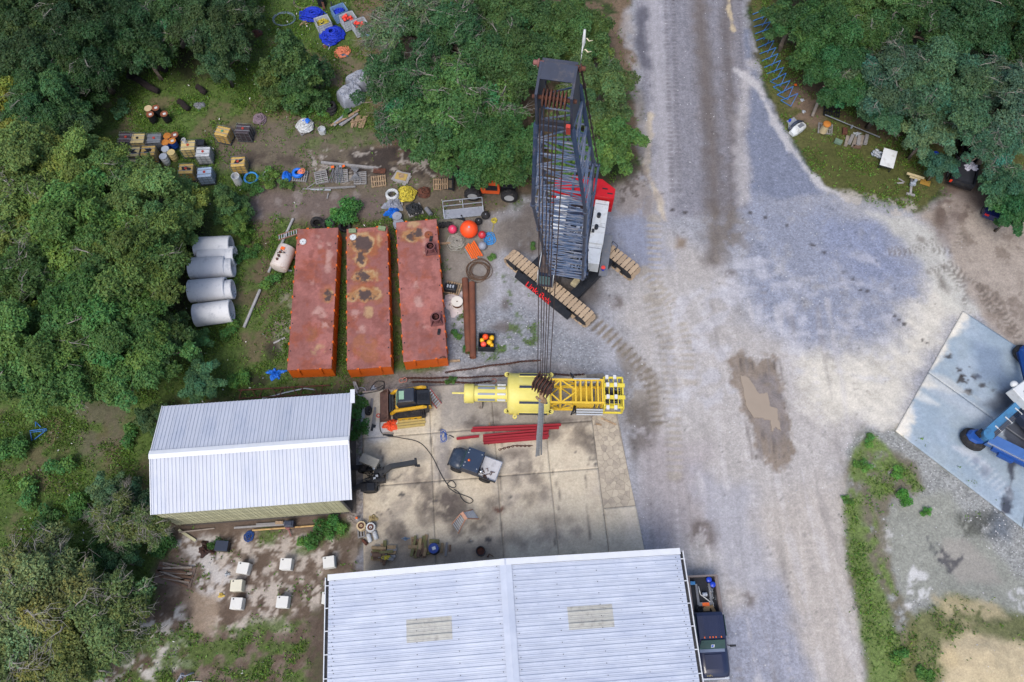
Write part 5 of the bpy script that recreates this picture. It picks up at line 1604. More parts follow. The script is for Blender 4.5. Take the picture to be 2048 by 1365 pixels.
for k in range(nb_):
	t0, t1 = .045 + .91 * k / nb_, .045 + .91 * (k + 1) / nb_
	for j in (-1, 1):
		strut(bp(t0, -1, j), bp(t0, 1, j))
		s_ = 1 if k % 2 else -1
		strut(bp(t0, -s_, j), bp(t1, s_, j))
	for i in (-1, 1):
		s_ = 1 if (k + (i > 0)) % 2 else -1
		strut(bp(t0, i, -s_), bp(t1, i, s_))
		if k % 2 == 0: strut(bp(t0, i, -1), bp(t0, i, 1))
# boom head: cheek plates, cross plate, sheaves
hd = MB()
for i in (-1, 1):
	a = ft + ba * (BL * .93) + bs_ * (i * .52)
	b = ft + ba * (BL * 1.0) + bs_ * (i * .47)
	rr = []
	for q, w in ((a, 1.4), (a.lerp(b, .6), 1.25), (b + ba * .25, .9)):
		rr.append([q + bs_ * .035 - bn * w / 2, q + bs_ * .035 + bn * w / 2, q - bs_ * .035 + bn * w / 2, q - bs_ * .035 - bn * w / 2])
	hd.loft(rr)
hdo = hd.build("boom_head", M_DARKB, CR)
fix_normals(hdo.data)
for t, dz, h in ((.998, .42, .5), (.955, -.55, .5), (.975, .55, .16)):
	m = MB()
	q = ft + ba * (BL * t) + bn * dz
	m.beam(q - bs_ * .48, q + bs_ * .48, h, .06, ba if abs(dz) < .5 else bn)
	m.build("head_plate", M_DARKB, hdo)
MB().beam(ft + ba * (BL * .945) - bn * .6 - bs_ * .6, ft + ba * (BL * .945) - bn * .6 + bs_ * .6, .5, .05, bn).build("head_plate", M_NAVY, hdo)
q = ft + ba * (BL * 1.006) + bn * .22
MB().box(q, (.94, .46, .05), rot=Matrix((bs_, bn, ba)).transposed()).build("head_plate", M_DARKB, hdo)
shq = ft + ba * (BL * .996) - bn * .36
she = MB()
she.torus((0, 0, 0), .22, .03, n=16, m=5)
she.cyl((0, 0, -.02), (0, 0, .02), .21, n=16)
shme = she.mesh("sheave", [M_RUST])
SX = [-.3, -.2, -.1, 0, .1, .2, .3]
for x in SX:
	o = link(bpy.data.objects.new("sheave", shme), hdo)
	M = Matrix((ba, bn, bs_)).transposed().to_4x4()
	M.translation = shq + bs_ * x
	o.matrix_local = M
m = MB()
m.cyl(shq - bs_ * .6, shq + bs_ * .6, .06, n=8)
for i in (-1, 1):
	q = ft + ba * (BL * 1.0) + bs_ * (i * .56) + bn * .5
	if i > 0:
		m.build("sheave_axle", M_RUST, hdo)
		m = MB()
	else:
		m2_ = MB().cyl(q - bs_ * .14, q + bs_ * .14, .07, n=8).torus(q, .09, .035, bs_, 10, 5).build("head_pin", M_RUST, hdo)
		continue
	m.cyl(q - bs_ * .14, q + bs_ * .14, .07, n=8)
	m.torus(q, .09, .035, bs_, 10, 5)
m.build("head_pin", mat("pinkish_rusty_pin", S(150, 100, 96, .65), rough=.8, var=.2), hdo)
m = MB()
q = ft + ba * (BL * .962) - bs_ * .42 - bn * .75
m.box(q, (.12, .1, .62), rot=Matrix((bs_, bn, ba)).transposed())
m.build("limit_switch", mat("red_switch", S(206, 66, 56, .7), rough=.6), hdo)
# white weather rod with streamers on the head
m = MB()
rb = ft + ba * (BL * 1.004) - bs_ * .55 + bn * .45
m.tube([rb, rb + Vector((.01, 0, .55)), rb + Vector((.02, .0, 1.3))], [.018, .018, .016], 5)
m.tube([rb + Vector((.01, 0, .5)), rb + Vector((.03, .01, .9)), rb + Vector((.02, 0, 1.32))], [.02, .05, .03], 6)
m.build("signal_rod", M_WHITE, hdo)
for h in (.62, 1.0):
	m = MB()
	m.tube([rb + Vector((.01, 0, h)), rb + Vector((.1, .05, h - .02)), rb + Vector((.16, .0, h - .06)), rb + Vector((.26, .02, h - .05))], [.012, .02, .016, .008], 4)
	m.build("streamer", mat("pale_streamer", S(226, 214, 184, .75), rough=.8), hdo)
# hoist lines and pendants
hkp = at(1086, 772, 14.7) - CC
HX = [(-.34, -.28), (-.24, -.14), (-.1, -.06), (.02, .04), (.12, .14), (.34, .3)]
for a_, b_ in HX:
	m = MB()
	m.cyl(shq - bs_ * a_ - bn * .3, hkp + Vector((b_, .1, .65)), .019, n=5)
	m.build("hoist_line", M_CABLE, CR)
m = MB()
gz = U(-4.2, 0, 7.2)
for i in (-1, 1):
	m2 = MB()
	a = ft + ba * (BL * 1.0) + bs_ * (i * .58) + bn * .5
	b = gz + bs_ * (i * .75)
	m2.tube([a, a.lerp(b, .3), a.lerp(b, .6), b], .03, 5)
	for k in range(9): m2.cyl(a.lerp(b, .08 + .1 * k) - ba * .12, a.lerp(b, .08 + .1 * k) + ba * .12, .06, n=6)
	m2.build("pendant_line", M_CABLE, CR)
m = MB()
for i in (-1, 1):
	m.beam(U(-.6, i * .8, 1.9), gz + bs_ * (-i * .75), .14, .2)
	m.beam(U(-4.6, i * .8, 1.9), gz + bs_ * (-i * .75), .12, .16)
m.cyl(gz - bs_ * .85, gz + bs_ * .85, .12, n=10)
for k in range(5): m.cyl(gz + bs_ * (-.4 + .2 * k - .03), gz + bs_ * (-.4 + .2 * k + .03), .26, n=12)
m.build("gantry", M_NAVY, CR)
# hook block: side plates, sheaves, hook
hb = MB()
ha = Matrix.Rotation(R(-33), 3, 'Z')
def H_(x, y, z): return hkp + ha @ Vector((x, y, z))
for x in (-.42, -.26, -.09, .09, .26, .42):
	hb.box(H_(x, 0, .1), (.045, .72, 1.05), R(-33))
hb.cyl(H_(-.5, 0, .35), H_(.5, 0, .35), .08, n=8)
hb.cyl(H_(-.5, 0, -.3), H_(.5, 0, -.3), .10, n=8)
hbo = hb.build("hook_block", M_RUST, CR)
m = MB()
for x in (-.34, -.175, 0, .175, .34): m.cyl(H_(x - .04, 0, .2), H_(x + .04, 0, .2), .30, n=16)
m.build("sheave", mat("dark_greasy_steel", S(52, 44, 44, .6), rough=.7, var=.3), hbo)
m = MB()
hk = []
for k in range(12):
	t = R(100 - 24 * k)
	hk.append(H_(.12 + .26 * math.cos(t), -.35, -.95 + .26 * math.sin(t)))
m.tube([H_(.05, -.2, -.4), H_(.1, -.3, -.62)] + hk[1:], [.12, .12] + [.13 - .007 * k for k in range(11)], 8)
m.build("hook", mat("tan_hook", S(164, 138, 104, .68), rough=.7, var=.2, dirt=S(110, 76, 56), damt=.4, dscale=6), hbo)
# grey round slings hanging from the hook
sb = at(1077, 913, 1.0)
st_ = CC + hkp + Vector((-.05, -.4, -.9))
SLG = thing("lifting_sling", "long grey webbing slings hanging doubled from the crane hook", "sling", (sb.x, sb.y, 0))
for k, (dx, w) in enumerate(((-.13, .13), (.02, .13), (.16, .10))):
	m = MB()
	t2 = st_ + Vector((dx * .6, .04 * k, 0))
	b2 = Vector((sb.x + dx, sb.y + .05 * k, 1.0 + .03 * k))
	pts = [t2.lerp(b2, f) + Vector((random.uniform(-.02, .02), 0, 0)) for f in (0, .2, .4, .6, .8, 1)]
	for i in range(5): m.beam(pts[i], pts[i + 1], w, .05, (0, 1, 0))
	m.build("webbing", mat("grey_webbing", S(140, 144, 148, .72), rough=.9, var=.25, scale=5, objvar=.2), SLG, world=True)
# ------------------------------------------------------------------ compact track loader
YEL_M = mat("yellow_machine_paint", S(222, 172, 40, .72), rough=.45, var=.1, dirt=S(120, 92, 50, .65), damt=.32, dscale=3)
p0 = gnd(818, 808, .4)
SK = thing("track_loader", "small yellow and black tracked loader with rusty bucket at its front", "loader", p0, R(184))
SK.scale = (1.06, 1.06, 1.06)
# local +x forward (bucket)
for sg in (-1, 1):
	m = MB()
	y0, y1 = sg * .55, sg * .95
	pr = [(-1.05, .25), (-.8, .06), (.85, .06), (1.08, .28), (.95, .52), (.2, .66), (-.75, .8), (-1.05, .62)]
	m.xprism(pr, min(y0, y1), max(y0, y1))
	for k in range(17):
		x = -.95 + .118 * k
		m.box((x, sg * .75, .68 + (.10 * (-x) if x < .3 else -.10)), (.05, .4, .05))
	t = m.build("track", M_RUBBER, SK)
	fix_normals(t.data)
	m = MB()
	m.beam((-.8, sg * .97, .42), (.75, sg * .97, .28), .03, .14)
	for k in range(4): m.cyl((-.6 + .4 * k, sg * .96, .22), (-.6 + .4 * k, sg * 1.0, .22), .12, n=10)
	m.build("track_frame", YEL_M, t)
m = MB()
m.xprism([(-1.3, .5), (.8, .4), (.8, .9), (-.3, 1.1), (-1.45, 1.2), (-1.5, .7)], -.52, .52)
b = m.build("body", YEL_M, SK, bevel=.03)
fix_normals(b.data)
m = MB()
m.xprism([(-1.5, .75), (-.62, 1.0), (-.62, 1.55), (-1.42, 1.45)], -.48, .48)
for k in range(7): m.box((-1.3 + .09 * k, 0, 1.52 + .009 * k), (.04, .5, .03))
e = m.build("engine_cover", M_BLK, SK, bevel=.02)
m = MB()
m.xprism([(-.55, 1.0), (.62, .9), (.66, 1.5), (.5, 2.05), (-.5, 2.1), (-.62, 1.6)], -.46, .46)
c = m.build("cab", mat("cab_charcoal", S(48, 56, 70, .65), rough=.5, var=.15, dirt=S(96, 94, 92), damt=.32, dscale=2), SK, bevel=.04)
fix_normals(c.data)
m = MB()
m.box((.28, 0, 2.075), (.32, .56, .035))
m.mat(0)
m.xprism([(.69, 1.05), (.71, 1.45), (.57, 1.95), (.55, 1.95), (.66, 1.05)], -.38, .38)
m.build("window", mat("pale_green_glass", S(150, 186, 158, .7), rough=.15, var=.12), c)
for sg in (-1, 1):
	m = MB()
	y = sg * .66
	m.xprism([(-1.25, 1.45), (-1.0, 1.62), (.85, 1.12), (1.2, .55), (1.05, .45), (.75, .95), (-1.1, 1.36)], y - .08, y + .08)
	a_ = m.build("lift_arm", YEL_M, SK, bevel=.02)
	fix_normals(a_.data)
	m = MB()
	m.cyl((-1.15, y, 1.05), (-.2, y, 1.18), .05, n=8)
	m.cyl((-.2, y, 1.18), (.3, y, 1.12), .03, n=8)
	m.box((-1.2, y, 1.0), (.24, .2, .8))
	m.build("lift_cylinder", M_BLK, a_)
m = MB()
m.beam((1.02, -.7, .62), (1.02, .7, .62), .14, .2)
m.box((1.16, 0, .55), (.1, 1.2, .5))
m.build("coupler", M_BLK, SK)
m = MB()
m.xprism([(1.22, .12), (1.3, .75), (1.36, .75), (1.34, .22), (1.9, .1), (1.92, .04), (1.25, .04)], -1.0, 1.0)
for y in (-1.0, .96): m.xprism([(1.24, .05), (1.32, .74), (1.5, .6), (1.92, .05)], y, y + .04)
bk = m.build("bucket", mat("rusty_bucket_steel", S(118, 88, 78, .65), rough=.8, var=.2, scale=4, dirt=S(72, 54, 50), damt=.4, dscale=3), SK)
fix_normals(bk.data)
# ------------------------------------------------------------------ yellow spar buoy lying on the pad
BY_M = mat("buoy_yellow", S(236, 222, 118, .69), rough=.5, var=.07, dirt=S(226, 216, 140, .76), damt=.36, dscale=2)
BYD_M = mat("buoy_deep_yellow", S(236, 196, 62, .74), rough=.5, var=.08)
M_PLT = mat("pale_plate", S(186, 194, 204, .64), rough=.5, var=.06)
M_FEN = mat("navy_fender_strip", S(44, 56, 82, .66), rough=.7, var=.15, dirt=S(150, 150, 150), damt=.30, dscale=6)
p0 = at(1062, 789, 1.45)
BU_ = thing("spar_buoy", "long yellow navigation buoy lying on its side with lattice tower and lamp cage", "buoy", (p0.x, p0.y, 0), R(-.8))
AZ = 1.45
sc_ = 29.8
def bx(px): return (px - 1062) / sc_
def hull(x0, x1, r, name="hull", par=None, mt=BY_M, n=28, r1=None):
	m = MB()
	m.cyl((x0, 0, AZ), (x1, 0, AZ), r, r1, n=n)
	return m.build(name, mt, par or BU_)
main = MB()
main.lathe([(.5, bx(1014)), (1.2, bx(1015)), (1.38, bx(1018)), (1.4, bx(1021)), (1.4, bx(1097)), (1.2, bx(1099)), (.2, bx(1100))], (0, 0, AZ), (1, 0, 0), 32)
main = main.build("float_drum", BY_M, BU_)
fix_normals(main.data)
for a in (-84, -42, 0, 42, 84, 130, -130):
	m = MB()
	t = R(a)
	rot = Matrix.Rotation(t, 3, 'X')
	m.box(Vector((bx(1066), 0, AZ)) + rot @ Vector((0, 0, 1.43)), (bx(1093) - bx(1038), .15, .10), rot=rot)
	m.build("fender_strip", M_FEN, main)
	m = MB()
	for q in (-.11, .11): m.box(Vector((bx(1066), 0, AZ)) + rot @ Vector((0, q, 1.41)), (bx(1094) - bx(1037), .05, .06), rot=rot)
	m.build("fender_rail", BY_M, main)
for x, sg, dx in ((1018, 1, -1), (1018, -1, -1), (1097, 1, 1), (1097, -1, 1)):
	m = MB()
	c0 = Vector((bx(x) + dx * .16, sg * 1.30, AZ + .25))
	m.box(c0 - Vector((dx * .16, 0, 0)), (.36, .2, .1))
	m.pipe(c0 - Vector((0, 0, .05)), c0 + Vector((0, 0, .05)), .17, .06, 14)
	m.build("lifting_lug", BY_M, main)
m = MB()
m.pipe((bx(1030), -1.55, AZ - .2), (bx(1030), -1.55, AZ - .1), .15, .06, 12)
m.box((bx(1030), -1.42, AZ - .15), (.16, .16, .1))
m.build("lifting_lug", BY_M, main)
neck = hull(bx(949), bx(1017), .55, "neck_tube")
for a in (-62, -20, 22, 64):
	rot = Matrix.Rotation(R(a), 3, 'X')
	m = MB()
	m.box(Vector((bx(973), 0, AZ)) + rot @ Vector((0, 0, .58)), (bx(990) - bx(956), .13, .09), rot=rot)
	m.build("grey_plate", mat("grey_plate", S(150, 160, 176, .62), rough=.5, var=.08), neck)
	m = MB()
	m.box(Vector((bx(1003), 0, AZ)) + rot @ Vector((0, 0, .60)), (bx(1012) - bx(995), .15, .13), rot=rot)
	m.build("white_plate", mat("white_anode", S(214, 218, 222, .68), rough=.5, var=.05), neck, bevel=.03)
cap = MB()
cap.lathe([(.1, bx(928)), (.62, bx(928.5)), (.66, bx(930)), (.66, bx(947)), (.62, bx(948.5)), (.5, bx(949))], (0, 0, AZ), (1, 0, 0), 26)
cap = cap.build("end_drum", BY_M, BU_)
fix_normals(cap.data)
m = MB()
m.cyl((bx(904), 0, AZ + .05), (bx(929), 0, AZ + .05), .065, n=10)
m.build("spar_pin", BY_M, BU_)
m = MB()
for x in (bx(960), bx(1040), bx(1085), bx(1185)): m.box((x, 0, .1), (.24, 2.2 if x > 0 else 1.2, .2 + (AZ - .75 if x < bx(1000) else 0)))
m.build("cradle_timber", M_GREYW, BU_)
# tower
x0, x1, hw, hh = bx(1099), bx(1206), .80, .72
tw = MB()
for sy in (-1, 1):
	for sz in (-1, 1): tw.beam((x0, sy * hw, AZ + sz * hh), (x1, sy * hw, AZ + sz * hh), .13, .13)
twr = tw.build("tower", BYD_M, BU_)
xs = [x0 + .05, bx(1120.5), bx(1150), bx(1160), bx(1171), bx(1182), bx(1194), bx(1203)]
for x in xs:
	for sz in (-1, 1):
		m = MB().beam((x, -hw, AZ + sz * hh), (x, hw, AZ + sz * hh), .1, .1)
		m.build("cross_bar", BYD_M, twr)
	for sy in (-1, 1):
		m = MB().beam((x, sy * hw, AZ - hh), (x, sy * hw, AZ + hh), .1, .1)
		m.build("cross_bar", BYD_M, twr)
for (xa, xb) in ((xs[0], xs[1]), (xs[1], xs[2])):
	for sz in (-1, 1):
		for s2 in (-1, 1):
			m = MB().beam((xa, s2 * hw * (1 if xa == xs[1] else .2), AZ + sz * hh), (xb, s2 * hw * (.1 if xa == xs[1] else 1), AZ + sz * hh), .09, .09)
			m.build("diagonal", BYD_M, twr)
			m = MB().beam((xa, s2 * hw, AZ + sz * hh * (.95 if xa == xs[1] else 0)), (xb, s2 * hw, AZ - sz * hh * (.0 if xa == xs[1] else .95)), .08, .08)
			m.build("diagonal", BYD_M, twr)
m = MB()
m.box(((xs[2] + xs[6]) / 2 - .2, 0, AZ - hh), (xs[5] - xs[2] + .3, 1.5, .03))
m.box(((xs[2] + xs[6]) / 2 - .2, -hw, AZ - .1), (xs[5] - xs[2] + .3, .03, 1.2))
m.build("deck_plate", BYD_M, twr)
m = MB()
m.box(((xs[2] + xs[6]) / 2, .86, AZ + .75), (1.75, .09, .1))
m.build("white_trim", M_PLT, twr)
for sg in (-1, 1):
	for k in range(3):
		m = MB()
		m.box((bx(1179), sg * (1.0 + .09 * k), AZ - .05 - .22 * k), (1.78, .1, .2), rot=Matrix.Rotation(R(sg * -35), 3, 'X'))
		m.build("solar_panel", M_PLT, twr)
	m = MB()
	m.tube([(bx(1149), sg * .85, AZ + .2), (bx(1146), sg * 1.2, AZ + .35), (bx(1141), sg * 1.5, AZ + .2)], [.09, .08, .05], 6)
	for k in range(4): m.tube([(bx(1149), sg * .8, AZ), (bx(1152), sg * (1 + .1 * k), AZ - .2), (bx(1148 - 2 * k), sg * 1.3, AZ)], .025, 4)
	m.build("cable_bundle", M_BLK, twr)
# lamp cage
cg = MB()
c0, c1, cw = bx(1207), bx(1244), 1.05
for sy in (-1, 1):
	for sz in (-1, 1): cg.beam((c0, sy * cw, AZ + sz * .55), (c1, sy * cw, AZ + sz * .55), .12, .1)
	cg.beam((c0, sy * .42, AZ + .8), (c1 + .1, sy * .42, AZ + .8), .26, .08)
	cg.beam((c0, sy * .42, AZ - .8), (c1, sy * .42, AZ - .8), .2, .08)
for x in (c0, c1):
	for sz in (-1, 1): cg.beam((x, -cw, AZ + sz * .55), (x, cw, AZ + sz * .55), .1, .1)
	for sy in (-1, 1): cg.beam((x, sy * cw, AZ - .55), (x, sy * cw, AZ + .55), .1, .1)
for x in (c0 + .32, c0 + .62, c0 + .9): cg.beam((x, -cw, AZ + .62), (x, cw, AZ + .62), .05, .05)
cg.beam((c1, -cw, AZ + .3), (c1, cw, AZ + .3), .1, .5)
cgo = cg.build("lamp_cage", mat("bright_yellow", S(238, 218, 76, .69), rough=.5, var=.06), BU_)
lm = MB().box((0, 0, 0), (.2, .27, .16)).mesh("lamp", [mat("lamp_white", S(226, 228, 230, .7), rough=.4, var=.04)])
for x in (c0 + .2, c0 + .72):
	for y, z in ((-cw - .02, .6), (-.42, .9), (.42, .9), (cw + .02, .6), (-.42, -.9), (.42, -.9)):
		o = link(bpy.data.objects.new("lamp", lm), cgo)
		o.location = (x, y, AZ + z)
m = MB()
for k in range(14):
	y = random.uniform(-.8, .8)
	m.tube([(c0 + .05, y, AZ + .2), (c0 + .3, y + random.uniform(-.2, .2), AZ + .4), (c0 + .8, y + random.uniform(-.3, .3), AZ + .2), (c1 - .1, y, AZ)], .025, 4)
m.box((c0 + .55, 0, AZ - .1), (.7, .6, .5))
w_ = m.build("wiring", M_BLK, cgo)
tag(w_, kind='stuff')
# ------------------------------------------------------------------ vehicles and machines
def wheel(par, x, y, r, w, rimc, name="wheel", z=None, hub=None):
	z = r if z is None else z
	m = MB()
	m.lathe([(r * .62, -w / 2), (r * .93, -w / 2), (r, -w * .36), (r, w * .36), (r * .93, w / 2), (r * .62, w / 2)], (x, y, z), (0, 1, 0), 22, False)
	for k in range(18):
		a = 2 * math.pi * k / 18
		c = Vector((x + math.cos(a) * r, y, z + math.sin(a) * r))
		m.box(c, (.05, w * .8, .06), rot=Matrix.Rotation(-a + math.pi / 2, 3, 'Y'))
	t = m.build(name, M_RUBBER, par)
	m = MB()
	s = 1 if y > 0 else -1
	m.lathe([(.02, s * w * .30), (r * .25, s * w * .32), (r * .5, s * w * .18), (r * .62, s * w * .45)], (x, y, z), (0, 1, 0), 18)
	m.cyl((x, y - w * .3, z), (x, y + w * .3, z), r * .6, n=16)
	m.build("rim", rimc, t)
	return t
def ring(x, w, z0, zm, zt, cr=.03, wt=.92):
	h = [(w, z0), (w, zm), (w * wt, zt), (w * .5, zt + cr)]
	return [(x, y, z) for y, z in h] + [(x, -y, z) for y, z in reversed(h)]
M_TRUCK = mat("dark_blue_truck_paint", S(34, 42, 74, .68), rough=.28, var=.08, coat=.5, dirt=S(76, 74, 84), damt=.22, dscale=2)
M_CHROME = mat("chrome", S(200, 204, 210, .8), rough=.25, metal=.8)
M_AMBER = mat("amber_lens", S(240, 110, 40, .8), rough=.3)
M_TAN = mat("two_tone_grey_paint", S(128, 118, 116, .72), rough=.4, var=.1)
M_BEDL = mat("bed_liner", S(40, 44, 54, .62), rough=.8, var=.2)
c = gnd(1413, 1257, 1.2)
PT = thing("pickup_truck", "dark blue pickup truck parked along the warehouse eave with a loaded bed", "pickup truck", (c.x + .16, c.y + .12, 0), R(-87.4))
L = 2.95
m = MB()
m.loft([ring(-L, .94, .5, .6, .69), ring(-.72, .97, .5, .6, .69)])
m.loft([ring(-.72, .97, .45, .95, 1.15, .02), ring(1.2, .98, .45, .95, 1.15, .02), ring(1.5, .98, .45, .98, 1.16, .05), ring(2.5, .95, .45, .95, 1.08, .06), ring(2.78, .90, .5, .9, .98, .05), ring(2.86, .84, .55, .8, .88, .03)], True)
bd = m.build("body", [M_TRUCK], PT)
fix_normals(bd.data)
m = MB()
m.loft([ring(x, w, 1.1, 1.5, zt, .03, .9) for x, w, zt in ((-.74, .84, 1.72), (-.55, .86, 1.80), (.72, .86, 1.80))], False)
m.loft([ring(.72, .86, 1.1, 1.5, 1.80, .03, .9), ring(1.28, .90, 1.1, 1.14, 1.18, .02, .98)], False)
for k in range(6): m.box((.0, -.5 + .2 * k, 1.825), (1.15, .035, .02))
cb = m.build("cab", M_TRUCK, PT)
fix_normals(cb.data)
m = MB()
m.loft([[(.80, -.70, 1.80), (.80, .70, 1.80), (1.27, .80, 1.20), (1.27, -.80, 1.20)], [(.82, -.70, 1.82), (.82, .70, 1.82), (1.29, .80, 1.22), (1.29, -.80, 1.22)]])
for s in (-1, 1): m.box((.0, s * .88, 1.5), (1.2, .03, .3))
m.build("window", mat("truck_glass", S(64, 92, 92, .6), rough=.06, spec=.7), cb)
m = MB().box((1.13, .02, 1.425), (.24, .2, .012), rot=Matrix.Rotation(R(51), 3, 'Y'))
m.mat(1)
m.box((1.13, .0, 1.435), (.17, .12, .012), rot=Matrix.Rotation(R(51), 3, 'Y'))
m.build("dash_card", [M_WHITE, mat("blue_print", S(60, 96, 196, .75), rough=.6)], cb)
for k, y in enumerate((-.5, -.18, 0, .18, .5)):
	m = MB().box((.66, y, 1.84), (.09, .06, .05))
	m.build("marker_light", M_AMBER, cb)
m = MB()
m.tube([(1.1, .93, 1.25), (1.15, 1.1, 1.32)], .03, 5)
m.box((1.16, 1.24, 1.34), (.12, .3, .24))
m.build("side_mirror", M_BLK, cb)
m = MB()
m.tube([(1.1, -.93, 1.25), (1.15, -1.1, 1.32)], .03, 5)
m.box((1.16, -1.24, 1.34), (.12, .3, .24))
m.build("side_mirror", M_BLK, cb)
m = MB()
m.box((1.36, 0, 1.20), (.2, 1.5, .02))
m.build("wiper_cowl", mat("cowl_grey_blue", S(118, 132, 160, .72), rough=.4), bd)
m = MB()
m.xprism([(1.55, 1.205), (1.6, 1.235), (2.4, 1.175), (2.4, 1.14)], -.5, .5)
m.build("hood_scoop", M_TRUCK, bd)
fc = bpy.data.curves.new("hood_lettering", 'FONT')
fc.body = "SUPER DUTY"
fc.size = .15
fc.extrude = .004
fc.align_x = 'CENTER'
fc.space_character = 1.35
TXT = [(fc, mat("gold_letters", S(214, 190, 120, .8), rough=.5), bd, (2.79, 0, .975), (R(0), R(22), R(90)), "hood_lettering")]
m = MB()
m.xprism([(2.84, .5), (2.98, .5), (2.98, .72), (2.84, .74)], -.93, .93)
m.build("bumper", M_CHROME, PT, bevel=.03)
m = MB()
m.box((2.86, 0, .78), (.04, 1.2, .2))
m.build("grille", M_BLK, PT)
for s in (-1, 1):
	m = MB().box((2.85, s * .72, .8), (.06, .24, .18))
	m.build("headlight", M_PLT, PT)
m = MB()
m.box((-1.85, 0, .72), (2.1, 1.5, .05))
for k in range(10): m.box((-1.85, -.63 + .14 * k, .75), (2.05, .05, .03))
m.build("bed_floor", M_BEDL, PT)
for s in (-1, 1):
	m = MB()
	m.box((-1.84, s * .90, 1.12), (2.2, .16, .10))
	m.box((-1.84, s * .80, .93), (2.15, .05, .4))
	m.mat(1)
	m.box((-1.84, s * .955, 1.0), (2.2, .05, .3))
	m.build("bed_side", [M_TAN, M_TRUCK], PT)
m = MB()
m.box((-2.93, 0, .95), (.10, 1.8, .5))
m.build("tailgate", M_TAN, PT)
MB().box((-.78, 0, .95), (.06, 1.6, .5)).build("bulkhead", M_TRUCK, PT)
m = MB().box((-2.96, -.85, .95), (.06, .12, .3))
m.build("tail_light", M_REDP, PT)
for x in (-1.95, 1.95):
	for y in (-.84, .84): wheel(PT, x, y, .40, .28, M_CHROME)
PTM = mat4(PT)
def inbed(x, y, z):
	return PTM @ Vector((x, y, z))
# things lying in the bed
M_BLUEP = mat("blue_plastic", S(28, 66, 196, .74), rough=.4, var=.1)
for k, (x, y) in enumerate(((-2.7, .42), (-2.4, .62))):
	m = MB().lathe([(.14, 0), (.165, .32), (.175, .34), (.15, .36), (.05, .375), (.02, .39)], (0, 0, 0), n=16)
	b = m.build("lidded_bucket", M_BLUEP)
	b.location = inbed(x, y, .77)
	tag(b, ("blue lidded bucket in the pickup bed's rear corner", "blue lidded bucket in the pickup bed, second from the tailgate")[k], "bucket", "blue buckets in the pickup bed")
m = MB().box((0, 0, .15), (.3, .2, .3))
m.cyl((0, 0, .3), (0, 0, .36), .05, n=8)
b = m.build("fuel_can", mat("pale_blue_plastic", S(60, 130, 190, .72), rough=.5), bevel=.02)
b.location = inbed(-2.55, -.6, .77)
tag(b, "small light blue can by the pickup's tailgate", "can")
b = thing("winch_frame", "grey steel winch frame lying in the pickup bed", "winch", inbed(-1.75, .05, .77), PT.rotation_euler[2])
for y in (-.42, .38): MB().beam((-.75, y, .08), (.5, y, .08), .14, .12).build("rail", M_GREYP, b)
MB().beam((.45, -.42, .1), (.45, .4, .1), .22, .1).build("cross_plate", M_GREYP, b)
m = MB().cyl((-.1, -.14, .2), (-.1, .14, .2), .13, n=12)
m.box((-.1, 0, .35), (.12, .1, .04))
m.build("winch_drum", M_GALV, b)
MB().tube([(-.6, -.3, .16), (-.1, -.25, .2), (.1, 0, .2), (.35, .3, .16)], .03, 6).build("pipe", M_WHITE, b)
MB().box((.48, .0, .18), (.2, .42, .04)).build("orange_plate", M_AMBER, b)
m = MB()
for k in range(16):
	q = Vector((random.uniform(-.5, .4), random.uniform(.3, .6), random.uniform(.02, .15)))
	m.tube([q, q + Vector((random.uniform(-.2, .2), random.uniform(-.1, .1), .06)), q + Vector((random.uniform(-.25, .25), random.uniform(-.15, .15), 0))], .02, 4)
w_ = m.build("chain_tangle", M_GALV)
w_.location = inbed(-1.7, .1, .78)
w_.rotation_euler = (0, 0, PT.rotation_euler[2])
tag(w_, "tangle of bright chain in the pickup bed", "chain")
for k, (x, y, a, l_) in enumerate(((-1.1, .15, 20, .42), (-1.0, .45, -65, .5), (-.98, .05, 5, .4))):
	b = MB().box((0, 0, .06), (l_, .2, .1)).build("timber_block", mat("cut_timber", S(178, 148, 108, .72), rough=.85, var=.15, scale=5, objvar=.15))
	b.location = inbed(x, y, .78 + .03 * k)
	b.rotation_euler = (0, 0, R(a))
	tag(b, ("flat timber offcut beside the black hose in the pickup bed", "timber offcut angled against the pickup bed's side", "topmost timber offcut behind the pickup's cab")[k], "timber", "timber offcuts in the pickup bed")
m = MB().torus((0, 0, .05), .2, .04, n=18)
m.torus((.03, .02, .1), .17, .035, n=18)
b = m.build("hose_loop", M_BLK)
b.location = inbed(-1.05, -.35, .78)
tag(b, "black hose loops beside the cab in the pickup bed", "hose")
# ---- utility flatbed
c = gnd(947, 927, .9)
UT = thing("utility_flatbed", "dark blue-black utility vehicle with orange beacon and silver flat bed", "utility vehicle", c, R(160))
m = MB()
m.loft([ring(x, w, z0, zm, zt, cr) for x, w, z0, zm, zt, cr in ((.55, .70, .4, .95, 1.05, .04), (1.05, .70, .4, .92, 1.02, .05), (1.45, .62, .42, .8, .92, .05), (1.62, .45, .45, .7, .8, .03))], True)
h = m.build("hood", mat("dusty_blue_black", S(54, 68, 88, .6), rough=.35, var=.12, dirt=S(84, 92, 104), damt=.38, dscale=3), UT)
fix_normals(h.data)
m = MB().box((0, 0, .5), (3.2, .9, .2))
m.box((1.6, 0, .5), (.1, 1.2, .18))
m.build("chassis", M_BLK, UT)
m = MB()
m.loft([[(x0, -.7, z), (x1, -.7, z), (x1, .7, z), (x0, .7, z)] for x0, x1, z in ((-.5, .7, .6), (-.55, .72, 1.0), (-.48, .45, 1.68))])
cbd = m.build("cab", M_DARKB, UT)
fix_normals(cbd.data)
m = MB().box((-.02, 0, 1.73), (1.1, 1.46, .08))
m.box((-.02, 0, 1.78), (.9, 1.2, .02))
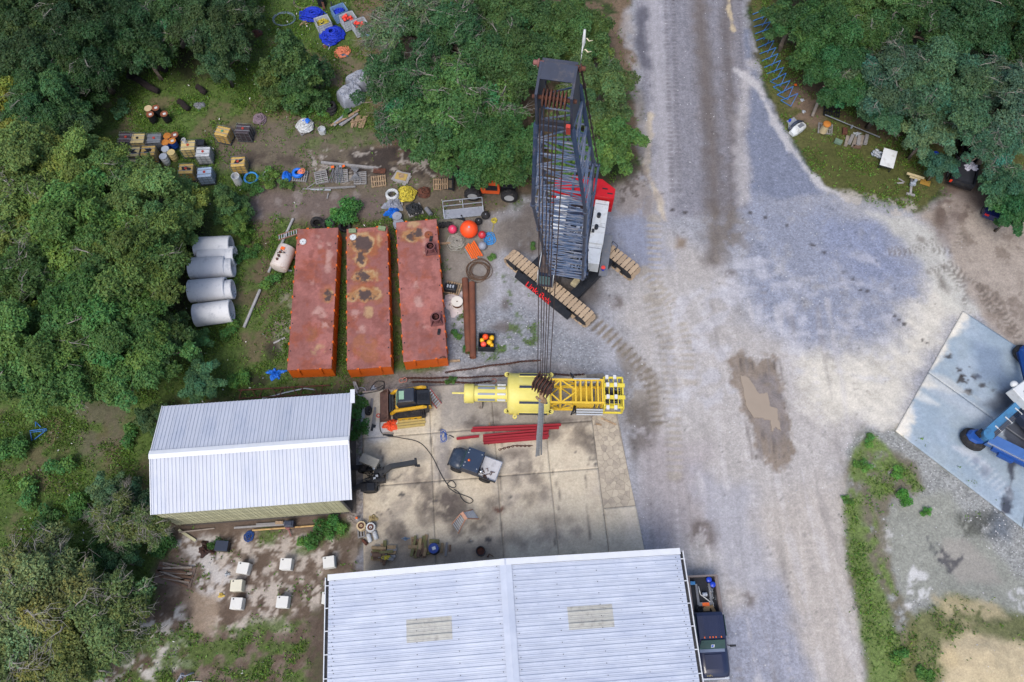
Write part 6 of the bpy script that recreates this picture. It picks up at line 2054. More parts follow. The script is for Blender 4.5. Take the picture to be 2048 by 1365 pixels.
rf = m.build("cab_roof", mat("roof_blue_black", S(44, 62, 88, .62), rough=.45, var=.1), UT, bevel=.03)
for x, y in ((.42, .55), (.42, .32), (.42, -.55), (.42, -.35), (-.45, .5), (-.45, -.5)):
	MB().cyl((x, y, 1.77), (x, y, 1.81), .03, n=8).build("bolt", M_WHITE, rf)
MB().sphere((.22, .12, 1.83), .085, 12, 8).build("beacon", M_AMBER, rf)
MB().loft([[(.73, -.6, 1.05), (.73, .6, 1.05), (.50, .56, 1.6), (.50, -.56, 1.6)], [(.75, -.6, 1.05), (.75, .6, 1.05), (.52, .56, 1.6), (.52, -.56, 1.6)]]).build("windshield", M_GLASS, UT)
m = MB().box((-1.15, -.0, .82), (1.2, 1.4, .07))
m.build("flat_bed", mat("worn_aluminium", S(196, 196, 200, .76), rough=.4, var=.12, dirt=S(110, 104, 102), damt=.32, dscale=3), UT)
m = MB().box((-1.15, .72, .95), (1.25, .05, .22))
m.build("bed_rail", M_BLK, UT)
m = MB().box((-1.76, 0, .9), (.05, 1.4, .1))
m.box((-1.15, -.71, .86), (1.2, .04, .06))
m.build("bed_edge", M_CHROME, UT)
MB().sphere((-.68, .38, 1.05), .14, 12, 8).build("air_tank", M_CHROME, UT)
m = MB()
for k in range(12):
	x, y = random.uniform(-1.4, -.7), random.uniform(.1, .6)
	m.tube([(x, y, .88), (x + random.uniform(-.2, .2), y + random.uniform(-.2, .2), .98), (x + random.uniform(-.3, .3), y + random.uniform(-.2, .2), .9)], .025, 4)
w_ = m.build("rigging_gear", M_RUST, UT)
tag(w_, kind='stuff')
for x in (-1.0, 1.0):
	for y in (-.66, .66): wheel(UT, x, y, .36, .24, M_BLK)
# ---- orange telehandler half under the oak
ORG = mat("orange_machine_paint", S(232, 96, 42, .72), rough=.5, var=.1, dirt=S(150, 96, 66), damt=.32, dscale=3)
CRM = mat("cream_boom_paint", S(206, 196, 150, .72), rough=.6, var=.1, dirt=S(140, 130, 100), damt=.36, dscale=3)
c = gnd(985, 366, .6)
TH = thing("telehandler", "orange telescopic loader with cream boom, half hidden under the oak", "loader", c, R(177))
MB().box((0, .1, .85), (3.6, 1.3, .45)).build("chassis", M_BLK, TH)
m = MB()
m.loft([[(x0, .3, z), (x1, .3, z), (x1, 1.1, z), (x0, 1.1, z)] for x0, x1, z in ((-.6, .75, .7), (-.65, .85, 1.3), (-.5, .55, 2.25))])
cbn = m.build("cab", ORG, TH, bevel=.04)
fix_normals(cbn.data)
m = MB().box((.0, 1.115, 1.5), (.9, .03, .6))
m.box((.0, .7, 2.26), (.7, .5, .02))
m.build("window", M_BLK, cbn)
MB().box((-1.1, .2, 1.25), (1.5, 1.0, .5)).build("engine_cover", M_BLK, TH, bevel=.04)
m = MB().beam((-2.0, -.35, 1.9), (2.3, -.35, 1.55), .5, .5)
m.build("boom", CRM, TH)
MB().beam((2.3, -.35, 1.55), (2.9, -.35, 1.2), .3, .35).build("boom_nose", M_BLK, TH)
m = MB().box((3.0, -.1, .7), (.12, 1.5, 1.0))
m.build("carriage", M_BLK, TH)
for y in (-.5, .4): MB().box((3.6, y, .12), (1.1, .14, .06)).build("fork", M_BLK, TH)
for x in (-1.35, 1.45):
	for y in (-1.0, 1.15): wheel(TH, x, y, .62, .45, mat("grey_rim", S(170, 172, 174, .75), rough=.5, var=.1))
# ---- black towed lifting boom backing out of the shed
c = gnd(745, 950, .8)
LB = thing("lifting_trailer", "black wheeled lifting machine with angled boom backed against the shed", "lifting machine", c, R(4))
MB().beam((-1.9, .62, .55), (.2, .55, .7), .3, .3).build("side_beam", M_BLK, LB)
MB().beam((-1.9, -.95, .5), (.3, -.35, .7), .3, .3).build("side_beam", M_BLK, LB)
MB().beam((.1, -.9, .7), (.35, .7, .8), .3, .3).build("cross_beam", M_BLK, LB)
m = MB().box((.5, -.1, .8), (.7, .9, .5))
m.box((.75, .1, 1.3), (.12, .12, .9))
m.box((.75, -.3, 1.3), (.12, .12, .9))
m.build("mast", M_BLK, LB)
m = MB().beam((.6, -.15, 1.35), (1.35, .28, 1.6), .32, .3)
m.beam((1.3, .26, 1.58), (3.0, .42, 1.62), .30, .3)
bmm = m.build("boom", mat("boom_black", S(48, 52, 58, .62), rough=.5, var=.15), LB)
m = MB().box((2.92, .42, 1.62), (.14, .5, .36))
m.box((3.08, .2, 1.55), (.2, .14, .2))
m.build("boom_tip", M_BLK, bmm)
m = MB().box((0, 0, 0), (1.22, .6, .5))
b_ = m.build("tool_box", mat("dull_steel_box", S(158, 156, 148, .7), rough=.5, var=.12, dirt=S(110, 106, 100), damt=.36, dscale=4), LB, bevel=.02)
b_.location = (-.12, .82, 1.15)
b_.rotation_euler = (0, 0, R(-26))
for k, (x, y) in enumerate(((-.2, -.85), (-.5, .5))): wheel(LB, x, y, .48, .42, M_BLK)
m = MB()
m.xprism([(-.75, .98), (-.3, 1.1), (.15, .98), (.25, .7), (.2, .7), (.1, .9), (-.3, 1.02), (-.7, .9)], -1.1, -.6)
m.build("mudguard", M_BLK, LB)
m = MB()
for k in range(22):
	x, y, z = random.uniform(-.3, .8), random.uniform(-.4, .5), random.uniform(.8, 1.2)
	m.tube([(x, y, z), (x + random.uniform(-.4, .4), y + random.uniform(-.2, .2), z + .2), (x + random.uniform(-.5, .5), y + random.uniform(-.3, .3), z)], .025, 4)
w_ = m.build("hydraulic_hose", M_BLK, LB)
tag(w_, kind='stuff')
for k, (x, y) in enumerate(((.15, .3), (.35, -.2), (.2, -.35))): MB().box((x, y, 1.2), (.16, .12, .14)).build("valve", M_PLT, LB)
# ---- big blue lift machine, cut by the right picture edge
BLU = mat("blue_machine_paint", S(30, 80, 160, .66), rough=.4, var=.12, dirt=S(40, 80, 140), damt=.36, dscale=2)
BLL = mat("blue_boom_paint", S(76, 116, 180, .66), rough=.4, var=.1)
TEAL = mat("grey_blue_arm_paint", S(72, 132, 178, .72), rough=.35, var=.12, dirt=S(60, 90, 116), damt=.42, dscale=2)
c = gnd(1945, 880, .6)
BL_ = thing("boom_lift", "large blue wheeled lift machine with white engine cover at the right edge", "lift machine", c, 0)
def W3(px, py, z): return at(px, py, z) - Vector((c.x, c.y, 0))
for (px, py) in ((1945, 880), (2049, 712)):
	q = W3(px, py, .35)
	m = MB()
	m.lathe([(.3, -.28), (.74, -.28), (.84, -.15), (.84, .15), (.74, .28), (.3, .28)], (q.x, q.y, .42), (.25, .3, .92), 26)
	t = m.build("wheel", M_RUBBER, BL_)
	m = MB()
	m.loft([[(q.x + math.cos(a) * r, q.y + .06 + math.sin(a) * r * .8, z) for a in [2 * math.pi * k / 8 + .5 for k in range(8)]] for r, z in ((.70, .5), (.66, .95), (.5, 1.1))])
	h = m.build("hub_cover", BLU, t)
	fix_normals(h.data)
	m = MB()
	m.box((q.x + .12, q.y + .2, 1.18), (.5, .42, .25), R(35))
	m.tube([(q.x - .1, q.y + .3, 1.1), (q.x + .1, q.y + .3, 1.3), (q.x + .4, q.y + .1, 1.3)], .05, 6)
	m.build("steering_gear", M_BLK, t)
a, b = W3(1972, 872, 1.25), W3(2062, 792, 1.5)
m = MB()
m.beam(a, b, .75, .55)
m.cyl(a - Vector((0, 0, .4)), a + Vector((0, 0, .4)), .36, n=14)
ar = m.build("swing_arm", TEAL, BL_)
dd = (b - a).normalized()
nn = Vector((-dd.y, dd.x, 0)).normalized()
for k in range(4):
	q = a.lerp(b, .18 + .22 * k) + Vector((0, 0, .3))
	m = MB().beam(q - nn * .45, q + nn * .12, .06, .08)
	m.build("hose_clamp", M_WHITE, ar)
m = MB()
for k in range(3): m.tube([a + nn * (-.16 - .1 * k) + Vector((0, 0, .33)), b + nn * (-.16 - .1 * k) + Vector((0, 0, .33))], .04, 6)
m.build("hose", M_DARKB, ar)
a, b = W3(1975, 878, 1.15), W3(2110, 945, 1.2)
MB().beam(a, b, .7, .6).build("side_beam", BLL, BL_)
dd = (b - a).normalized()
nn = Vector((-dd.y, dd.x, 0)).normalized()
m = MB().beam(a.lerp(b, .1) - nn * .5, a.lerp(b, .75) - nn * .5, .2, .3)
m.beam(a.lerp(b, .2) - nn * .68, a.lerp(b, .42) - nn * .68, .25, .3)
m.build("hydraulic_cylinder", BLU, BL_)
m = MB().beam(a.lerp(b, .0) - nn * .38 + Vector((0, 0, .2)), a.lerp(b, .6) - nn * .4 + Vector((0, 0, .2)), .07, .07)
m.build("piston_rod", M_CHROME, BL_)
q = W3(2062, 782, 2.4)
m = MB()
m.box((q.x, q.y, 2.0), (1.9, 1.5, .9), R(32))
tu = m.build("engine_cover", M_WHITE, BL_, bevel=.05)
m = MB()
for k in range(5): m.box((q.x - .25, q.y - .02 + .12 * k - .2, 2.46), (.9, .05, .03), R(52))
m.build("vent_slat", M_BLK, tu)
q = W3(2030, 768, 2.3)
MB().sphere((q.x, q.y, 2.2), .26, 14, 9, .8).build("filter_bowl", M_WHITE, tu)
MB().tube([W3(2040, 705, 1), W3(2062, 790, 1)], .25, 8).build("axle_arm", BLU, BL_)
MB().box(W3(2085, 850, .9), (2.2, 2.6, .7), R(32)).build("chassis", M_DARKB, BL_)
# ---- black pickup under the trees
c = gnd(1938, 312, 1.0)
P2 = thing("pickup_truck", "black pickup truck under the trees with clothes in its open bed", "pickup truck", c, R(66))
m = MB()
m.loft([ring(-2.8, .92, .5, .85, 1.05), ring(-.6, .95, .45, .9, 1.08), ring(1.4, .95, .45, .9, 1.1), ring(2.6, .88, .5, .85, .98), ring(2.75, .8, .55, .75, .85)])
m.loft([ring(-.6, .82, 1.05, 1.4, 1.72), ring(.7, .82, 1.05, 1.4, 1.74), ring(1.35, .86, 1.05, 1.1, 1.14)])
b2 = m.build("body", mat("black_car_paint", S(24, 26, 32, .6), rough=.25, var=.1, coat=.4), P2)
fix_normals(b2.data)
m = MB().box((-1.7, 0, 1.11), (2.0, 1.45, .02))
m.build("bed_floor", M_BEDL, P2)
for s in (-1, 1): MB().box((-1.7, s * .84, 1.16), (2.15, .14, .12)).build("bed_side", M_BLK, P2)
MB().box((-2.78, 0, 1.0), (.1, 1.8, .4)).build("tailgate", M_BLK, P2)
MB().box((-2.84, .8, .95), (.06, .16, .26)).build("tail_light", mat("tail_lens", S(230, 60, 30, .8), rough=.3), P2)
MB().loft([[(.75, -.66, 1.74), (.75, .66, 1.74), (1.33, .76, 1.17), (1.33, -.76, 1.17)], [(.78, -.66, 1.76), (.78, .66, 1.76), (1.36, .76, 1.19), (1.36, -.76, 1.19)]]).build("windshield", M_GLASS, P2)
for x in (-1.8, 1.8):
	for y in (-.82, .82): wheel(P2, x, y, .38, .26, M_CHROME)
c3 = gnd(2006, 392, .9)
P3 = thing("parked_car", "dark blue car with red tail lights under the trees at the right edge", "car", c3, R(62))
m = MB()
m.loft([ring(-2.2, .8, .45, .8, .95), ring(-1.9, .86, .4, .85, 1.0), ring(1.6, .86, .4, .85, .98), ring(2.2, .76, .45, .7, .8)])
m.loft([ring(-1.6, .7, .95, 1.1, 1.35), ring(.2, .7, .95, 1.1, 1.42), ring(.9, .76, .95, .98, 1.0)])
b3 = m.build("body", mat("deep_blue_car_paint", S(34, 44, 96, .65), rough=.25, var=.08, coat=.4), P3)
fix_normals(b3.data)
for s in (-1, 1): MB().box((-2.2, s * .62, .85), (.08, .3, .18)).build("tail_light", M_REDP, P3)
MB().loft([[(.22, -.6, 1.43), (.22, .6, 1.43), (.92, .7, 1.02), (.92, -.7, 1.02)], [(.24, -.6, 1.45), (.24, .6, 1.45), (.94, .7, 1.04), (.94, -.7, 1.04)]]).build("windshield", M_GLASS, P3)
for x in (-1.4, 1.4):
	for y in (-.76, .76): wheel(P3, x, y, .32, .22, M_CHROME)
# ------------------------------------------------------------------ three orange-sided barges
M_DECK = mat("red_oxide_deck", S(166, 104, 102, .62), rough=.75, var=.14, scale=1.6, dirt=S(152, 100, 84, .66), damt=.40, dscale=.7, dsoft=.14)
M_DECK2 = mat("red_oxide_deck_rusted", S(166, 106, 98, .62), rough=.75, var=.16, scale=2, dirt=S(162, 108, 70, .68), damt=.46, dscale=.9, dsoft=.12)
M_ORSIDE = mat("orange_hull_paint", S(226, 104, 24, .68), rough=.5, var=.10, dirt=S(150, 74, 30, .65), damt=.28, dscale=2)
M_TANST = mat("dried_silt", S(180, 152, 118, .70), rough=.9, var=.15, scale=2)
M_PALE = mat("pale_scuff", S(172, 134, 128, .70), rough=.9, var=.12, scale=3)
M_STAND = mat("standing_water", S(84, 76, 78, .5), rough=.08, var=.2, scale=2, spec=.6)
def blot(name, cx, cy, rx, ry, z, m_, par, inv, seed, rag=.28, n=40):
	"""irregular thin patch lying on a deck; centre and radii in metres of the barge"""
	rs = random.Random(seed)
	ph = [rs.uniform(0, 6.28) for _ in range(6)]
	pts = []
	for k in range(n):
		t = 2 * math.pi * k / n
		f = 1 + rag * sum(math.sin((i + 2) * t + ph[i]) / (1 + .45 * i) for i in range(6)) * .8
		pts.append((cx + rx * f * math.cos(t), cy + ry * f * math.sin(t)))
	mb = MB().prism(pts, z - .003, z)
	o = mb.build(name, m_, par)
	fix_normals(o.data)
	return o
deck_mat = painted_mat("barge_deck", grain=.12, gscale=6, bump=.15, rough=.7)
def paint_barge(X, Y, k):
	p = Paint(X, Y, S(162, 106, 99, .6))
	full = [(500, 380), (950, 380), (950, 800), (500, 800)]
	p.poly(full, S(164, 88, 62, .64), a=.65, n=0, thr=(.58, .52, .6)[k], tn=1.0, tsoft=.1, seed=3 + k)
	p.poly(full, S(190, 124, 116, .66), a=.6, n=0, thr=.55, tn=.55, tsoft=.1, seed=13 + k)
	p.poly(full, S(140, 84, 76, .62), a=.5, n=0, thr=.6, tn=1.8, tsoft=.06, seed=23 + k)
	p.C *= (1 + .22 * (fbm(X * 4, Y * .35, 33 + k) - .5) + .14 * (fbm(X * .6, Y * 5, 36 + k) - .5))[:, None]
	TAN, RUS, DRK, PAL = S(188, 158, 116, .72), S(164, 104, 58, .66), S(88, 76, 76, .58), S(190, 150, 140, .72)
	for (x, y, rx, ry) in ((), ((724, 488, 19, 15), (722, 518, 8, 13), (727, 552, 16, 9), (712, 557, 4, 4), (734, 589, 20, 11), (703, 593, 7, 6)), ((822, 472, 11, 9), (838, 470, 7, 8)))[k] if k else ((656, 591, 6, 9),):
		sd_ = int(x + y)
		p.blob(x, y, rx * 1.7, ry * 1.65, RUS, a=.6, soft=.25, n=.5, ns=1.6, seed=sd_)
		p.blob(x, y, rx * 1.38, ry * 1.35, TAN, a=.85, soft=.10, n=.36, ns=1.9, seed=sd_)
		p.blob(x, y, rx * 1.2, ry * 1.15, RUS, a=.6, soft=.08, n=.34, ns=2, seed=sd_ + 1)
		p.blob(x, y, rx, ry, DRK, a=.92, soft=.07, n=.5, ns=2.2, surf=(.95, 0, 0), seed=sd_)
	for q in (((640, 625, 9, 9, 0), (632, 632, 6, 8, 0), (658, 505, 5, 18, 0), (638, 485, 4, 11, 0), (636, 698, 13, 6, 1), (650, 648, 4, 4, 0), (626, 560, 4, 8, 0), (622, 672, 10, 14, 2), (655, 530, 3, 12, 0)), ((738, 622, 8, 10, 1), (725, 655, 9, 8, 0), (754, 552, 5, 12, 1), (758, 480, 4, 12, 1), (712, 632, 5, 8, 0), (728, 690, 24, 22, 2), (738, 715, 22, 14, 2), (700, 500, 8, 30, 2)), ((838, 605, 7, 12, 0), (830, 570, 6, 10, 0), (828, 449, 12, 5, 1), (848, 505, 5, 10, 0), (848, 655, 6, 5, 0), (850, 470, 5, 20, 0)))[k]:
		p.blob(*q[:4], (PAL, TAN, RUS)[q[4]], a=.75 if q[4] < 2 else .5, soft=.18, n=.4, ns=1.6, thr=.4, tn=1.6, seed=int(q[0]))
	return p
BG = [("left", (577, 740), (660, 740), (595, 457), (677, 455), M_DECK), ("mid", (693, 738), (783, 735), (693, 458), (775, 453), M_DECK2), ("right", (808, 725), (893, 713), (795, 447), (870, 438), M_DECK)]
LABB = ["orange-sided barge with pink deck, leftmost of the three, white disc near one corner", "middle orange-sided barge with three rust-ringed puddles on its deck", "orange-sided barge with two bollards on its deck, rightmost of the three"]
BARGES = []
for k, (nm, p1, p2, p3, p4, dm) in enumerate(BG):
	q = [at(*p, 1.55) for p in (p1, p2, p3, p4)]
	ctr = (q[0] + q[1] + q[2] + q[3]) / 4
	ax = ((q[2] + q[3]) / 2 - (q[0] + q[1]) / 2)
	rz = math.atan2(ax.y, ax.x) - math.pi / 2
	LNb, WB, HB = 11.15, 3.0, 1.55
	B = thing("barge", LABB[k], "barge", (ctr.x, ctr.y, 0), rz, "orange barges set side by side")
	B['dims'] = 1
	m = MB().box((0, 0, HB / 2 - .02), (WB - .02, LNb - .02, HB - .1))
	h = m.build("hull", M_ORSIDE, B)
	PZ = HB
	w4 = [mat4(B) @ Vector((sx * WB / 2, sy * LNb / 2, 0)) for sx, sy in ((-1, -1), (1, -1), (1, 1), (-1, 1))]
	dk = slab_piece("deck", w4, (lambda X, Y, k=k: paint_barge(X, Y, k)), deck_mat, B, z=HB, step=.055, th=.07, shade=1.0)
	dk.matrix_local = mat4(B).inverted()
	PZ = 0.0
	cm_ = MB().box((-.02, 0, 0), (.10, .16, .1)).box((.02, 0, -.5), (.06, .1, .9)).mesh("connector", [M_ORSIDE])
	cd_ = MB().cyl((0, 0, 0), (0, 0, .02), .05, n=8).mesh("deck_socket", [M_BLK])
	for sx in (-1, 1):
		for i in range(9):
			y = -LNb / 2 + .75 + i * (LNb - 1.5) / 8
			o = link(bpy.data.objects.new("connector", cm_), B)
			o.location = (sx * (WB / 2 + .02), y, HB - .02)
			o.rotation_euler = (0, 0, 0 if sx > 0 else math.pi)
		for i in range(5):
			o = link(bpy.data.objects.new("deck_socket", cd_), B)
			o.location = (sx * (WB / 2 - .14), -LNb / 2 + 1.4 + i * 2.1, HB - .008)
	for sy in (-1, 1):
		for x in (-.75, .75):
			o = link(bpy.data.objects.new("connector", cm_), B)
			o.location = (x, sy * (LNb / 2 + .02), HB - .02)
			o.rotation_euler = (0, 0, R(90 * sy))
	BARGES.append((B, HB, mat4(B).inverted()))
def onb(k, px, py, dz=0.0):
	B, HB, inv = BARGES[k]
	w = at(px, py, HB)
	l_ = inv @ w
	return Vector((l_.x, l_.y, HB + dz))
def disc(b, px, py, r, m_, label, hole=True):
	q = BARGES[b][0].matrix_basis @ Vector((0, 0, 0))
	w = at(px, py, 1.58)
	o = thing("hatch_disc", label, "disc", (w.x, w.y, 1.565), 0)
	MB().cyl((0, 0, 0), (0, 0, .05), r, n=28).build("plate", m_, o)
	MB().cyl((0, 0, .05), (0, 0, .065), r * .14, n=12).build("centre_hole", M_BLK, o)
	for k in range(6):
		a = k * math.pi / 3
		MB().cyl((math.cos(a) * r * .8, math.sin(a) * r * .8, .05), (math.cos(a) * r * .8, math.sin(a) * r * .8, .06), .02, n=6).build("bolt_hole", M_BLK, o)
disc(0, 606, 484, .24, M_WHITE, "white disc lying on the left barge's deck")
disc(1, 706, 475, .24, M_WHITE, "white disc lying on the middle barge's deck")
disc(2, 857, 470, .30, mat("rusty_disc", S(150, 84, 56, .66), rough=.85, var=.2), "rusty disc lying on the right barge's deck")
for k, (px, py) in enumerate(((705, 462), (764, 457))):
	w = at(px, py, 1.7)
	b = MB().box((0, 0, .12), (.55, .3, .24)).build("foam_block", mat("mossy_foam", S(140, 158, 120, .7), rough=.95, var=.2, scale=6, dirt=S(90, 100, 80), damt=.4, dscale=6), bevel=.03)
	b.location = (w.x, w.y, 1.56)
	b.rotation_euler = (0, 0, R(3 - 14 * k))
	tag(b, ("green foam block above the white disc on the middle barge", "green foam block on the middle barge's far right corner")[k], "block", "green blocks on the middle barge")
M_BOLL = mat("oxide_bollard", S(128, 78, 78, .64), rough=.7, var=.15, dirt=S(84, 56, 56), damt=.4, dscale=4)
for k, (px, py) in enumerate(((861, 497), (872, 638))):
	w = at(px, py, 1.9)
	o = thing("mooring_bollard", ("red-brown bollard on the right barge, nearer its far end", "red-brown bollard on the right barge, nearer its orange front")[k], "bollard", (w.x, w.y, 1.56), R(8), "bollards on the right barge")
	MB().pipe((0, 0, .05), (0, 0, .7), .26, .19, 22).pipe((0, 0, .62), (0, 0, .7), .35, .19, 22).cyl((0, 0, .05), (0, 0, .3), .18, n=14).build("post", M_BOLL, o)
	MB().box((0, 0, .025), (.85, .8, .05)).build("base_plate", M_BOLL, o)
	for s in (-1, 1): MB().beam((s * .36, -.32, .05), (s * .2, -.1, .5), .05, .25).build("gusset", M_BOLL, o)
for k, (px, py, a) in enumerate(((862, 478, 80), (878, 664, 84))):
	w = at(px, py, 1.62)
	o = thing("shackle_bar", ("dark toothed bar by the far bollard on the right barge", "dark toothed bar by the near bollard on the right barge")[k], "bar", (w.x, w.y, 1.57), R(a), "dark bars on the right barge")
	m = MB().box((0, 0, .04), (.44, .16, .08))
	for i in range(4): m.box((-.16 + .1 * i, 0, .1), (.05, .22, .05))
	m.build("bar", M_BLK, o)
w = at(885, 716, 1.62)
m = MB().tube([(-.2, 0, .05), (0, .05, .08), (.2, 0, .05)], .04, 5)
m.box((.1, .05, .04), (.2, .1, .06))
b = m.build("rusty_clamp", M_RUST)
b.location = (w.x, w.y, 1.57)
tag(b, "rusty clamp on the right barge's front corner", "clamp")
# ------------------------------------------------------------------ concrete pipes and rusty tank, steel pipes, red beams
M_CONC = mat("pipe_concrete", S(220, 222, 226, .80), rough=.85, var=.10, scale=1.6, dirt=S(150, 156, 166), damt=.36, dscale=1.6, objvar=.05)
PIPES = [((462, 491), (400, 494), .80, "front row concrete pipe at the upper end, ringed by weeds"), ((452, 531), (388, 535), .80, "front row concrete pipe, second from the upper end"), ((452, 575), (392, 580), .82, "front row concrete pipe, third from the upper end"), ((463, 620), (385, 630), .82, "front row concrete pipe at the lower end, fully in view"),
		((470, 510), (420, 512), .72, "rear row concrete pipe peeping out at the upper end"), ((466, 533), (420, 537), .72, "rear row concrete pipe in the middle"), ((466, 577), (420, 582), .72, "rear row concrete pipe at the lower end")]
for k, (a, b, r, lab) in enumerate(PIPES):
	z = r if k < 4 else r
	A, B_ = at(a[0], a[1] + 2, r), at(b[0], b[1] + 2, r)
	d_ = (A - B_).normalized()
	if k >= 4: A = A + d_ * .0 + Vector((0, -.0, 0))
	Lp = 2.55
	o = thing("concrete_pipe", lab, "pipe", (A.x, A.y, 0), math.atan2(d_.y, d_.x), "concrete pipes under the west oaks")
	MB().pipe((-Lp, 0, r), (0, 0, r), r, r - .09, 32).pipe((-.012, 0, r), (.03, 0, r), r - .05, r - .11, 32).build("barrel", M_CONC, o)
A = at(566, 517, .7)
TK = thing("steel_tank", "white rust-streaked cylindrical tank lying beside the left barge", "tank", (A.x, A.y, 0), R(74))
M_TANK = mat("rusty_white_tank", S(214, 204, 196, .76), rough=.6, var=.06, dirt=S(150, 84, 54, .68), damt=.36, dscale=1.4, dsoft=.08)
MB().lathe([(.02, -.98), (.4, -.96), (.62, -.9), (.66, -.84), (.66, .84), (.62, .9), (.4, .96), (.02, .98)], (0, 0, .72), (1, 0, 0), 26).build("shell", M_TANK, TK)
MB().box((.45, .0, 1.42), (.22, .3, .06)).build("orange_plate", M_AMBER, TK)
for k in range(3): MB().cyl((.1 - .3 * k, .05, 1.35), (.1 - .3 * k, .05, 1.5), .09, n=10).build("fitting", M_RUST, TK)
MB().tube([(.3, .1, 1.42), (.15, -.3, 1.4), (0, .25, 1.42), (-.2, .1, 1.5), (-.3, -.1, 1.42)], .03, 5).build("hose", M_BLK, TK)
for x in (-.55, .55): MB().box((x, 0, .06), (.12, 1.5, .12)).build("skid", M_GALV, TK)
for k, (a, b, lab) in enumerate((((930, 558), (937, 706), "left one of two rusty steel pipes lying side by side"), ((944, 566), (946, 716), "right one of two rusty steel pipes lying side by side"))):
	A, B_ = at(*a, .24), at(*b, .24)
	o = thing("steel_pipe", lab, "pipe", (A.x, A.y, 0), 0, "rusty steel pipes beside the right barge")
	m = MB().pipe(A - Vector((A.x, A.y, 0)), B_ - Vector((A.x, A.y, 0)), .235, .215, 20)
	m.build("barrel", mat("rust_brown_pipe", S(138, 84, 62, .66), rough=.85, var=.15, scale=1.2, dirt=S(96, 62, 50), damt=.45, dscale=1.0, dsoft=.15), o)
M_RB = mat("red_primer", S(172, 36, 50, .62), rough=.6, var=.08, scale=2)
def ibeam(a, b, z, lab, h=.2, w=.13):
	A, B_ = at(a[0], a[1], z), at(b[0], b[1], z)
	o = thing("steel_beam", lab, "beam", (A.x, A.y, 0), 0, "red steel beams on the concrete pad")
	off_ = Vector((A.x, A.y, 0))
	A, B_ = A - off_, B_ - off_
	m = MB().beam(A + Vector((0, 0, h / 2)), B_ + Vector((0, 0, h / 2)), w, .03)
	m.beam(A - Vector((0, 0, h / 2)), B_ - Vector((0, 0, h / 2)), w, .03)
	m.beam(A, B_, .03, h - .03)
	m.build("flange_beam", M_RB, o)
ibeam((942, 862), (1118, 856), .30, "long red beam, nearest the yellow buoy but one")
ibeam((945, 857), (1122, 850), .36, "longest red beam, nearest the yellow buoy")
ibeam((966, 872), (1098, 860), .30, "red beam at the upper side of the lower bundle")
ibeam((966, 877), (1097, 866), .42, "raised red beam in the middle of the lower bundle")
ibeam((966, 882), (1098, 872), .30, "red beam third down in the lower bundle")
ibeam((985, 883), (1092, 873), .22, "lowest lying red beam tucked in the lower bundle")
ibeam((967, 887), (1096, 876), .30, "red beam at the lower side of the lower bundle")
ibeam((913, 878), (958, 873), .14, "short red beam lying apart at the left")
# lettering objects become meshes
TXT.append((bpy.data.objects["lettering"].data, None, None, None, None, None))
dg = bpy.context.evaluated_depsgraph_get()
def text_mesh(fc, m_, par, loc, rot, name):
	tmp = bpy.data.objects.new("tmp", fc)
	COL.objects.link(tmp)
	dg_ = bpy.context.evaluated_depsgraph_get()
	dg_.update()
	me = bpy.data.meshes.new_from_object(tmp.evaluated_get(dg_))
	bpy.data.objects.remove(tmp)
	me.materials.clear()
	me.materials.append(m_)
	o = bpy.data.objects.new(name, me)
	link(o, par)
	o.location = loc
	o.rotation_euler = rot
	return o
for fc, m_, par, loc, rot, name in TXT[:-1]: text_mesh(fc, m_, par, loc, rot, name)
old = bpy.data.objects["lettering"]
loc_, rot_, cv = old.location.copy(), old.rotation_euler.copy(), old.data
KIDS[trA.name].remove(old)
bpy.data.objects.remove(old)
text_mesh(cv, MATS["red_lettering"], trA, loc_, rot_, "lettering")
# ------------------------------------------------------------------ stored goods
M_CAGE = mat("cage_tube", S(150, 154, 160, .7), rough=.5, metal=.2, var=.15)
M_CAGED = mat("dark_cage_tube", S(70, 72, 78, .65), rough=.6, var=.2)
TANKS = {
	'cream': mat("yellowed_tank", S(206, 186, 130, .72), rough=.5, var=.12, dirt=S(140, 120, 84), damt=.34, dscale=4),
	'pale': mat("cloudy_tank", S(196, 200, 204, .74), rough=.5, var=.1, dirt=S(130, 138, 140), damt=.38, dscale=3),
	'amber': mat("amber_tank", S(206, 172, 96, .72), rough=.5, var=.12, dirt=S(110, 84, 54), damt=.36, dscale=4),
	'grey': mat("grey_tank", S(116, 122, 130, .7), rough=.5, var=.15, dirt=S(74, 74, 76), damt=.4, dscale=3),
	'dark': mat("dark_stained_tank", S(72, 62, 68, .66), rough=.5, var=.2, dirt=S(160, 120, 80), damt=.28, dscale=4),
	'blue': mat("bluish_tank", S(172, 192, 216, .74), rough=.5, var=.1)}
M_LIDR = mat("red_cap", S(186, 66, 48, .7), rough=.5)
M_LIDB = mat("black_cap", S(30, 32, 36, .6), rough=.5)
M_STAIN = mat("black_spill", S(36, 32, 30, .6), rough=.5, var=.2)
G_IBC = "liquid tanks in wire cages by the west oaks"
def cage_bars(m, wx, wy, z0, z1, t=.018, nx=4, ny=4, nz=4, top=True):
	for k in range(nz):
		z = z0 + (z1 - z0) * k / (nz - 1)
		m.tube([(-wx, -wy, z), (wx, -wy, z), (wx, wy, z), (-wx, wy, z)], t, 4, True)
	for k in range(nx):
		x = -wx + 2 * wx * k / (nx - 1)
		for y in (-wy, wy): m.cyl((x, y, z0), (x, y, z1), t, n=4, caps=False)
	for k in range(1, ny - 1):
		y = -wy + 2 * wy * k / (ny - 1)
		for x in (-wx, wx): m.cyl((x, y, z0), (x, y, z1), t, n=4, caps=False)
	if top:
		for y in (-wy * .4, wy * .4): m.beam((-wx, y, z1 + .01), (wx, y, z1 + .01), .04, .02)
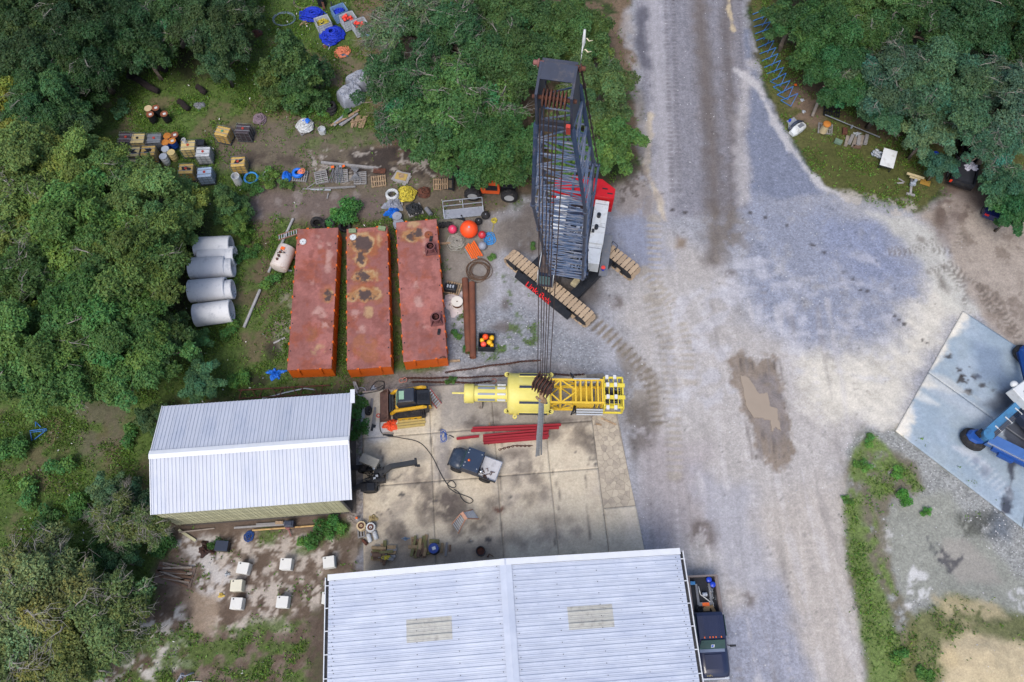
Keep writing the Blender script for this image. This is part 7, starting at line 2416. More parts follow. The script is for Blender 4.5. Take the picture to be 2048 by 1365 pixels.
def ibc(px, py, rz, tk, lab, cap=M_LIDR, stain=False, cage=M_CAGE, grp=G_IBC):
	w = at(px, py, 1.12)
	o = thing("tank_crate", lab, "tank", (w.x, w.y, 0), R(rz), grp)
	MB().box((0, 0, .05), (1.16, .98, .07)).box((-.45, 0, .0), (.12, .9, .1)).box((.45, 0, .0), (.12, .9, .1)).build("pallet_base", M_CAGED, o)
	m = MB().box((0, 0, .6), (1.08, .9, .98))
	t = m.build("tank", TANKS[tk], o, bevel=.06)
	m = MB()
	cage_bars(m, .58, .49, .12, 1.10)
	m.build("cage", cage, o)
	MB().cyl((0, 0, 1.08), (0, 0, 1.14), .10, n=12).build("cap", cap, o)
	if stain: blot("spill", .02, 0, .3, .2, 1.1, M_STAIN, o, None, int(px), .35)
	return o
for a in [(274, 276, 2, 'cream', "yellowed caged tank with a black cap, between grey tank and foliage", M_LIDB), (307, 276, 4, 'grey', "grey caged tank with red cap beside the orange-lidded drums"),
		(295, 301, 3, 'amber', "amber caged tank with a dark spill below the grey tank", M_LIDB, True), (264, 303, 2, 'cream', "caged tank stained black on top, half under the oak leaves", M_LIDB, True),
		(258, 328, 0, 'cream', "yellowed caged tank almost covered by oak leaves", M_LIDR), (283, 334, 0, 'grey', "grey caged tank almost covered by oak leaves"), (251, 274, 0, 'dark', "dark caged tank at the far left of its row"),
		(375, 290, 4, 'cream', "yellowed caged tank carrying a white bucket", M_LIDR), (405, 303, 2, 'pale', "pale grey caged tank with red cap next to a black box", M_LIDR),
		(371, 337, 3, 'amber', "brown-topped caged tank with a big black spill", M_LIDR, True), (408, 344, 6, 'blue', "bluish white caged tank behind the young pine", M_LIDR),
		(444, 262, -14, 'amber', "yellow caged tank with green cap, leftmost of the two by the grass", mat("green_cap", S(70, 150, 120, .7))), (485, 257, -4, 'dark', "dark purple-brown caged tank with orange fittings by the grass"),
		(475, 323, 4, 'amber', "lone yellow caged tank on the dirt track with dark streak", M_LIDR, True)]:
	ibc(*a)
w = at(397, 288, .9)
b = MB().box((0, 0, .4), (.7, .5, .8)).box((0, 0, .82), (.74, .54, .05)).build("black_box", M_BLK)
b.location = (w.x, w.y + .2, 0)
tag(b, "black box behind the pale grey caged tank", "box")
w = at(369, 280, 1.3)
b = MB().pipe((0, 0, 0), (0, 0, .36), .16, .14, 14).cyl((0, 0, 0), (0, 0, .02), .15, n=14).build("bucket", M_WHITE)
b.location = (w.x, w.y - .1, 1.13)
tag(b, "small white bucket standing on a yellowed caged tank", "bucket")
def drum(px, py, body, lid, lab, sticker=False, r=.29, h=.88, grp="steel drums by the caged tanks"):
	w = at(px, py, h)
	o = thing("drum", lab, "drum", (w.x, w.y, 0), 0, grp)
	MB().lathe([(r * .96, 0), (r, .03), (r, h * .32), (r * 1.04, h * .34), (r, h * .36), (r, h * .64), (r * 1.04, h * .66), (r, h * .68), (r, h - .03), (r * 1.03, h - .01), (r * 1.03, h)], n=20).build("body", body, o)
	MB().cyl((0, 0, h - .02), (0, 0, h + .004), r * .95, n=20).torus((0, 0, h), r, .02, n=20, m=5).build("lid", lid, o)
	if sticker: MB().box((.02, 0, h + .008), (.22, .2, .006), R(20)).build("sticker", M_WHITE, o)
	return o
M_DB, M_DBL = mat("black_drum", S(36, 36, 42, .62), rough=.5, var=.2), mat("blue_drum", S(26, 66, 150, .7), rough=.45, var=.12)
M_LO = mat("orange_rust_lid", S(196, 124, 48, .68), rough=.8, var=.2, dirt=S(120, 76, 40), damt=.36, dscale=6)
M_LR = mat("rust_rim_lid", S(140, 82, 56, .66), rough=.8, var=.25, scale=6)
M_LC = mat("cream_lid", S(206, 186, 148, .72), rough=.7, var=.12)
for a in [(296, 217, M_LR, M_LC, "cream-lidded drum in the loose group in the grass"), (311, 216, M_DB, M_LR, "black drum with white label, upper right of the loose group", True), (300, 229, M_DB, M_LR, "black drum with white label, lowest of the loose group", True),
		(328, 228, M_DB, M_LR, "black drum with white label standing slightly apart", True), (334, 272, M_DBL, M_LO, "drum with orange lid, upper left of the packed five"), (349, 270, M_DB, M_LR, "black drum with white label, upper right of the packed five", True),
		(330, 285, M_DBL, M_LO, "drum with orange lid, lower left of the packed five"), (344, 282, M_DBL, M_LO, "blue drum with orange rim and white label", True), (330, 298, M_WHITE, M_PLT, "white drum below the orange-lidded drums"),
		(342, 305, TANKS['cream'], TANKS['cream'], "yellowish plastic drum at the foot of the packed drums"), (326, 313, M_WHITE, M_PLT, "white drum half hidden by leaves")]:
	drum(*a)
drum(867, 1097, M_DARKB, M_DBL, "blue-lidded drum with white label beside the timber stacks", True, r=.31, grp="drums on the pad")
def tub(px, py, r, h, m_, inner, lab, name="barrel", cat="barrel", fill=None):
	w = at(px, py, h)
	o = thing(name, lab, cat, (w.x, w.y, 0), 0)
	MB().pipe((0, 0, 0), (0, 0, h), r, r * .88, 20).cyl((0, 0, .02), (0, 0, h * .55), r * .9, n=18).build("wall", m_, o)
	MB().cyl((0, 0, h * .55), (0, 0, h * .58), r * .86, n=16).build("contents", inner, o)
	return o
tub(470, 352, .32, .95, M_WHITE, M_PLT, "open white barrel standing right of the young pine")
tub(961, 1102, .30, .5, M_BLK, M_RUST, "open black barrel full of rusty scrap near the warehouse roof")
# ropes, nets, tarpaulins
def tangle(name, cat, px, py, r, h, m_, lab, n=26, t=.03, z0=0.0, seed=0, grp=None, flat=.55, sq=1.0):
	rs = random.Random(seed + int(px * 7 + py))
	w = gnd(px, py, h * .5 + z0)
	m = MB()
	for k in range(n):
		a0, rr, zz = rs.uniform(0, 6.28), r * rs.uniform(.3, .95), rs.random()
		cx, cy = rs.uniform(-.25, .25) * r, rs.uniform(-.25, .25) * r
		pts = []
		tilt, td_ = rs.uniform(-.4, .4), rs.uniform(0, 6.28)
		for i in range(12):
			a = a0 + 6.28 * i / 12
			q = rr * (1 + rs.uniform(-.18, .18))
			x, y = cx + q * math.cos(a), (cy + q * math.sin(a)) * sq
			d = math.hypot(x, y) / r
			z = h * max(.05, (1 - d * d * .8)) * (.35 + .65 * zz) + tilt * math.cos(a - td_) * rr * flat * .3
			pts.append((x, y, max(t, z)))
		m.tube(pts, t * rs.uniform(.8, 1.2), 5, True)
	o = m.build(name, m_)
	o.location = (w.x, w.y, z0)
	return tag(o, lab, cat, grp)
def coil(name, cat, px, py, r, t, m_, lab, n=6, z0=0.0, ez=.02, rz=0.0, sq=1.0):
	rs = random.Random(int(px + py))
	w = gnd(px, py, .1 + z0)
	m = MB()
	pts = []
	for k in range(n * 20):
		a = 6.283 * k / 20
		rr = r * (1 + .08 * math.sin(a * .37 + px) + rs.uniform(-.015, .015))
		pts.append((rr * math.cos(a), rr * math.sin(a) * sq, t + ez * k / 20 + .02 * math.sin(a * .6)))
	m.tube(pts, t, 5)
	o = m.build(name, m_)
	o.location = (w.x, w.y, z0)
	o.rotation_euler = (0, 0, rz)
	return tag(o, lab, cat)
def heap(name, cat, px, py, rx, ry, h, m_, lab, seed=0, fold=.22, z0=0.0, rz=0.0, grp=None, nr=9, na=28, boxy=0):
	"""crumpled cloth-like heap"""
	rs = random.Random(seed + int(px))
	ph = [rs.uniform(0, 6.28) for _ in range(8)]
	w = gnd(px, py, h * .5 + z0)
	V, Fc = [], []
	for i in range(nr + 1):
		f = i / nr
		for k in range(na):
			a = 6.283 * k / na
			wob = 1 + fold * f * (math.sin(3 * a + ph[0]) * .5 + math.sin(5 * a + ph[1]) * .5 + math.sin(9 * a + ph[2]) * .35)
			if boxy: wob *= 1.08 / (abs(math.cos(a)) ** 6 + abs(math.sin(a)) ** 6) ** (1 / 6)
			z = h * (1 - f ** (14 if boxy else 2.6)) * (1 + fold * 1.2 * math.sin(4 * a + ph[3] + f * 7) * f + fold * .7 * math.sin(7 * a + ph[4] - f * 9)) + rs.uniform(-.03, .03) * h
			V.append((rx * f * wob * math.cos(a), ry * f * wob * math.sin(a), max(.004, z)))
	for i in range(nr):
		for k in range(na): Fc.append((i * na + k, (i + 1) * na + k, (i + 1) * na + (k + 1) % na, i * na + (k + 1) % na))
	m = MB().add(V, Fc, False)
	o = m.build(name, m_)
	o.location = (w.x, w.y, z0)
	o.rotation_euler = (0, 0, rz)
	return tag(o, lab, cat, grp)
M_BLUT = mat("blue_net", S(22, 56, 196, .70), rough=.7, var=.5, scale=5)
M_BLUR = mat("bright_blue_tarp", S(36, 116, 224, .74), rough=.5, var=.15, scale=3)
M_ROPEW = mat("white_rope", S(196, 200, 202, .74), rough=.9, var=.4, scale=6)
M_ROPEY = mat("yellow_rope", S(204, 188, 66, .70), rough=.8, var=.6, scale=7, dirt=S(60, 56, 40), damt=.42, dscale=9, dsoft=.05)
M_ROPEB = mat("light_blue_rope", S(66, 150, 220, .74), rough=.8)
M_TARPG = mat("grey_tarp", S(150, 156, 170, .72), rough=.6, var=.15, scale=3)
M_NETO = mat("salmon_net", S(232, 140, 104, .74), rough=.9, var=.2, scale=8)
M_ORFL = mat("red_orange_float", S(236, 72, 56, .76), rough=.5, var=.12)
M_PLAS = mat("white_basket_plastic", S(196, 204, 214, .76), rough=.5, var=.06)
M_PLASB = mat("blue_white_basket_plastic", S(130, 168, 210, .74), rough=.5, var=.08)
M_WOOD = mat("pallet_wood", S(176, 150, 120, .7), rough=.9, var=.2, scale=6, objvar=.2, dirt=S(120, 104, 90), damt=.42, dscale=5)
M_WOODG = mat("grey_pallet_wood", S(150, 148, 148, .7), rough=.9, var=.2, scale=6, objvar=.2)
M_RROPE = mat("brown_rusty_wire", S(108, 84, 68, .66), rough=.9, var=.25, scale=6)
M_HOSE = mat("black_hose", S(44, 48, 52, .62), rough=.6, var=.15)
def basket(px, py, rz, m_, lab, fill=None):
	w = at(px, py, 1.05)
	o = thing("mesh_crate", lab, "crate", (w.x, w.y, 0), R(rz), "open lattice crates near the top edge")
	m = MB()
	for sx, sy, wx, wy in ((1, 0, .04, 1.0), (-1, 0, .04, 1.0), (0, 1, 1.2, .04), (0, -1, 1.2, .04)): m.box((sx * .58, sy * .48, .58), (wx if sx else 1.2, wy if sy == 0 else .04, .92))
	m.build("wall", m_, o)
	m = MB()
	cage_bars(m, .61, .51, .12, 1.06, .022, 6, 5, 5, False)
	m.build("lattice", m_, o)
	MB().box((0, 0, .12), (1.14, .94, .06)).build("floor", m_, o)
	return o
basket(645, 41, 26, M_PLAS, "white lattice crate with yellow rope inside, between two blue net piles")
basket(678, 18, 30, M_PLASB, "blue-white lattice crate with dark blue net, nearest the top edge")
basket(696, 34, 30, M_PLAS, "white lattice crate filled with red floats, middle of the row")
basket(719, 46, 30, M_PLAS, "white lattice crate of red floats under the bare branches")
tangle("rope_heap", "rope", 645, 44, .45, .3, M_ROPEY, "yellow rope heaped in the white lattice crate", 14, .03, .6)
tangle("net_heap", "net", 678, 22, .45, .3, M_BLUT, "blue net heaped in the blue-white lattice crate", 16, .05, .55)
for k, (x, y, lb) in enumerate(((696, 37, "red floats heaped in the middle lattice crate"), (719, 49, "red floats heaped in the crate under the branches"))):
	w = at(x, y, .95)
	o = thing("float_heap", lb, "floats", (w.x, w.y, .6), 0)
	rs = random.Random(k)
	for i in range(16):
		q = Vector((rs.uniform(-.38, .38), rs.uniform(-.3, .3), .12 + rs.uniform(0, .35)))
		MB().lathe([(.02, -.14), (.09, -.1), (.11, 0), (.09, .1), (.02, .14)], q, (rs.uniform(-1, 1), rs.uniform(-1, 1), .3), 10).build("float", M_ORFL, o)
tangle("net_pile", "net", 625, 27, 1.0, .55, M_BLUT, "blue net pile beside the white lattice crate, upper one", 34, .06, sq=.75)
tangle("net_pile", "net", 663, 66, .95, .7, M_BLUT, "round dark blue net pile below the white lattice crate", 28, .085)
tangle("net_scrap", "net", 683, 104, .6, .2, M_NETO, "salmon coloured net heap on the grass", 22, .035)
heap("cloth_scrap", "cloth", 684, 110, .5, .25, .12, mat("teal_cloth", S(28, 96, 130, .7), rough=.8), "teal cloth under the salmon net heap")
tangle("hose_heap", "hose", 735, 62, .55, .3, M_PLASB, "pale blue scraps showing below the bare branches", 14, .04)
coil("hose_ring", "hose", 568, 38, .92, .035, mat("grey_blue_hose", S(110, 130, 150, .7), rough=.6), "grey-blue hose ring lying on the grass", 3, sq=.8)
coil("hose_ring", "hose", 607, 4, .85, .03, mat("faded_hose", S(130, 122, 112, .7), rough=.7), "faded hose ring cut by the top edge", 2, sq=.8)
heap("peat_bale", "bale", 512, 65, .55, .42, .28, M_RUST, "dark brown flat bale on the grass", fold=.1)
heap("carpet_scrap", "scrap", 651, 92, .32, .2, .06, mat("torn_card", S(120, 84, 70, .7), rough=.9), "torn brown scrap in the grass")
b = MB().tube([(-.4, .2, .02), (0, .22, .05), (.25, .1, .05), (.12, -.35, .03)], .05, 5).build("white_edging", M_PLT)
b.location = gnd(655, 94)
tag(b, "torn white strip beside the brown scrap", "strip")
w = at(650, 4, .6)
o = thing("engine_part", "black machine part with rusty arm at the top edge", "machine part", (w.x, w.y, 0), R(-20))
MB().box((-.4, .1, .45), (.6, .5, .9)).beam((.4, .3, .5), (1.1, -.9, .2), .14, .14).build("block", M_BLK, o, bevel=.03)
MB().beam((-.2, -.1, .6), (.15, -.6, .35), .18, .14).build("arm", M_RUST, o)
heap("covered_bale", "bale", 719, 163, .95, .72, 1.1, M_TARPG, "grey tarpaulin-covered bale, the upper of two", 2, .06, rz=.6, boxy=1, nr=14, na=40, grp="grey covered bales")
heap("covered_bale", "bale", 701, 190, .95, .75, 1.15, M_TARPG, "grey tarpaulin-covered bale, the lower of two beside the tyre stack", 3, .06, rz=.6, boxy=1, nr=14, na=40, grp="grey covered bales")
def tyre(px, py, r, z, lab, tilt=(0, 0), name="tyre", grp="old tyres", rz=0.0):
	w = gnd(px, py, z)
	m = MB().lathe([(r * .55, -.1), (r * .72, -.13), (r * .93, -.11), (r, -.05), (r, .05), (r * .93, .11), (r * .72, .13), (r * .55, .1), (r * .55, -.1)], n=22)
	o = m.build(name, M_RUBBER)
	o.location = (w.x, w.y, z)
	o.rotation_euler = (R(tilt[0]), R(tilt[1]), rz)
	return tag(o, lab, "tyre", grp)
tyre(661, 221, .52, .14, "bottom tyre of the stack beside the covered bales")
tyre(661, 216, .5, .4, "middle tyre of the stack beside the covered bales")
tyre(661, 211, .42, .64, "smaller top tyre of the stack beside the covered bales")
tyre(634, 446, .5, .32, "tyre standing at the left barge's far end", (58, 10))
tyre(657, 450, .5, .28, "tyre lying half under the bright bush", (30, -10))
tyre(689, 453, .48, .25, "tyre between the far ends of left and middle barge", (35, 8))
tyre(737, 822, .33, .3, "small tyre leaning in the weeds at the shed's corner", (10, 70))
def planks(px, py, spec, lab, name="plank_pile", cat="planks", m_=None, grp=None):
	"""pile: each plank (dx, dy, z, length, width, thick, angle) an own part"""
	w = gnd(px, py)
	o = thing(name, lab, cat, w, 0, grp)
	for s_ in spec:
		dx, dy, z, l_, wd, th, an = s_[:7]
		m = MB().box((0, 0, 0), (l_, wd, th))
		b = m.build("plank", s_[7] if len(s_) > 7 else (m_ or M_WOOD), o)
		b.location = (dx, dy, z + th / 2)
		b.rotation_euler = (0, R(s_[8]) if len(s_) > 8 else 0, R(an))
	return o
rs = random.Random(4)
planks(691, 238, [(rs.uniform(-.5, .5), rs.uniform(-.3, .3), .03 + .03 * k, rs.uniform(1.4, 2.0), .16, .05, 42 + rs.uniform(-8, 8), (M_WOODG, M_WOOD, M_TARPG)[k % 3]) for k in range(8)], "grey weathered planks below the tyre stack")
planks(717, 246, [(-.5 + .2 * k, rs.uniform(-.1, .1), .03 + .02 * (k % 3), 1.2, .16, .05, 80 + rs.uniform(-18, 14)) for k in range(6)] + [(0, .1, .14, 1.3, .1, .05, 14)], "fresh brown planks at the oak's edge")
planks(605, 47, [(.25 * k, .12 * (k % 2), .03, .7, .12, .05, 60 - 10 * k) for k in range(4)], "few broken boards in the grass by the blue net")
def pallet(px, py, rz, lab, m_=None, l_=1.15, w_=1.0, n=7, z=0.0):
	w = gnd(px, py, .15)
	o = thing("pallet", lab, "pallet", (w.x, w.y, z), R(rz), "wooden pallets")
	m_ = m_ or M_WOOD
	bm_ = MB().box((0, 0, 0), (.09, w_, .022)).mesh("deck_board", [m_])
	for k in range(n):
		b = link(bpy.data.objects.new("deck_board", bm_), o)
		b.location = (-l_ / 2 + .05 + (l_ - .1) * k / (n - 1), 0, .14)
	for y in (-w_ / 2 + .05, 0, w_ / 2 - .05): MB().box((0, y, .075), (l_, .06, .1)).build("stringer", m_, o)
	for k in range(3): MB().box((-l_ / 2 + .06 + (l_ - .12) * k / 2, 0, .012), (.09, w_, .02)).build("base_board", m_, o)
	return o
pallet(642, 354, 104, "pallet standing left of the grey rod bundle", M_WOODG)
pallet(683, 352, 98, "pallet under the grey rod bundle", M_WOODG)
pallet(720, 356, 95, "pallet under the folded metal rack", M_WOODG)
pallet(757, 362, 8, "pallet with wide gaps in the middle of the row")
pallet(881, 368, 2, "pallet lying in front of the orange loader's forks")
pallet(813, 390, 5, "pallet beneath the yellow rope heap", M_WOODG)
pallet(829, 420, 22, "pallet beneath the black hose heap", M_WOODG)
pallet(789, 402, 12, "pallet beneath the white rope heap", M_WOODG)
pallet(609, 256, 35, "pallet beneath the white rope stack", M_WOODG)
pallet(600, 352, -4, "pallet beneath the blue tarpaulin roll", M_WOODG)
pallet(947, 505, -60, "pallet beneath the orange slats", M_WOODG)
pallet(1651, 257, -12, "pallet beneath the rusty-topped drum", M_WOODG)
pallet(906, 576, -14, "pallet with a dark box in front of it by the third barge")
pallet(733, 1060, 8, "pallet beneath the two spools", M_WOODG, 1.2, .9)
pallet(1664, 222, -12, "dark pallet in the shade below the leaning post", M_BLK, 1.3)
tangle("rope_stack", "rope", 609, 247, .62, .65, M_ROPEW, "thick white rope stack with a blue rag on top", 30, .06, .16)
heap("blue_rag", "cloth", 612, 241, .3, .24, .1, M_BLUR, "blue rag on the white rope stack", z0=.72)
tub(643, 258, .3, .45, M_ROPEW, M_PLT, "white open sack beside the white rope stack", "sack", "sack")
tangle("net_scrap", "net", 518, 236, .5, .35, mat("faded_purple_rope", S(136, 118, 130, .7), rough=.9, var=.2), "faded purple rope heap by the dark caged tank", 22, .04)
m = MB().tube([(-1.0, -.25, .3), (-.4, -.1, .33), (.3, .08, .35), (.85, .2, .36)], [.28, .3, .3, .25], 10)
b = m.build("fallen_log", mat("grey_log", S(146, 134, 124, .7), rough=.95, var=.25, scale=3, bump=.6, bscale=6))
b.location = gnd(620, 180)
tag(b, "grey fallen log near the lone conical tree", "log")
for k, (px, py, a, l_, r_, lab) in enumerate(((290, 172, -32, 3.2, .3, "long blackened log in the shaded grass, lower one"), (315, 135, -30, 2.2, .3, "blackened log in the shade under the trees, upper one"), (405, 184, -38, 1.0, .26, "short black log right of the long one"), (370, 215, -40, 1.2, .26, "short black log above the drums"))):
	m = MB().tube([(-l_ / 2, 0, r_), (-l_ * .2, .05, r_), (l_ * .2, -.05, r_), (l_ / 2, 0, r_)], [r_, r_ * .9, r_ * .95, r_ * .8], 9)
	b = m.build("dark_log", mat("blackened_wood", S(42, 34, 34, .6), rough=.95, var=.3, scale=3))
	b.location = gnd(px, py)
	b.rotation_euler = (0, 0, R(a))
	tag(b, lab, "log", "dark logs in the clearing")
heap("scrap_heap", "scrap", 398, 210, .5, .35, .2, M_GREYP, "grey-blue scrap in the grass right of the dark logs")
coil("blue_hose_coil", "hose", 502, 356, .5, .05, M_ROPEB, "bright blue hose coil among the weeds", 4)
coil("clear_hose_coil", "hose", 537, 352, .45, .045, M_PLT, "clear hose coil overgrown by a weedy bush", 4)
heap("blue_tarp", "tarpaulin", 572, 351, .4, .5, .5, M_BLUR, "narrow blue tarpaulin bundle beside the blue roll", 3, .2)
coil("blue_tarp_roll", "tarpaulin", 596, 348, .33, .13, M_BLUR, "rolled blue tarpaulin on a pallet", 3, .15, .06)
tangle("salmon_strap", "strap", 602, 343, .25, .12, M_NETO, "salmon strap lying on the blue tarpaulin roll", 5, .03, .5)
# metal racks and timber
w = gnd(672, 345, .5)
o = thing("rod_bundle", "bundle of grey metal rods with orange ends on a pallet", "rods", (w.x, w.y, .16), 0)
for k in range(11):
	x = -.5 + .1 * k
	MB().beam((x + rs.uniform(-.1, .1), -.75, .04 + .03 * (k % 3)), (x * .6 + .1 + rs.uniform(-.15, .15), .75, .12 + .03 * (k % 3)), .035, .035).build("rod", M_GREYP, o)
for x in (-.35, .3, .48): MB().box((x, .62 + .1 * x, .22), (.24, .18, .05), .3).build("end_plate", M_AMBER if x != .3 else M_TARPG, o)
w = gnd(712, 348, .4)
o = thing("folded_rack", "folded grey metal rack leaning on a pallet", "rack", (w.x, w.y, .16), 0)
for k in range(8):
	a = R(20 + 20 * k)
	MB().beam((-.5 + .13 * k, -.5, .05), (-.1 + .3 * math.cos(a), .3 + .25 * math.sin(a), .35 + .03 * k), .04, .04).build("bar", M_GREYP, o)
planks(700, 333, [(0, 0, .02, 4.6, .2, .16, -7, M_WOODG)], "long weathered beam lying above the pallets", "timber_beam", "beam")
b = MB().box((0, 0, .1), (.95, .4, .05)).box((0, .18, .15), (.95, .05, .1)).build("rusty_plate", M_RUST)
b.location = gnd(759, 344)
b.rotation_euler = (0, 0, R(-4))
tag(b, "rusty steel plate behind the wide-gapped pallet", "plate")
planks(803, 357, [(0, 0, .02, 1.3, 1.0, .08, -28, M_WOODG), (.05, .02, .1, 1.2, .95, .05, -12, M_WOODG), (.0, .05, .15, .9, .62, .04, -15, mat("yellowed_board", S(186, 160, 96, .7), rough=.8, var=.15)), (0, .1, .2, .4, .4, .03, 10, M_WOOD)], "stacked square boards with a yellowed top sheet", "board_stack", "boards")
planks(665, 378, [(-.6, 0, .02, 3.4, .12, .06, 2, M_WOODG), (.5, .05, .06, 2.6, .16, .06, 4, M_WOODG), (-.9, -.12, .02, 1.6, .1, .05, -2, M_PLT), (-1.6, .35, .02, .9, .08, .05, 40, M_WOODG), (-.3, -.7, .02, .5, .1, .05, 85, M_WOODG)], "scattered grey planks in front of the pallets", "loose_planks")
tangle("rope_heap", "rope", 812, 385, .68, .5, M_ROPEY, "yellow and black rope heap on a pallet", 44, .045, .16)
coil("rope_heap", "rope", 785, 392, .42, .08, M_ROPEW, "white rope coil atop grey tarpaulin", 5, .2, .07)
heap("grey_tarp", "tarpaulin", 786, 408, .75, .6, .5, M_TARPG, "crumpled grey tarpaulin under the white rope coil", 5, .3)
heap("blue_tarp", "tarpaulin", 785, 424, .6, .45, .5, M_BLUR, "crumpled blue tarpaulin beside the two reels", 6, .3)
def reel(px, py, r, h, z, lab, fl, core, tilt=0.0, grp=None):
	w = gnd(px, py, z + h)
	o = thing("cable_reel", lab, "cable reel", (w.x, w.y, z), 0, grp)
	o.rotation_euler = (R(tilt), 0, 0)
	MB().cyl((0, 0, 0), (0, 0, .05), r, n=24).build("flange", fl, o)
	MB().pipe((0, 0, h - .05), (0, 0, h), r, r * .14, 24).build("flange", fl, o)
	m = MB().cyl((0, 0, .05), (0, 0, h - .05), r * .82, n=20)
	for k in range(5): m.torus((0, 0, .08 + (h - .16) * k / 4), r * .82, .03, n=20, m=5)
	m.build("winding", core, o)
	return o
reel(794, 432, .36, .5, 0, "grey cable reel, upper one of two by the third barge", M_TARPG, M_GREYP, grp="grey cable reels")
reel(797, 447, .42, .35, 0, "grey cable reel, lower one touching the third barge", M_TARPG, M_GREYP, grp="grey cable reels")
reel(914, 603, .42, .5, .12, "white spotted cable reel standing on a pale sheet", mat("spotted_white_flange", S(220, 214, 204, .78), rough=.7, var=.06, dirt=S(150, 96, 66), damt=.28, dscale=8), M_RUST)
heap("pale_sheet", "tarpaulin", 910, 606, .9, .95, .14, mat("pinkish_white_sheet", S(206, 194, 194, .76), rough=.7, var=.08), "pinkish white sheet under the spotted reel", 8, .3)
tangle("hose_heap", "hose", 828, 416, .5, .4, M_HOSE, "black hose heap on a pallet", 26, .05, .16)
tangle("chain_heap", "chain", 848, 384, .5, .3, M_RUST, "dark rusty chain heap right of the yellow rope", 30, .04)
m = MB().cyl((-.35, 0, .18), (.35, 0, .18), .18, n=12)
b = m.build("grey_cylinder", M_GREYP)
b.location = gnd(857, 423, .2)
b.rotation_euler = (0, 0, R(-55))
tag(b, "small grey cylinder lying right of the black hose", "cylinder")
# walkway basket
w = gnd(926, 414, .6)
o = thing("work_platform", "galvanised work platform with guard rails lying by the floats", "platform", (w.x, w.y, 0), R(7))
MB().box((0, -.25, .12), (3.0, .7, .04)).build("mesh_floor", M_TARPG, o)
for y in (-.62, .12): MB().beam((-1.5, y, .14), (1.5, y, .14), .06, .08).build("side_rail", M_GALV, o)
for z, y in ((.5, .3), (.9, .48)): MB().beam((-1.5, y, z), (1.5, y, z), .05, .05).build("guard_rail", M_GALV, o)
for x in (-1.5, 0, 1.5): MB().beam((x, .12, .14), (x, .48, .92), .05, .05).build("post", M_GALV, o)
for x in (-1.5, 1.5): MB().beam((x, -.62, .14), (x, .12, .3), .08, .2).build("end_plate", M_GALV, o)
# anchor-like black fitting
w = gnd(928, 440, .2)
o = thing("drawbar", "black drawbar lying between platform and orange float", "drawbar", (w.x, w.y, 0), R(-62))
MB().beam((-.5, 0, .12), (.6, 0, .12), .12, .12).box((.6, 0, .15), (.22, .3, .2)).beam((-.1, 0, .08), (-.9, -.9, .08), .1, .08).build("bar", M_BLK, o)
w = gnd(889, 450, .2)
o = thing("rubber_fender", "black ribbed rubber fender at the third barge's far corner", "fender", (w.x, w.y, 0), R(5))
m = MB()
for k in range(5): m.cyl((-.4 + .2 * k, 0, .2), (-.24 + .2 * k, 0, .2), .2 + .05 * (k % 2), n=14)
m.build("body", M_RUBBER, o)
def ball(px, py, r, m_, lab, z=0.0, eye=True, grp="ball floats on the gravel"):
	w = at(px, py, r + z)
	o = thing("ball_float", lab, "float", (w.x, w.y, z), 0, grp)
	MB().sphere((0, 0, r), r, 26, 16).build("ball", m_, o)
	if eye: MB().pipe((.05 * r, -.3 * r, r * 1.92), (.05 * r, -.32 * r, r * 2.0), .12 * r, .05 * r, 10).build("eyelet", M_GALV, o)
	return o
M_OR1, M_RD1, M_PK1 = mat("orange_float", S(250, 84, 36, .8), rough=.45, var=.05), mat("faded_red_float", S(200, 56, 66, .74), rough=.5, var=.06), mat("pink_float", S(222, 66, 106, .76), rough=.5, var=.06)
M_YL1 = mat("yellow_float", S(238, 184, 36, .78), rough=.45, var=.06)
ball(938, 459, .68, M_OR1, "large orange ball float on the gravel")
ball(905, 459, .34, M_PK1, "pink ball float left of the large orange one")
ball(964, 470, .30, M_RD1, "faded red ball float right of the large orange one")
ball(971, 431, .33, M_RUBBER, "black ball float, the upper of two")
ball(957, 443, .29, M_RUBBER, "black ball float, the lower of two")
ball(965, 492, .32, M_TARPG, "grey ball float near the orange slats")
w = at(973, 682, .6)
o = thing("float_crate", "black open crate holding orange and yellow ball floats", "crate", (w.x, w.y, 0), R(-2))
for sx, sy in ((1, 0), (-1, 0), (0, 1), (0, -1)): MB().box((sx * .55, sy * .55, .33), (.07 if sx else 1.17, .07 if sy else 1.03, .66)).build("side", M_BLK, o)
MB().box((0, 0, .04), (1.1, 1.1, .06)).build("floor", M_BLK, o)
for a in [(971, 674, .22, M_OR1, "orange ball float at the back of the black crate"), (967, 689, .21, mat("coral_float", S(250, 92, 74, .8), rough=.45), "coral ball float at the front left of the black crate"), (979, 685, .20, M_YL1, "yellow ball float in the middle of the black crate"), (984, 676, .19, M_YL1, "yellow ball float at the right of the black crate"), (984, 691, .16, M_YL1, "small yellow ball float at the crate's front right"), (964, 681, .17, M_YL1, "yellow ball float at the crate's left side"), (983, 669, .09, M_PK1, "tiny pink ball float in the crate's corner")]:
	ball(*a, z=.22, eye=False, grp="ball floats in the black crate")
tangle("rope_coil", "rope", 913, 483, .62, .25, mat("mixed_grey_rope", S(160, 158, 150, .72), rough=.9, var=.25, scale=9), "grey mixed rope coil by the third barge", 34, .028)
tangle("rope_coil", "rope", 978, 478, .4, .1, M_ROPEB, "light blue rope right of the red float", 12, .025, sq=1.4)
tangle("rope_coil", "rope", 988, 441, .22, .1, M_ROPEY, "small yellow rope coil on the sand", 8, .022)
m = MB().tube([(0, 0, .02), (-.05, -.4, .02), (-.12, -.7, .02), (-.1, -.95, .02)], .022, 4)
b = m.build("rope_end", M_ROPEY)
b.location = gnd(988, 445)
tag(b, "trailing end of the yellow rope", "rope")
w = gnd(947, 502, .2)
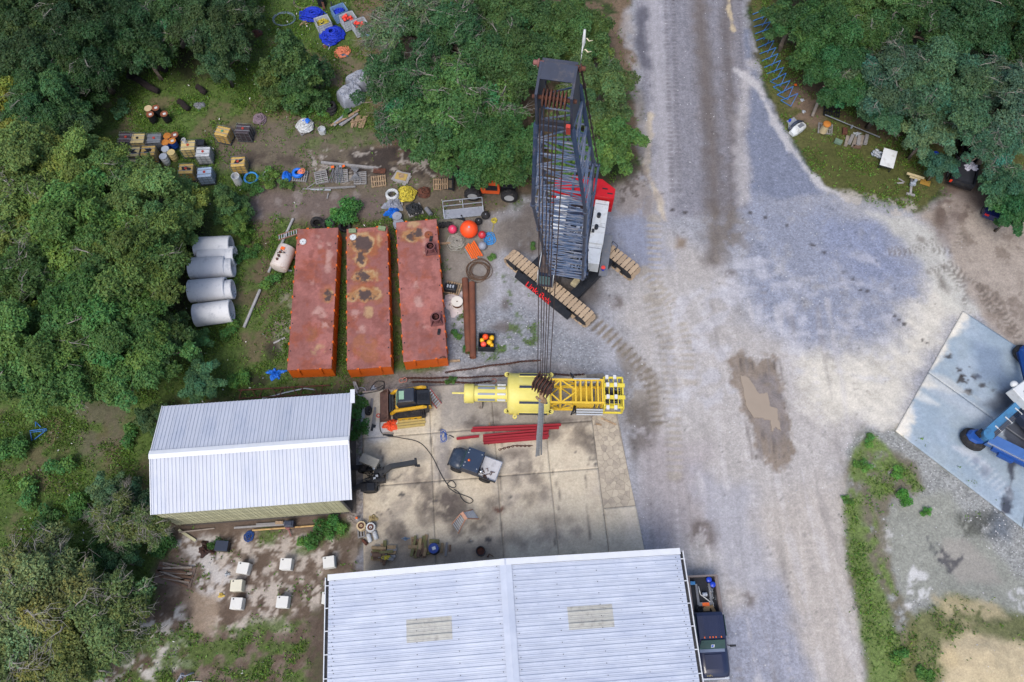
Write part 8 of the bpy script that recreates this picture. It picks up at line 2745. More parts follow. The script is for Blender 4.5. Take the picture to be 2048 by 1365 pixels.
o = thing("slat_bundle", "bundle of bright orange slats on a pallet", "slats", (w.x, w.y, .17), R(-62))
for k in range(6): MB().box((0, -.38 + .15 * k, .05 + .02 * (k % 2)), (1.15 + .15 * (k % 3), .1, .08)).build("slat", M_AMBER, o)
o = tangle("wire_coil", "wire", 958, 542, .92, .12, M_RROPE, "large rusty wire rope coil on the gravel", 1, .03)
m = MB()
for k in range(10):
	pts = []
	c0 = (rs.uniform(-.1, .1), rs.uniform(-.1, .1))
	r0 = rs.uniform(.62, .95)
	for i in range(24):
		a = 6.283 * i / 24
		q = r0 * (1 + .05 * math.sin(3 * a + k))
		pts.append((c0[0] + q * math.cos(a), c0[1] + q * math.sin(a), .04 + .012 * k))
	m.tube(pts, .022, 5, True)
o.data = m.mesh("wire_coil", [M_RROPE])
w = gnd(904, 566, .5)
o = thing("dark_box", "dark box with pale rope rolls beside the third barge", "box", (w.x - .1, w.y - .35, 0), R(-8))
MB().box((0, 0, .28), (.85, .5, .56)).build("shell", M_BLK, o, bevel=.03)
for k in range(3): MB().cyl((-.2 + .2 * k, -.1, .6), (-.2 + .2 * k, .12, .6), .07, n=8).build("rope_roll", M_PLT, o)
planks(884, 663, [(0, 0, .02, 1.0, .14, .1, -88, M_BLK), (-.3, .3, .02, .8, .1, .1, 0, M_RUST), (-.25, -.25, .02, .9, .1, .1, 4, M_RUST)], "dark steel offcuts between third barge and pipes", "steel_offcuts", "steel")
for k, (px, py, l_, a, lab) in enumerate(((906, 723, 1.0, 2, "short timber at the third barge's near corner"), (890, 488, .9, 4, "short timber beside the grey rope coil"))):
	planks(px, py, [(0, 0, .0, l_, .16, .12, a, M_WOOD)], lab, "timber_block", "timber")
# poles, ladder, tarp by the left barge
for k, (a, b, r, lab) in enumerate((((586, 438), (537, 545), .10, "grey pole behind the rusty tank"), ((520, 580), (488, 655), .11, "grey fallen pole lying in the grass"), ((570, 676), (547, 687), .07, "short white-grey board in the grass"))):
	A, B_ = at(*a, r), at(*b, r)
	m = MB().cyl(A - Vector((A.x, A.y, 0)), B_ - Vector((A.x, A.y, 0)), r, n=9)
	o = m.build("pole", mat("silver_grey_pole", S(170, 170, 172, .74), rough=.9, var=.15, scale=4))
	o.location = (A.x, A.y, 0)
	tag(o, lab, "pole", "grey poles left of the barges")
def ladder(a, b, za, zb, w_, lab, m_rail, m_rung, n=8, t=.05):
	A, B_ = at(*a, za), at(*b, zb)
	o = thing("ladder", lab, "ladder", (A.x, A.y, 0), 0)
	off_ = Vector((A.x, A.y, 0))
	A, B_ = A - off_, B_ - off_
	d = (B_ - A).normalized()
	s = d.cross(Vector((0, 0, 1))).normalized() * w_ / 2
	for q in (-1, 1): MB().beam(A + s * q, B_ + s * q, t, .08).build("rail", m_rail, o)
	for k in range(n):
		q = A.lerp(B_, (k + .5) / n)
		MB().beam(q - s, q + s, .05, .035).build("rung", m_rung, o)
	return o
ladder((556, 476), (600, 462), 1.0, 1.55, .42, "ladder leaning from the pole onto the left barge", mat("copper_rail", S(150, 110, 96, .7), rough=.6), M_PLT, 9)
ladder((856, 783), (878, 812), 1.5, .1, .46, "ladder with red rail leaning on the yellow loader", mat("dull_red_rail", S(170, 80, 76, .7), rough=.6), M_PLT, 7)
heap("blue_tarp", "tarpaulin", 550, 747, .55, .4, .18, M_BLUR, "crumpled blue tarpaulin in the grass near the left barge", 9, .55)
heap("orange_tarp", "tarpaulin", 781, 850, .52, .45, .3, mat("orange_tarp", S(250, 96, 56, .8), rough=.55, var=.12, scale=3), "bright orange tarpaulin on the ends of timbers", 10, .3)
planks(826, 846, [(-.1, -.28 + .2 * k, .05, 1.95 - .1 * abs(k - 1), .15, .1, 7, mat("yellow_timber", S(190, 168, 104, .72), rough=.8, var=.12, scale=5, objvar=.06)) for k in range(4)], "yellowish timbers under the orange tarpaulin", "timber_stack", "timbers")
m = MB().torus((0, 0, .05), .12, .035, n=14)
m.tube([(.08, -.08, .05), (.25, -.3, .05), (.45, -.42, .05)], .045, 6)
b = m.build("sling_hook", M_REDP)
b.location = gnd(757, 832)
tag(b, "red lifting hook on the pad by the orange tarpaulin", "hook")
for px, py, lab in ((746, 777, "white rag by the bucket of the yellow loader"), (808, 832, "white scrap in front of the yellow loader's track"), (803, 921, "tiny white scrap beside the black hose"), (942, 1082, "white litter south of the step ladder")):
	heap("rag", "rag", px, py, .22 if py < 800 else .14, .2 if py < 800 else .1, .05, M_PLT, lab, fold=.5, na=16, nr=4)
def chain(pts, lab, r=.055):
	W_ = [gnd(*p) for p in pts]
	m = MB()
	i, acc = 0, []
	for a, b in zip(W_[:-1], W_[1:]):
		L_ = (b - a).length
		n = max(2, int(L_ / .13))
		for k in range(n): acc.append((a.lerp(b, k / n), (b - a).normalized()))
	for i, (q, d) in enumerate(acc):
		s = Vector((-d.y, d.x, 0))
		w_ = Vector((0, 0, 1)) if i % 2 else s
		q = q + s * math.sin(i * .35) * .02 + Vector((0, 0, .06))
		m.tube([q - d * .10, q - d * .05 + w_ * .05, q + d * .05 + w_ * .05, q + d * .10, q + d * .05 - w_ * .05, q - d * .05 - w_ * .05], .027, 4, True)
	o = m.build("chain", M_RUST)
	return tag(o, lab, "chain", "rusty chains between barges and pad")
chain([(893, 746), (930, 740), (985, 732), (1040, 725), (1082, 721)], "rusty chain, uppermost, ending under the hoist lines")
chain([(808, 758), (870, 757), (940, 756), (1010, 752), (1060, 748), (1100, 749), (1140, 751), (1170, 750)], "rusty chain running behind the yellow buoy")
chain([(826, 765), (880, 765), (940, 767), (985, 764)], "rusty chain nearest the loader, ending in a pinkish shackle")
chain([(1000, 900), (1030, 893), (1066, 892)], "short rusty chain below the red beams")
for k, (px, py, a, lab) in enumerate(((803, 762, 20, "pinkish shackles at the chains' left end"), (988, 763, 190, "pinkish shackle at the end of the lowest chain"))):
	m = MB().tube([(.16 * math.cos(R(t)), .16 * math.sin(R(t)), .06) for t in range(40, 330, 24)], .035, 6)
	if k == 0: m.tube([(.22 + .16 * math.cos(R(t)), -.05 + .16 * math.sin(R(t)), .1) for t in range(-140, 150, 24)], .035, 6)
	b = m.build("shackle", mat("pinkish_shackle", S(190, 130, 116, .7), rough=.7))
	b.location = gnd(px, py)
	b.rotation_euler = (0, 0, R(a))
	tag(b, lab, "shackle")
tangle("blue_strap", "strap", 887, 872, .22, .06, mat("navy_strap", S(30, 82, 160, .7), rough=.8), "blue strap lying on the pad above the utility vehicle", 5, .03, sq=2.2)
b = MB().tube([(-.3, .12, .03), (0, 0, .03), (.25, -.14, .03)], .05, 5).build("rubber_strip", M_BLK)
b.location = gnd(901, 872)
tag(b, "black rubber strip beside the short red beam", "strip")
for k, (px, py, a, l_, lab) in enumerate(((1217, 844, -25, 1.1, "thin timber lying east on the pad"), (1197, 850, -10, .4, "short timber beside the thin one on the pad"), (979, 853, 88, .4, "bearer under the longest red beams"), (977, 886, 88, .3, "bearer under the lower red bundle"))):
	planks(px, py, [(0, 0, .05, l_, .1, .07, a, M_WOOD)], lab, "timber", "timber")
pts = [(700, 790), (730, 787), (762, 780), (768, 765), (752, 764), (741, 780), (757, 776), (768, 772), (764, 800), (760, 840), (765, 868), (800, 876), (838, 885), (862, 910), (880, 945), (893, 967), (905, 976), (912, 972), (905, 962), (896, 966), (897, 975), (910, 985), (925, 990), (940, 996), (946, 1002), (940, 1007), (930, 1004), (922, 995), (918, 986), (906, 978)]
W_ = [gnd(*p, .08) + Vector((0, 0, .085)) for p in pts]
fine = []
for i in range(len(W_) - 1):
	p0, p1, p2, p3 = W_[max(i - 1, 0)], W_[i], W_[i + 1], W_[min(i + 2, len(W_) - 1)]
	for k in range(5):
		t = k / 5
		fine.append(.5 * ((2 * p1) + (p2 - p0) * t + (2 * p0 - 5 * p1 + 4 * p2 - p3) * t * t + (3 * p1 - p0 - 3 * p2 + p3) * t ** 3))
b = MB().tube(fine, .026, 6).build("air_hose", M_HOSE)
tag(b, "long black hose winding across the pad past the utility vehicle", "hose")
# step ladder
w = gnd(930, 1040, .6)
o = thing("step_ladder", "white and orange step ladder standing open on the pad", "ladder", (w.x, w.y, .05), R(35))
M_ORAIL = mat("orange_grey_rail", S(200, 150, 124, .72), rough=.6)
for sg, mt_ in ((1, M_ORAIL), (-1, M_ORAIL)):
	for y in (-.3, .3): MB().beam((sg * .8, y * 1.2, 0), (sg * .06, y * .8, 1.8), .06, .06).build("rail", mt_, o)
	for k in range(6):
		f = (k + .5) / 6.5
		MB().box((sg * (.8 - .74 * f), 0, 1.8 * f), (.07 if sg > 0 else .04, .66 - .2 * f, .03)).build("tread", M_PLT, o)
MB().box((0, 0, 1.81), (.2, .5, .04)).build("top_cap", M_ORAIL, o)
# spools, bottles, sacks at the pad's west edge
for k, (px, py, fl, lab) in enumerate(((722, 1052, M_LC, "cream-flanged spool beside the pad, left one"), (741, 1055, M_WHITE, "white-flanged spool beside the pad, right one"))):
	o = reel(px, py, .30, .35, .16, lab, fl, M_RUST, grp="spools on the pad's west edge")
	MB().pipe((0, 0, .33), (0, 0, .40), .20, .10, 16).build("hub", M_RUST, o)
for k, (px, py, m_, lab) in enumerate(((739, 1077, M_WHITE, "white gas bottle lying left"), (751, 1072, M_WHITE, "white gas bottle lying right"), (730, 1085, M_RUST, "small rusty can below the gas bottles"))):
	s_ = 1 if k < 2 else .8
	m = MB().lathe([(.02, -.3), (.1, -.28), (.14, -.2), (.14, .2), (.12, .27), (.03, .3)], (0, 0, .15), (.35, -1, 0) if k < 2 else (.6, -.6, 0), 14)
	b = m.build("gas_bottle" if k < 2 else "rusty_can", m_)
	b.location = gnd(px, py, .1) + Vector((0, 0, .04))
	b.scale = (s_,) * 3
	tag(b, lab, "gas bottle" if k < 2 else "can", "bottles at the pad's west edge" if k < 2 else None)
heap("burlap_heap", "sacking", 746, 1037, .36, .26, .2, mat("burlap", S(176, 158, 116, .72), rough=.95, var=.2, scale=8), "burlap heap above the two spools", fold=.3)
o = thing("hydrant_valve", "small white valve with orange top at the shed corner", "valve", gnd(714, 1037, .3))
MB().cyl((0, 0, 0), (0, 0, .4), .09, n=10).build("stem", M_WHITE, o)
MB().sphere((0, 0, .45), .09, 10, 7).build("cap", M_AMBER, o)
def timber_stack(px, py, n, wx, wy, hmax, seed, lab, ms, ang=0):
	r2 = random.Random(seed)
	spec = []
	for k in range(n):
		x, y = r2.uniform(-wx, wx), r2.uniform(-wy, wy)
		an = ang + r2.choice((0, 90)) * (1 if r2.random() < .5 else 0) + r2.uniform(-9, 9)
		spec.append((x, y, .05 + r2.uniform(0, hmax), r2.uniform(.45, .95), r2.uniform(.14, .22), .15, an, r2.choice(ms)))
	return planks(px, py, spec, lab, "timber_stack", "timbers")
M_MOSS = mat("mossy_timber", S(128, 126, 84, .7), rough=.95, var=.2, scale=5, objvar=.12)
M_BRN = mat("brown_timber", S(116, 92, 76, .68), rough=.95, var=.2, scale=5, objvar=.15)
M_TANW = mat("tan_timber", S(166, 142, 108, .7), rough=.9, var=.2, scale=5, objvar=.15)
timber_stack(770, 1108, 30, .5, .4, .4, 1, "mixed timber stack with yellow rope, left on the pad's south side", [M_MOSS, M_BRN, M_TANW, M_WOODG])
timber_stack(838, 1096, 26, .45, .42, .35, 2, "upright-grained timber stack left of the blue drum", [M_BRN, M_TANW, M_TANW, M_MOSS], 85)
planks(869, 1084, [(0, 0, .05, .62, .24, .22, -3, M_MOSS)], "mossy timber block behind the blue drum", "timber_block", "timber")
planks(884, 1097, [(0, 0, .05, .62, .17, .14, 88, M_TANW), (.28, -.08, .05, .85, .14, .12, 86, M_WOODG), (.52, .0, .05, .4, .1, .12, 86, M_BRN)], "three loose timbers right of the blue drum", "loose_timbers", "timbers")
tangle("rope_heap", "rope", 773, 1116, .3, .1, M_ROPEY, "yellow rope lying on the left timber stack", 9, .03, .5, sq=.45)
heap("blue_rag", "cloth", 811, 1078, .32, .16, .08, mat("faded_blue_cloth", S(110, 134, 160, .72), rough=.9), "faded blue cloth beside the timber stacks", fold=.4)
m = MB().tube([(-.2, -.1, .08), (-.05, .1, .08), (.22, -.06, .08)], .03, 5).tube([(-.05, .1, .08), (-.12, -.12, .08)], .03, 5)
b = m.build("branch", M_BRN)
b.location = gnd(980, 1112)
tag(b, "forked brown stick at the warehouse roof edge", "stick")
# white footing blocks
M_CUBE = mat("white_block", S(226, 226, 222, .70), rough=.7, var=.05, dirt=S(196, 190, 176), damt=.32, dscale=2)
M_CUBEY = mat("cream_block", S(224, 220, 200, .70), rough=.7, var=.05)
for k, (px, py, a, lab) in enumerate(((485, 1136, -8, "white block with a dark mark, upper left of the grid"), (571, 1128, -2, "white block in the middle of the upper row"), (657, 1124, 8, "white block nearest the pad in the upper row"), (472, 1171, 1, "cream block in the left column, middle one"),
										(472, 1207, -2, "white block at the lower end of the left column"), (564, 1204, -2, "white block alone in the middle of the lower row"), (655, 1196, 0, "white block half hidden by the warehouse roof"))):
	w = at(px, py, .68)
	o = thing("footing_block", lab, "block", (w.x, w.y, 0), R(a), "white blocks set out in a grid")
	MB().box((0, 0, .34), (.72, .70, .68)).build("body", M_CUBEY if k == 3 else M_CUBE, o, bevel=.03)
	MB().cyl((-.2, .25, .675), (-.2, .25, .685), .05, n=10).build("socket", M_BLK, o)
r2 = random.Random(9)
planks(350, 1149, [(r2.uniform(-.25, .25), -.45 + .075 * k, .03 + .05 * (k % 3), r2.uniform(1.7, 2.5), .11, .07, -8 + r2.uniform(-14, 12), M_GREYW if k % 2 else M_BRN) for k in range(14)], "pile of split grey-brown poles on a sheet", "pole_pile", "poles")
b = MB().box((0, 0, .02), (2.4, 1.3, .03)).build("ground_sheet", mat("brown_sheet", S(122, 106, 98, .7), rough=.95, var=.15))
b.location = gnd(350, 1150)
b.rotation_euler = (0, 0, R(-8))
tag(b, "brown sheet under the split pole pile", "sheet")
w = at(443, 1092, .6)
o = thing("waste_bin", "dark navy bin standing by the burnt heap", "bin", (w.x, w.y, 0), R(-3))
MB().box((0, 0, .3), (.78, .6, .6)).build("body", M_BLK, o, bevel=.03)
MB().box((0, 0, .62), (.82, .64, .05)).build("lid", mat("navy_lid", S(36, 50, 74, .65), rough=.6), o, bevel=.02)
heap("burnt_heap", "ash heap", 412, 1098, .55, .45, .3, mat("burnt_scrap", S(60, 44, 42, .62), rough=.9, var=.3, dirt=S(150, 80, 50), damt=.36, dscale=6), "burnt rusty heap beside the dark bin", fold=.4)
tangle("blue_rope", "rope", 498, 1073, .3, .1, mat("navy_rope", S(30, 66, 130, .7), rough=.8), "dark blue rope coil below the khaki wall", 10, .03, sq=1.2)
A, B_ = at(505, 1061, .12), at(642, 1051, .12)
o = thing("rusty_pole", "yellowish rusty pole with cross base in front of the khaki wall", "pole", (A.x, A.y, 0))
MB().cyl(A - Vector((A.x, A.y, 0)), B_ - Vector((A.x, A.y, 0)), .06, n=8).build("shaft", mat("yellow_rust_pole", S(196, 164, 110, .72), rough=.8, var=.15, dirt=S(140, 90, 60), damt=.4, dscale=3), o)
q = at(576, 1056, .14) - Vector((A.x, A.y, 0))
MB().cyl(q, q + Vector((0, 0, .12)), .16, n=10).beam(q, q + Vector((.25, -.55, 0)), .07, .06).beam(q, q + Vector((.4, .05, 0)), .07, .06).build("base", mat("pinkish_rusty_pin", S(150, 100, 96, .65)), o)
w = gnd(580, 1046, .3)
b = MB().box((0, 0, .3), (.6, .4, .6)).box((0, 0, .62), (.4, .3, .06)).build("grey_machine", M_DARKB, None, bevel=.03)
b.location = (w.x, w.y - .1, 0)
tag(b, "dark blue machine box tight against the khaki wall", "machine box")
planks(540, 1056, [(-.6, .1, .02, 3.4, .12, .08, 4, M_WOODG), (.3, .25, .06, 2.4, .14, .06, 3, M_WOODG), (.6, .3, .12, .5, .2, .06, 2, M_WOOD)], "grey boards along the foot of the khaki wall", "wall_boards", "boards")
planks(395, 1062, [(0, 0, .1, 2.2, .07, .07, 8, M_GREYW, 6), (-.6, -.3, .02, 1.4, .16, .05, -30, M_KHAKI)], "loose laths at the shed's lower left corner", "loose_laths", "laths")
heap("foam_scrap", "foam", 442, 1191, .2, .16, .1, mat("yellow_foam", S(206, 178, 92, .74), rough=.95), "yellow foam scrap by the cream block", fold=.4, na=14, nr=4)
heap("plastic_bag", "bag", 454, 1148, .18, .14, .14, M_PLT, "white plastic bag left of the upper white block", fold=.4, na=14, nr=4)
w = gnd(366, 1356, .4)
o = thing("bent_pipe_frame", "pale blue-grey bent pipe frame at the bottom edge", "frame", (w.x, w.y, 0))
m = MB()
for k in range(4): m.tube([(-.4, -.3, .05 + .1 * k), (-.15, .15, .3 + .05 * k), (.1, .1, .35), (.35 + .05 * k, .28, .1)], .035, 6)
m.build("pipe", M_TARPG, o)
MB().torus((-.1, .12, .32), .13, .04, (1, .3, .4), 14, 6).build("collar", M_TARPG, o)
b = MB().box((0, 0, .03), (.9, .25, .04)).build("white_sheet", M_WHITE)
b.location = gnd(388, 1368)
tag(b, "white sheet cut by the bottom edge", "sheet")
w = gnd(78, 862, .15)
o = thing("blue_stand", "blue tubular stand tipped over in the west field", "stand", (w.x, w.y, 0), R(10))
M_BST = mat("blue_stand_paint", S(60, 120, 190, .74), rough=.5, var=.12)
for a, b_ in (((-.6, 0, .1), (.5, -.05, .1)), ((-.6, .1, .16), (.5, .05, .16)), ((-.45, -.6, .1), (-.6, .05, .12)), ((.5, 0, .1), (-.3, -.55, .1)), ((-.3, .7, .1), (.1, .25, .14)), ((-.3, .7, .1), (-.15, .3, .3))): MB().beam(a, b_, .05, .05).build("bar", M_BST, o)
# behind the shed
A, B_ = at(477, 781, .25), at(660, 771, .25)
o = thing("rusty_truss", "rusty ladder-like truss lying in the grass behind the shed", "truss", (A.x, A.y, 0))
off_ = Vector((A.x, A.y, 0))
A, B_ = A - off_, B_ - off_
nv = Vector((.04, -.55, -.15))
MB().beam(A, B_, .08, .08).build("chord", M_RUST, o)
MB().beam(A + nv, B_ + nv, .07, .07).build("chord", M_RUST, o)
for k in range(9):
	q = A.lerp(B_, (k + .3) / 9)
	MB().beam(q, q + nv + (B_ - A) * (.05 if k % 2 else -.03), .05, .05).build("web_bar", M_RUST, o)
b = MB().tube([gnd(525, 798) + Vector((0, 0, .06)), gnd(570, 787) + Vector((0, 0, .1)), gnd(610, 778) + Vector((0, 0, .1)), gnd(632, 781) + Vector((0, 0, .08))], .05, 6).build("white_pipe", M_PLT)
tag(b, "bent pale pipe lying behind the shed roof", "pipe")
for k, (px, py, a, l_, m_, lab) in enumerate(((711, 776, -70, .9, M_WOODG, "white-grey timber sticking out behind the shed corner"), (726, 826, 88, 1.5, M_PLT, "pale board in the weeds right of the shed"), (742, 812, 86, 1.0, M_WOODG, "grey board along the pad's west edge"), (747, 838, 85, 1.6, M_WOODG, "long grey board along the pad's west edge"), (708, 852, 62, 1.4, M_WOODG, "dark weathered timber leaning under the shed eave"))):
	planks(px, py, [(0, 0, .04, l_, .13, .08, a, m_), (.1, .1, .1, l_ * .7, .1, .06, a + 5, m_)], lab, "boards", "boards")
coil("cord_loop", "cord", 722, 783, .3, .018, M_PLT, "loop of white cord at the shed's upper right corner", 2)
w = gnd(745, 855, .1)
b = MB().box((0, 0, .08), (.5, .14, .12)).box((.1, -.12, .06), (.2, .14, .1)).build("steel_bracket", M_BLK)
b.location = (w.x, w.y, 0)
b.rotation_euler = (0, 0, R(80))
tag(b, "dark steel bracket at the foot of the grey boards", "bracket")
planks(776, 868, [(0, 0, .05, .75, .1, .08, 1, M_GREYW), (.02, -.12, .05, .7, .08, .06, -2, M_BLK)], "two dark bars lying below the orange tarpaulin", "dark_bars", "bars")
# paint pail on the crane's walkway
w = CC + U(.55, 2.25, 1.58)
o = thing("pail", "blue pail with red contents on the crane's side walkway", "pail", w)
MB().lathe([(.12, 0), (.16, .3)], n=14).build("body", M_BLUP if False else M_BLUEP, o)
MB().cyl((0, 0, .29), (0, 0, .32), .155, n=14).build("lid", mat("coral_lid", S(240, 80, 66, .78), rough=.5), o)
# ---- north-east verge
for k in range(14):
	f = k / 13
	px = 1523 + 6 * math.sin(f * 2) + 52 * f ** 2.2
	py = 24 + 172 * f
	w = gnd(px, py, .3)
	o = thing("zigzag_stand", ("topmost blue stand of the line along the road", "second blue stand from the top of the line", "third blue stand from the top of the line", "fourth blue stand from the top of the line", "fifth blue stand from the top of the line", "sixth blue stand from the top of the line", "seventh blue stand from the top, middle of the line", "eighth blue stand from the top of the line", "sixth blue stand from the bottom of the line", "fifth blue stand from the bottom of the line", "fourth blue stand from the bottom of the line", "third blue stand from the bottom of the line", "second blue stand from the bottom of the line", "lowest blue stand of the line along the road")[k], "stand", (w.x, w.y, 0), R(-28 + 10 * f + random.uniform(-6, 6)), "blue metal stands lined along the road")
	MB().beam((-.62, -.32, .05), (.45, .42, .55), .05, .05).build("bar", M_BST, o)
	MB().beam((.45, .42, .55), (.28, -.6, .05), .045, .045).build("bar", M_BST, o)
	if k > 9: MB().beam((-.62, -.32, .05), (.28, -.6, .06), .04, .04).build("bar", M_BST, o)
w = gnd(1584, 243, .3)
o = thing("white_scrap_frame", "white metal scrap with a blue can by the road edge", "scrap", (w.x, w.y, 0), R(30))
MB().box((.15, .1, .12), (.75, .45, .05)).build("panel", M_TARPG, o)
for k in range(7): MB().beam((-.55 + .07 * k, -.35, .1), (-.15 + .09 * k, .2, .22), .03, .03).build("rod", M_PLT, o)
MB().cyl((-.1, .15, .15), (-.1, .15, .4), .1, n=10).build("can", M_BLUEP, o)
w = gnd(1597, 256, .35)
o = thing("outboard_cowl", "white and navy boat motor cowling lying in the verge", "motor cowling", (w.x, w.y, 0), R(38))
m = MB().loft([[(x, y * wd, z) for y, z in ((-.35, .05), (-.35, h_ * .6), (-.2, h_), (.2, h_), (.35, h_ * .6), (.35, .05))] for x, wd, h_ in ((-.75, .7, .35), (-.4, 1, .6), (.2, 1, .6), (.65, .8, .42))])
b = m.build("cowl", M_WHITE, o)
fix_normals(b.data)
MB().tube([(-.7, .34, .3), (-.2, .42, .55), (.3, .4, .55), (.7, .2, .35)], .11, 7).build("band", M_DARKB, o)
MB().box((.1, -.05, .61), (.5, .3, .03)).build("vent", M_GREYP, o)
w = gnd(1651, 255, .6)
o = thing("drum", "cream drum with rusty orange top standing on a pallet", "drum", (w.x - .05, w.y - .05, .16), 0)
MB().lathe([(.3, 0), (.31, .1), (.26, .75), (.27, .8)], n=20).build("body", M_LC, o)
MB().lathe([(.27, .8), (.31, .85), (.31, .95), (.25, 1.0), (.02, 1.02)], n=20).build("lid", M_LO, o)
A, B_ = at(1650, 230, .3), at(1760, 275, .3)
o = thing("long_pipe", "long pale pipe lying behind the stacked blocks", "pipe", (A.x, A.y, 0))
MB().tube([A - Vector((A.x, A.y, 0)), B_ - Vector((A.x, A.y, 0))], .05, 7).build("tube", M_PLT, o)
MB().box(A.lerp(B_, .5) - Vector((A.x, A.y, .1)), (.12, .12, .3)).build("clamp", M_GALV, o)
A, B_ = at(1625, 232, .2), at(1640, 195, 1.6)
b = MB().cyl(A - Vector((A.x, A.y, 0)), B_ - Vector((A.x, A.y, 0)), .13, n=10).build("timber_post", M_GREYW)
b.location = (A.x, A.y, 0)
tag(b, "leaning timber post at the edge of the dark trees", "post")
r2 = random.Random(12)
planks(1712, 284, [(-.8 + .3 * k, r2.uniform(-.12, .12), .02 + .14 * (k % 2), .95, .26, .2, 68 + r2.uniform(-8, 8), M_WOODG if k % 2 else M_GREYW) for k in range(6)] + [(-.1, -.6, .02, .6, .24, .2, -10, M_BRN)], "stack of weathered timber blocks on the verge", "timber_blocks", "timbers")
for px, py, a, m_, lab in ((1677, 283, -25, mat("green_block", S(110, 134, 116, .7), rough=.9), "greenish block left of the timber stack"), (1690, 262, 80, M_RUST, "small rusty block behind the greenish one")):
	b = MB().box((0, 0, .15), (.6, .35, .3)).build("block", m_, None, bevel=.03)
	b.location = gnd(px, py, .2)
	b.rotation_euler = (0, 0, R(a))
	tag(b, lab, "block")
o = thing("bottle_heap", "heap of white plastic bottles beside the white panel", "bottles", gnd(1754, 308, .2))
r2 = random.Random(14)
for k in range(16): MB().lathe([(.09, 0), (.11, .05), (.11, .2), (.04, .28), (.04, .32)], (r2.uniform(-.3, .3), r2.uniform(-.35, .35), .1 + r2.uniform(0, .25)), (r2.uniform(-1, 1), r2.uniform(-1, 1), r2.uniform(-.3, .6)), 9).build("bottle", M_PLT, o)
for px, py, r_, lab in ((1716, 268, .3, "white plastic scrap above the timber stack"), (1605, 200, .16, "white scrap below the blue stands"), (1608, 223, .16, "white cup-like scrap on the leaf litter"), (1858, 268, .3, "white scrap showing under the blue-green tree"), (1888, 270, .35, "white broken sheet near the black pickup")):
	heap("scrap", "scrap", px, py, r_, r_ * .8, .12, M_PLT, lab, fold=.5, na=16, nr=4)
b = MB().box((0, 0, .05), (.2, .2, .03)).build("orange_flag", M_AMBER)
b.location = gnd(1591, 171)
tag(b, "small orange square on the leaf litter", "flag")
w = gnd(1777, 317, .8)
o = thing("panel_table", "white tilted panel on dark legs beside the blue-green tree", "table", (w.x, w.y, 0), R(-20))
MB().box((0, 0, .82), (1.05, 1.55, .05), rot=Matrix.Rotation(R(8), 3, 'X')).build("top", M_WHITE, o, bevel=.01)
for x in (-.4, .45):
	for y in (-.6, .6): MB().beam((x, y, 0), (x, y, .76 + (.08 if y > 0 else -.08)), .07, .07).build("leg", M_BLK, o)
MB().beam((-.4, -.7, .6), (.45, -.7, .6), .1, .12).build("apron", M_BLK, o)
w = gnd(1826, 362, .5)
o = thing("hand_pump_frame", "pale wooden cross frame with a metal pump on the grass", "frame", (w.x, w.y, 0), R(-12))
M_PW = mat("pale_wood", S(196, 180, 140, .74), rough=.85, var=.12)
MB().beam((-.55, .45, .7), (.75, .25, .7), .16, .1).build("cross_board", M_PW, o)
MB().beam((-.3, .25, .6), (.5, .12, .6), .1, .1).build("cross_board", M_PW, o)
MB().beam((.1, .6, .1), (.0, -.9, .1), .16, .12).build("base_board", M_WOODG, o)
MB().beam((-.3, -.95, .06), (.35, -1.0, .06), .18, .1).build("foot", M_WOODG, o)
MB().cyl((.08, -.15, .1), (.08, -.15, .85), .12, n=10).box((.0, -.3, .5), (.4, .2, .2)).build("pump", M_GALV, o)
b = MB().box((0, 0, .05), (.75, .5, .05)).build("plywood", mat("ochre_board", S(176, 136, 58, .72), rough=.85, var=.15))
b.location = gnd(1850, 366)
b.rotation_euler = (0, 0, R(-24))
tag(b, "ochre board lying right of the wooden frame", "board")
planks(1800, 367, [(0, 0, .02, .5, .12, .04, 4, M_WOODG), (.15, .25, .02, .55, .1, .04, -40, M_WOODG)], "two grey boards left of the wooden frame", "grey_boards", "boards")
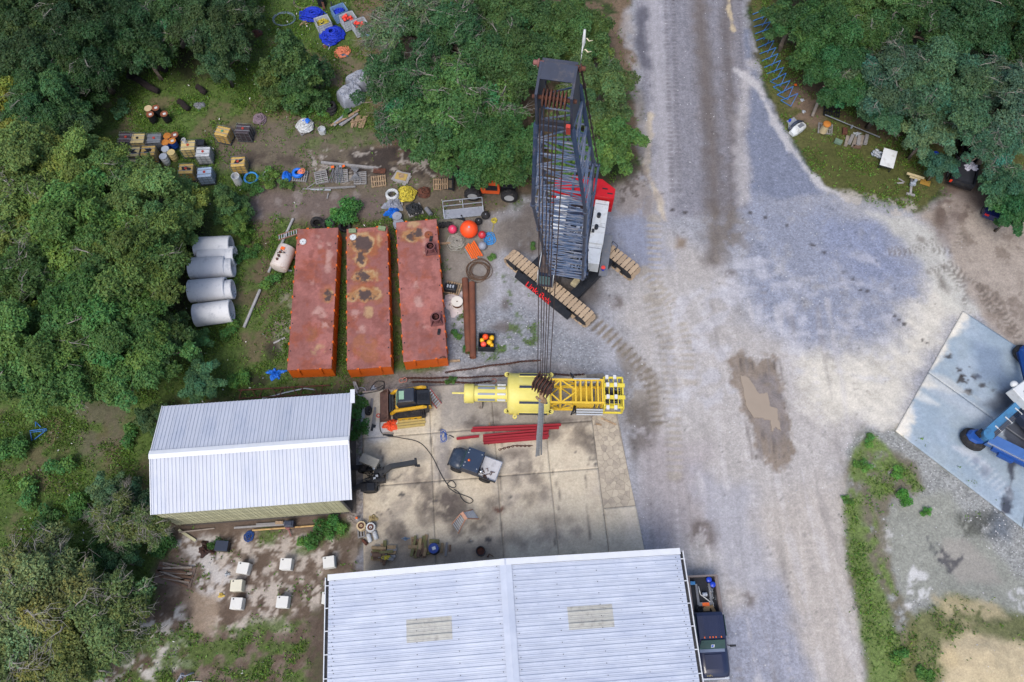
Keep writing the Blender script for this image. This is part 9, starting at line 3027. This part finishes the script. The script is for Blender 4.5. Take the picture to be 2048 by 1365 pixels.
o = tub(1872, 308, .26, .5, M_BLUEP, M_BLUEP, "blue tub glimpsed below the blue-green tree", "tub", "tub")
heap("clothes_heap", "clothes", 1944, 332, .5, .4, .25, mat("white_clothes", S(190, 190, 206, .76), rough=.9, var=.12), "white clothes heaped in the black pickup's bed", 5, .45, z0=1.13)
w = at(1934, 318, 1.25)
b = MB().box((0, 0, .15), (.42, .32, .3)).build("pink_bag", mat("pink_bag_cloth", S(200, 50, 96, .74), rough=.7), None, bevel=.04)
b.location = (w.x, w.y, 1.13)
tag(b, "pink bag beside the white clothes in the pickup bed", "bag")
# loose stones on the gravel, too many to count
sel = np.where((PG.X > -6) & (PG.X < 34) & (PG.Y > -1) & (PG.Y < 56) & (PG.W[:, 2] > .1))[0]
pick = sel[RND.rand(len(sel)) < .02 + .16 * (PG.W[sel, 2] > .55)]
n_ = len(pick)
c_ = np.stack([PG.X[pick] + RND.normal(0, .06, n_), PG.Y[pick] + RND.normal(0, .06, n_), GZ[pick] + .01], 1)
s_ = RND.uniform(.02, .055, (n_, 1, 1))
octa = np.array([(1, 0, 0), (0, 1, 0), (-1, 0, 0), (0, -1, 0), (0, 0, .7), (0, 0, -.5)])
V = (c_[:, None, :] + octa[None] * s_ * RND.uniform(.7, 1.3, (n_, 6, 3))).reshape(-1, 3)
tri = np.array([(0, 1, 4), (1, 2, 4), (2, 3, 4), (3, 0, 4)])
Fq = (np.arange(n_)[:, None, None] * 6 + tri[None]).reshape(-1, 3)
tone = np.repeat(RND.uniform(.16, .48, n_), 6)
sto = mat("stone", (.5, .5, .52), rough=.9)
smt = bpy.data.materials.new("loose_stone")
smt.use_nodes = True
at_n = smt.node_tree.nodes.new("ShaderNodeAttribute")
at_n.attribute_name = "tone"
smt.node_tree.links.new(at_n.outputs["Color"], smt.node_tree.nodes["Principled BSDF"].inputs["Base Color"])
st = bpy.data.objects.new("gravel_stones", fast_mesh("gravel_stones", V, Fq, [smt], {"tone": np.stack([tone, tone, tone * 1.03, np.ones_like(tone)], 1)}))
link(st)
tag(st, kind='stuff')
# every lathe, loft and prism gets consistent outward faces
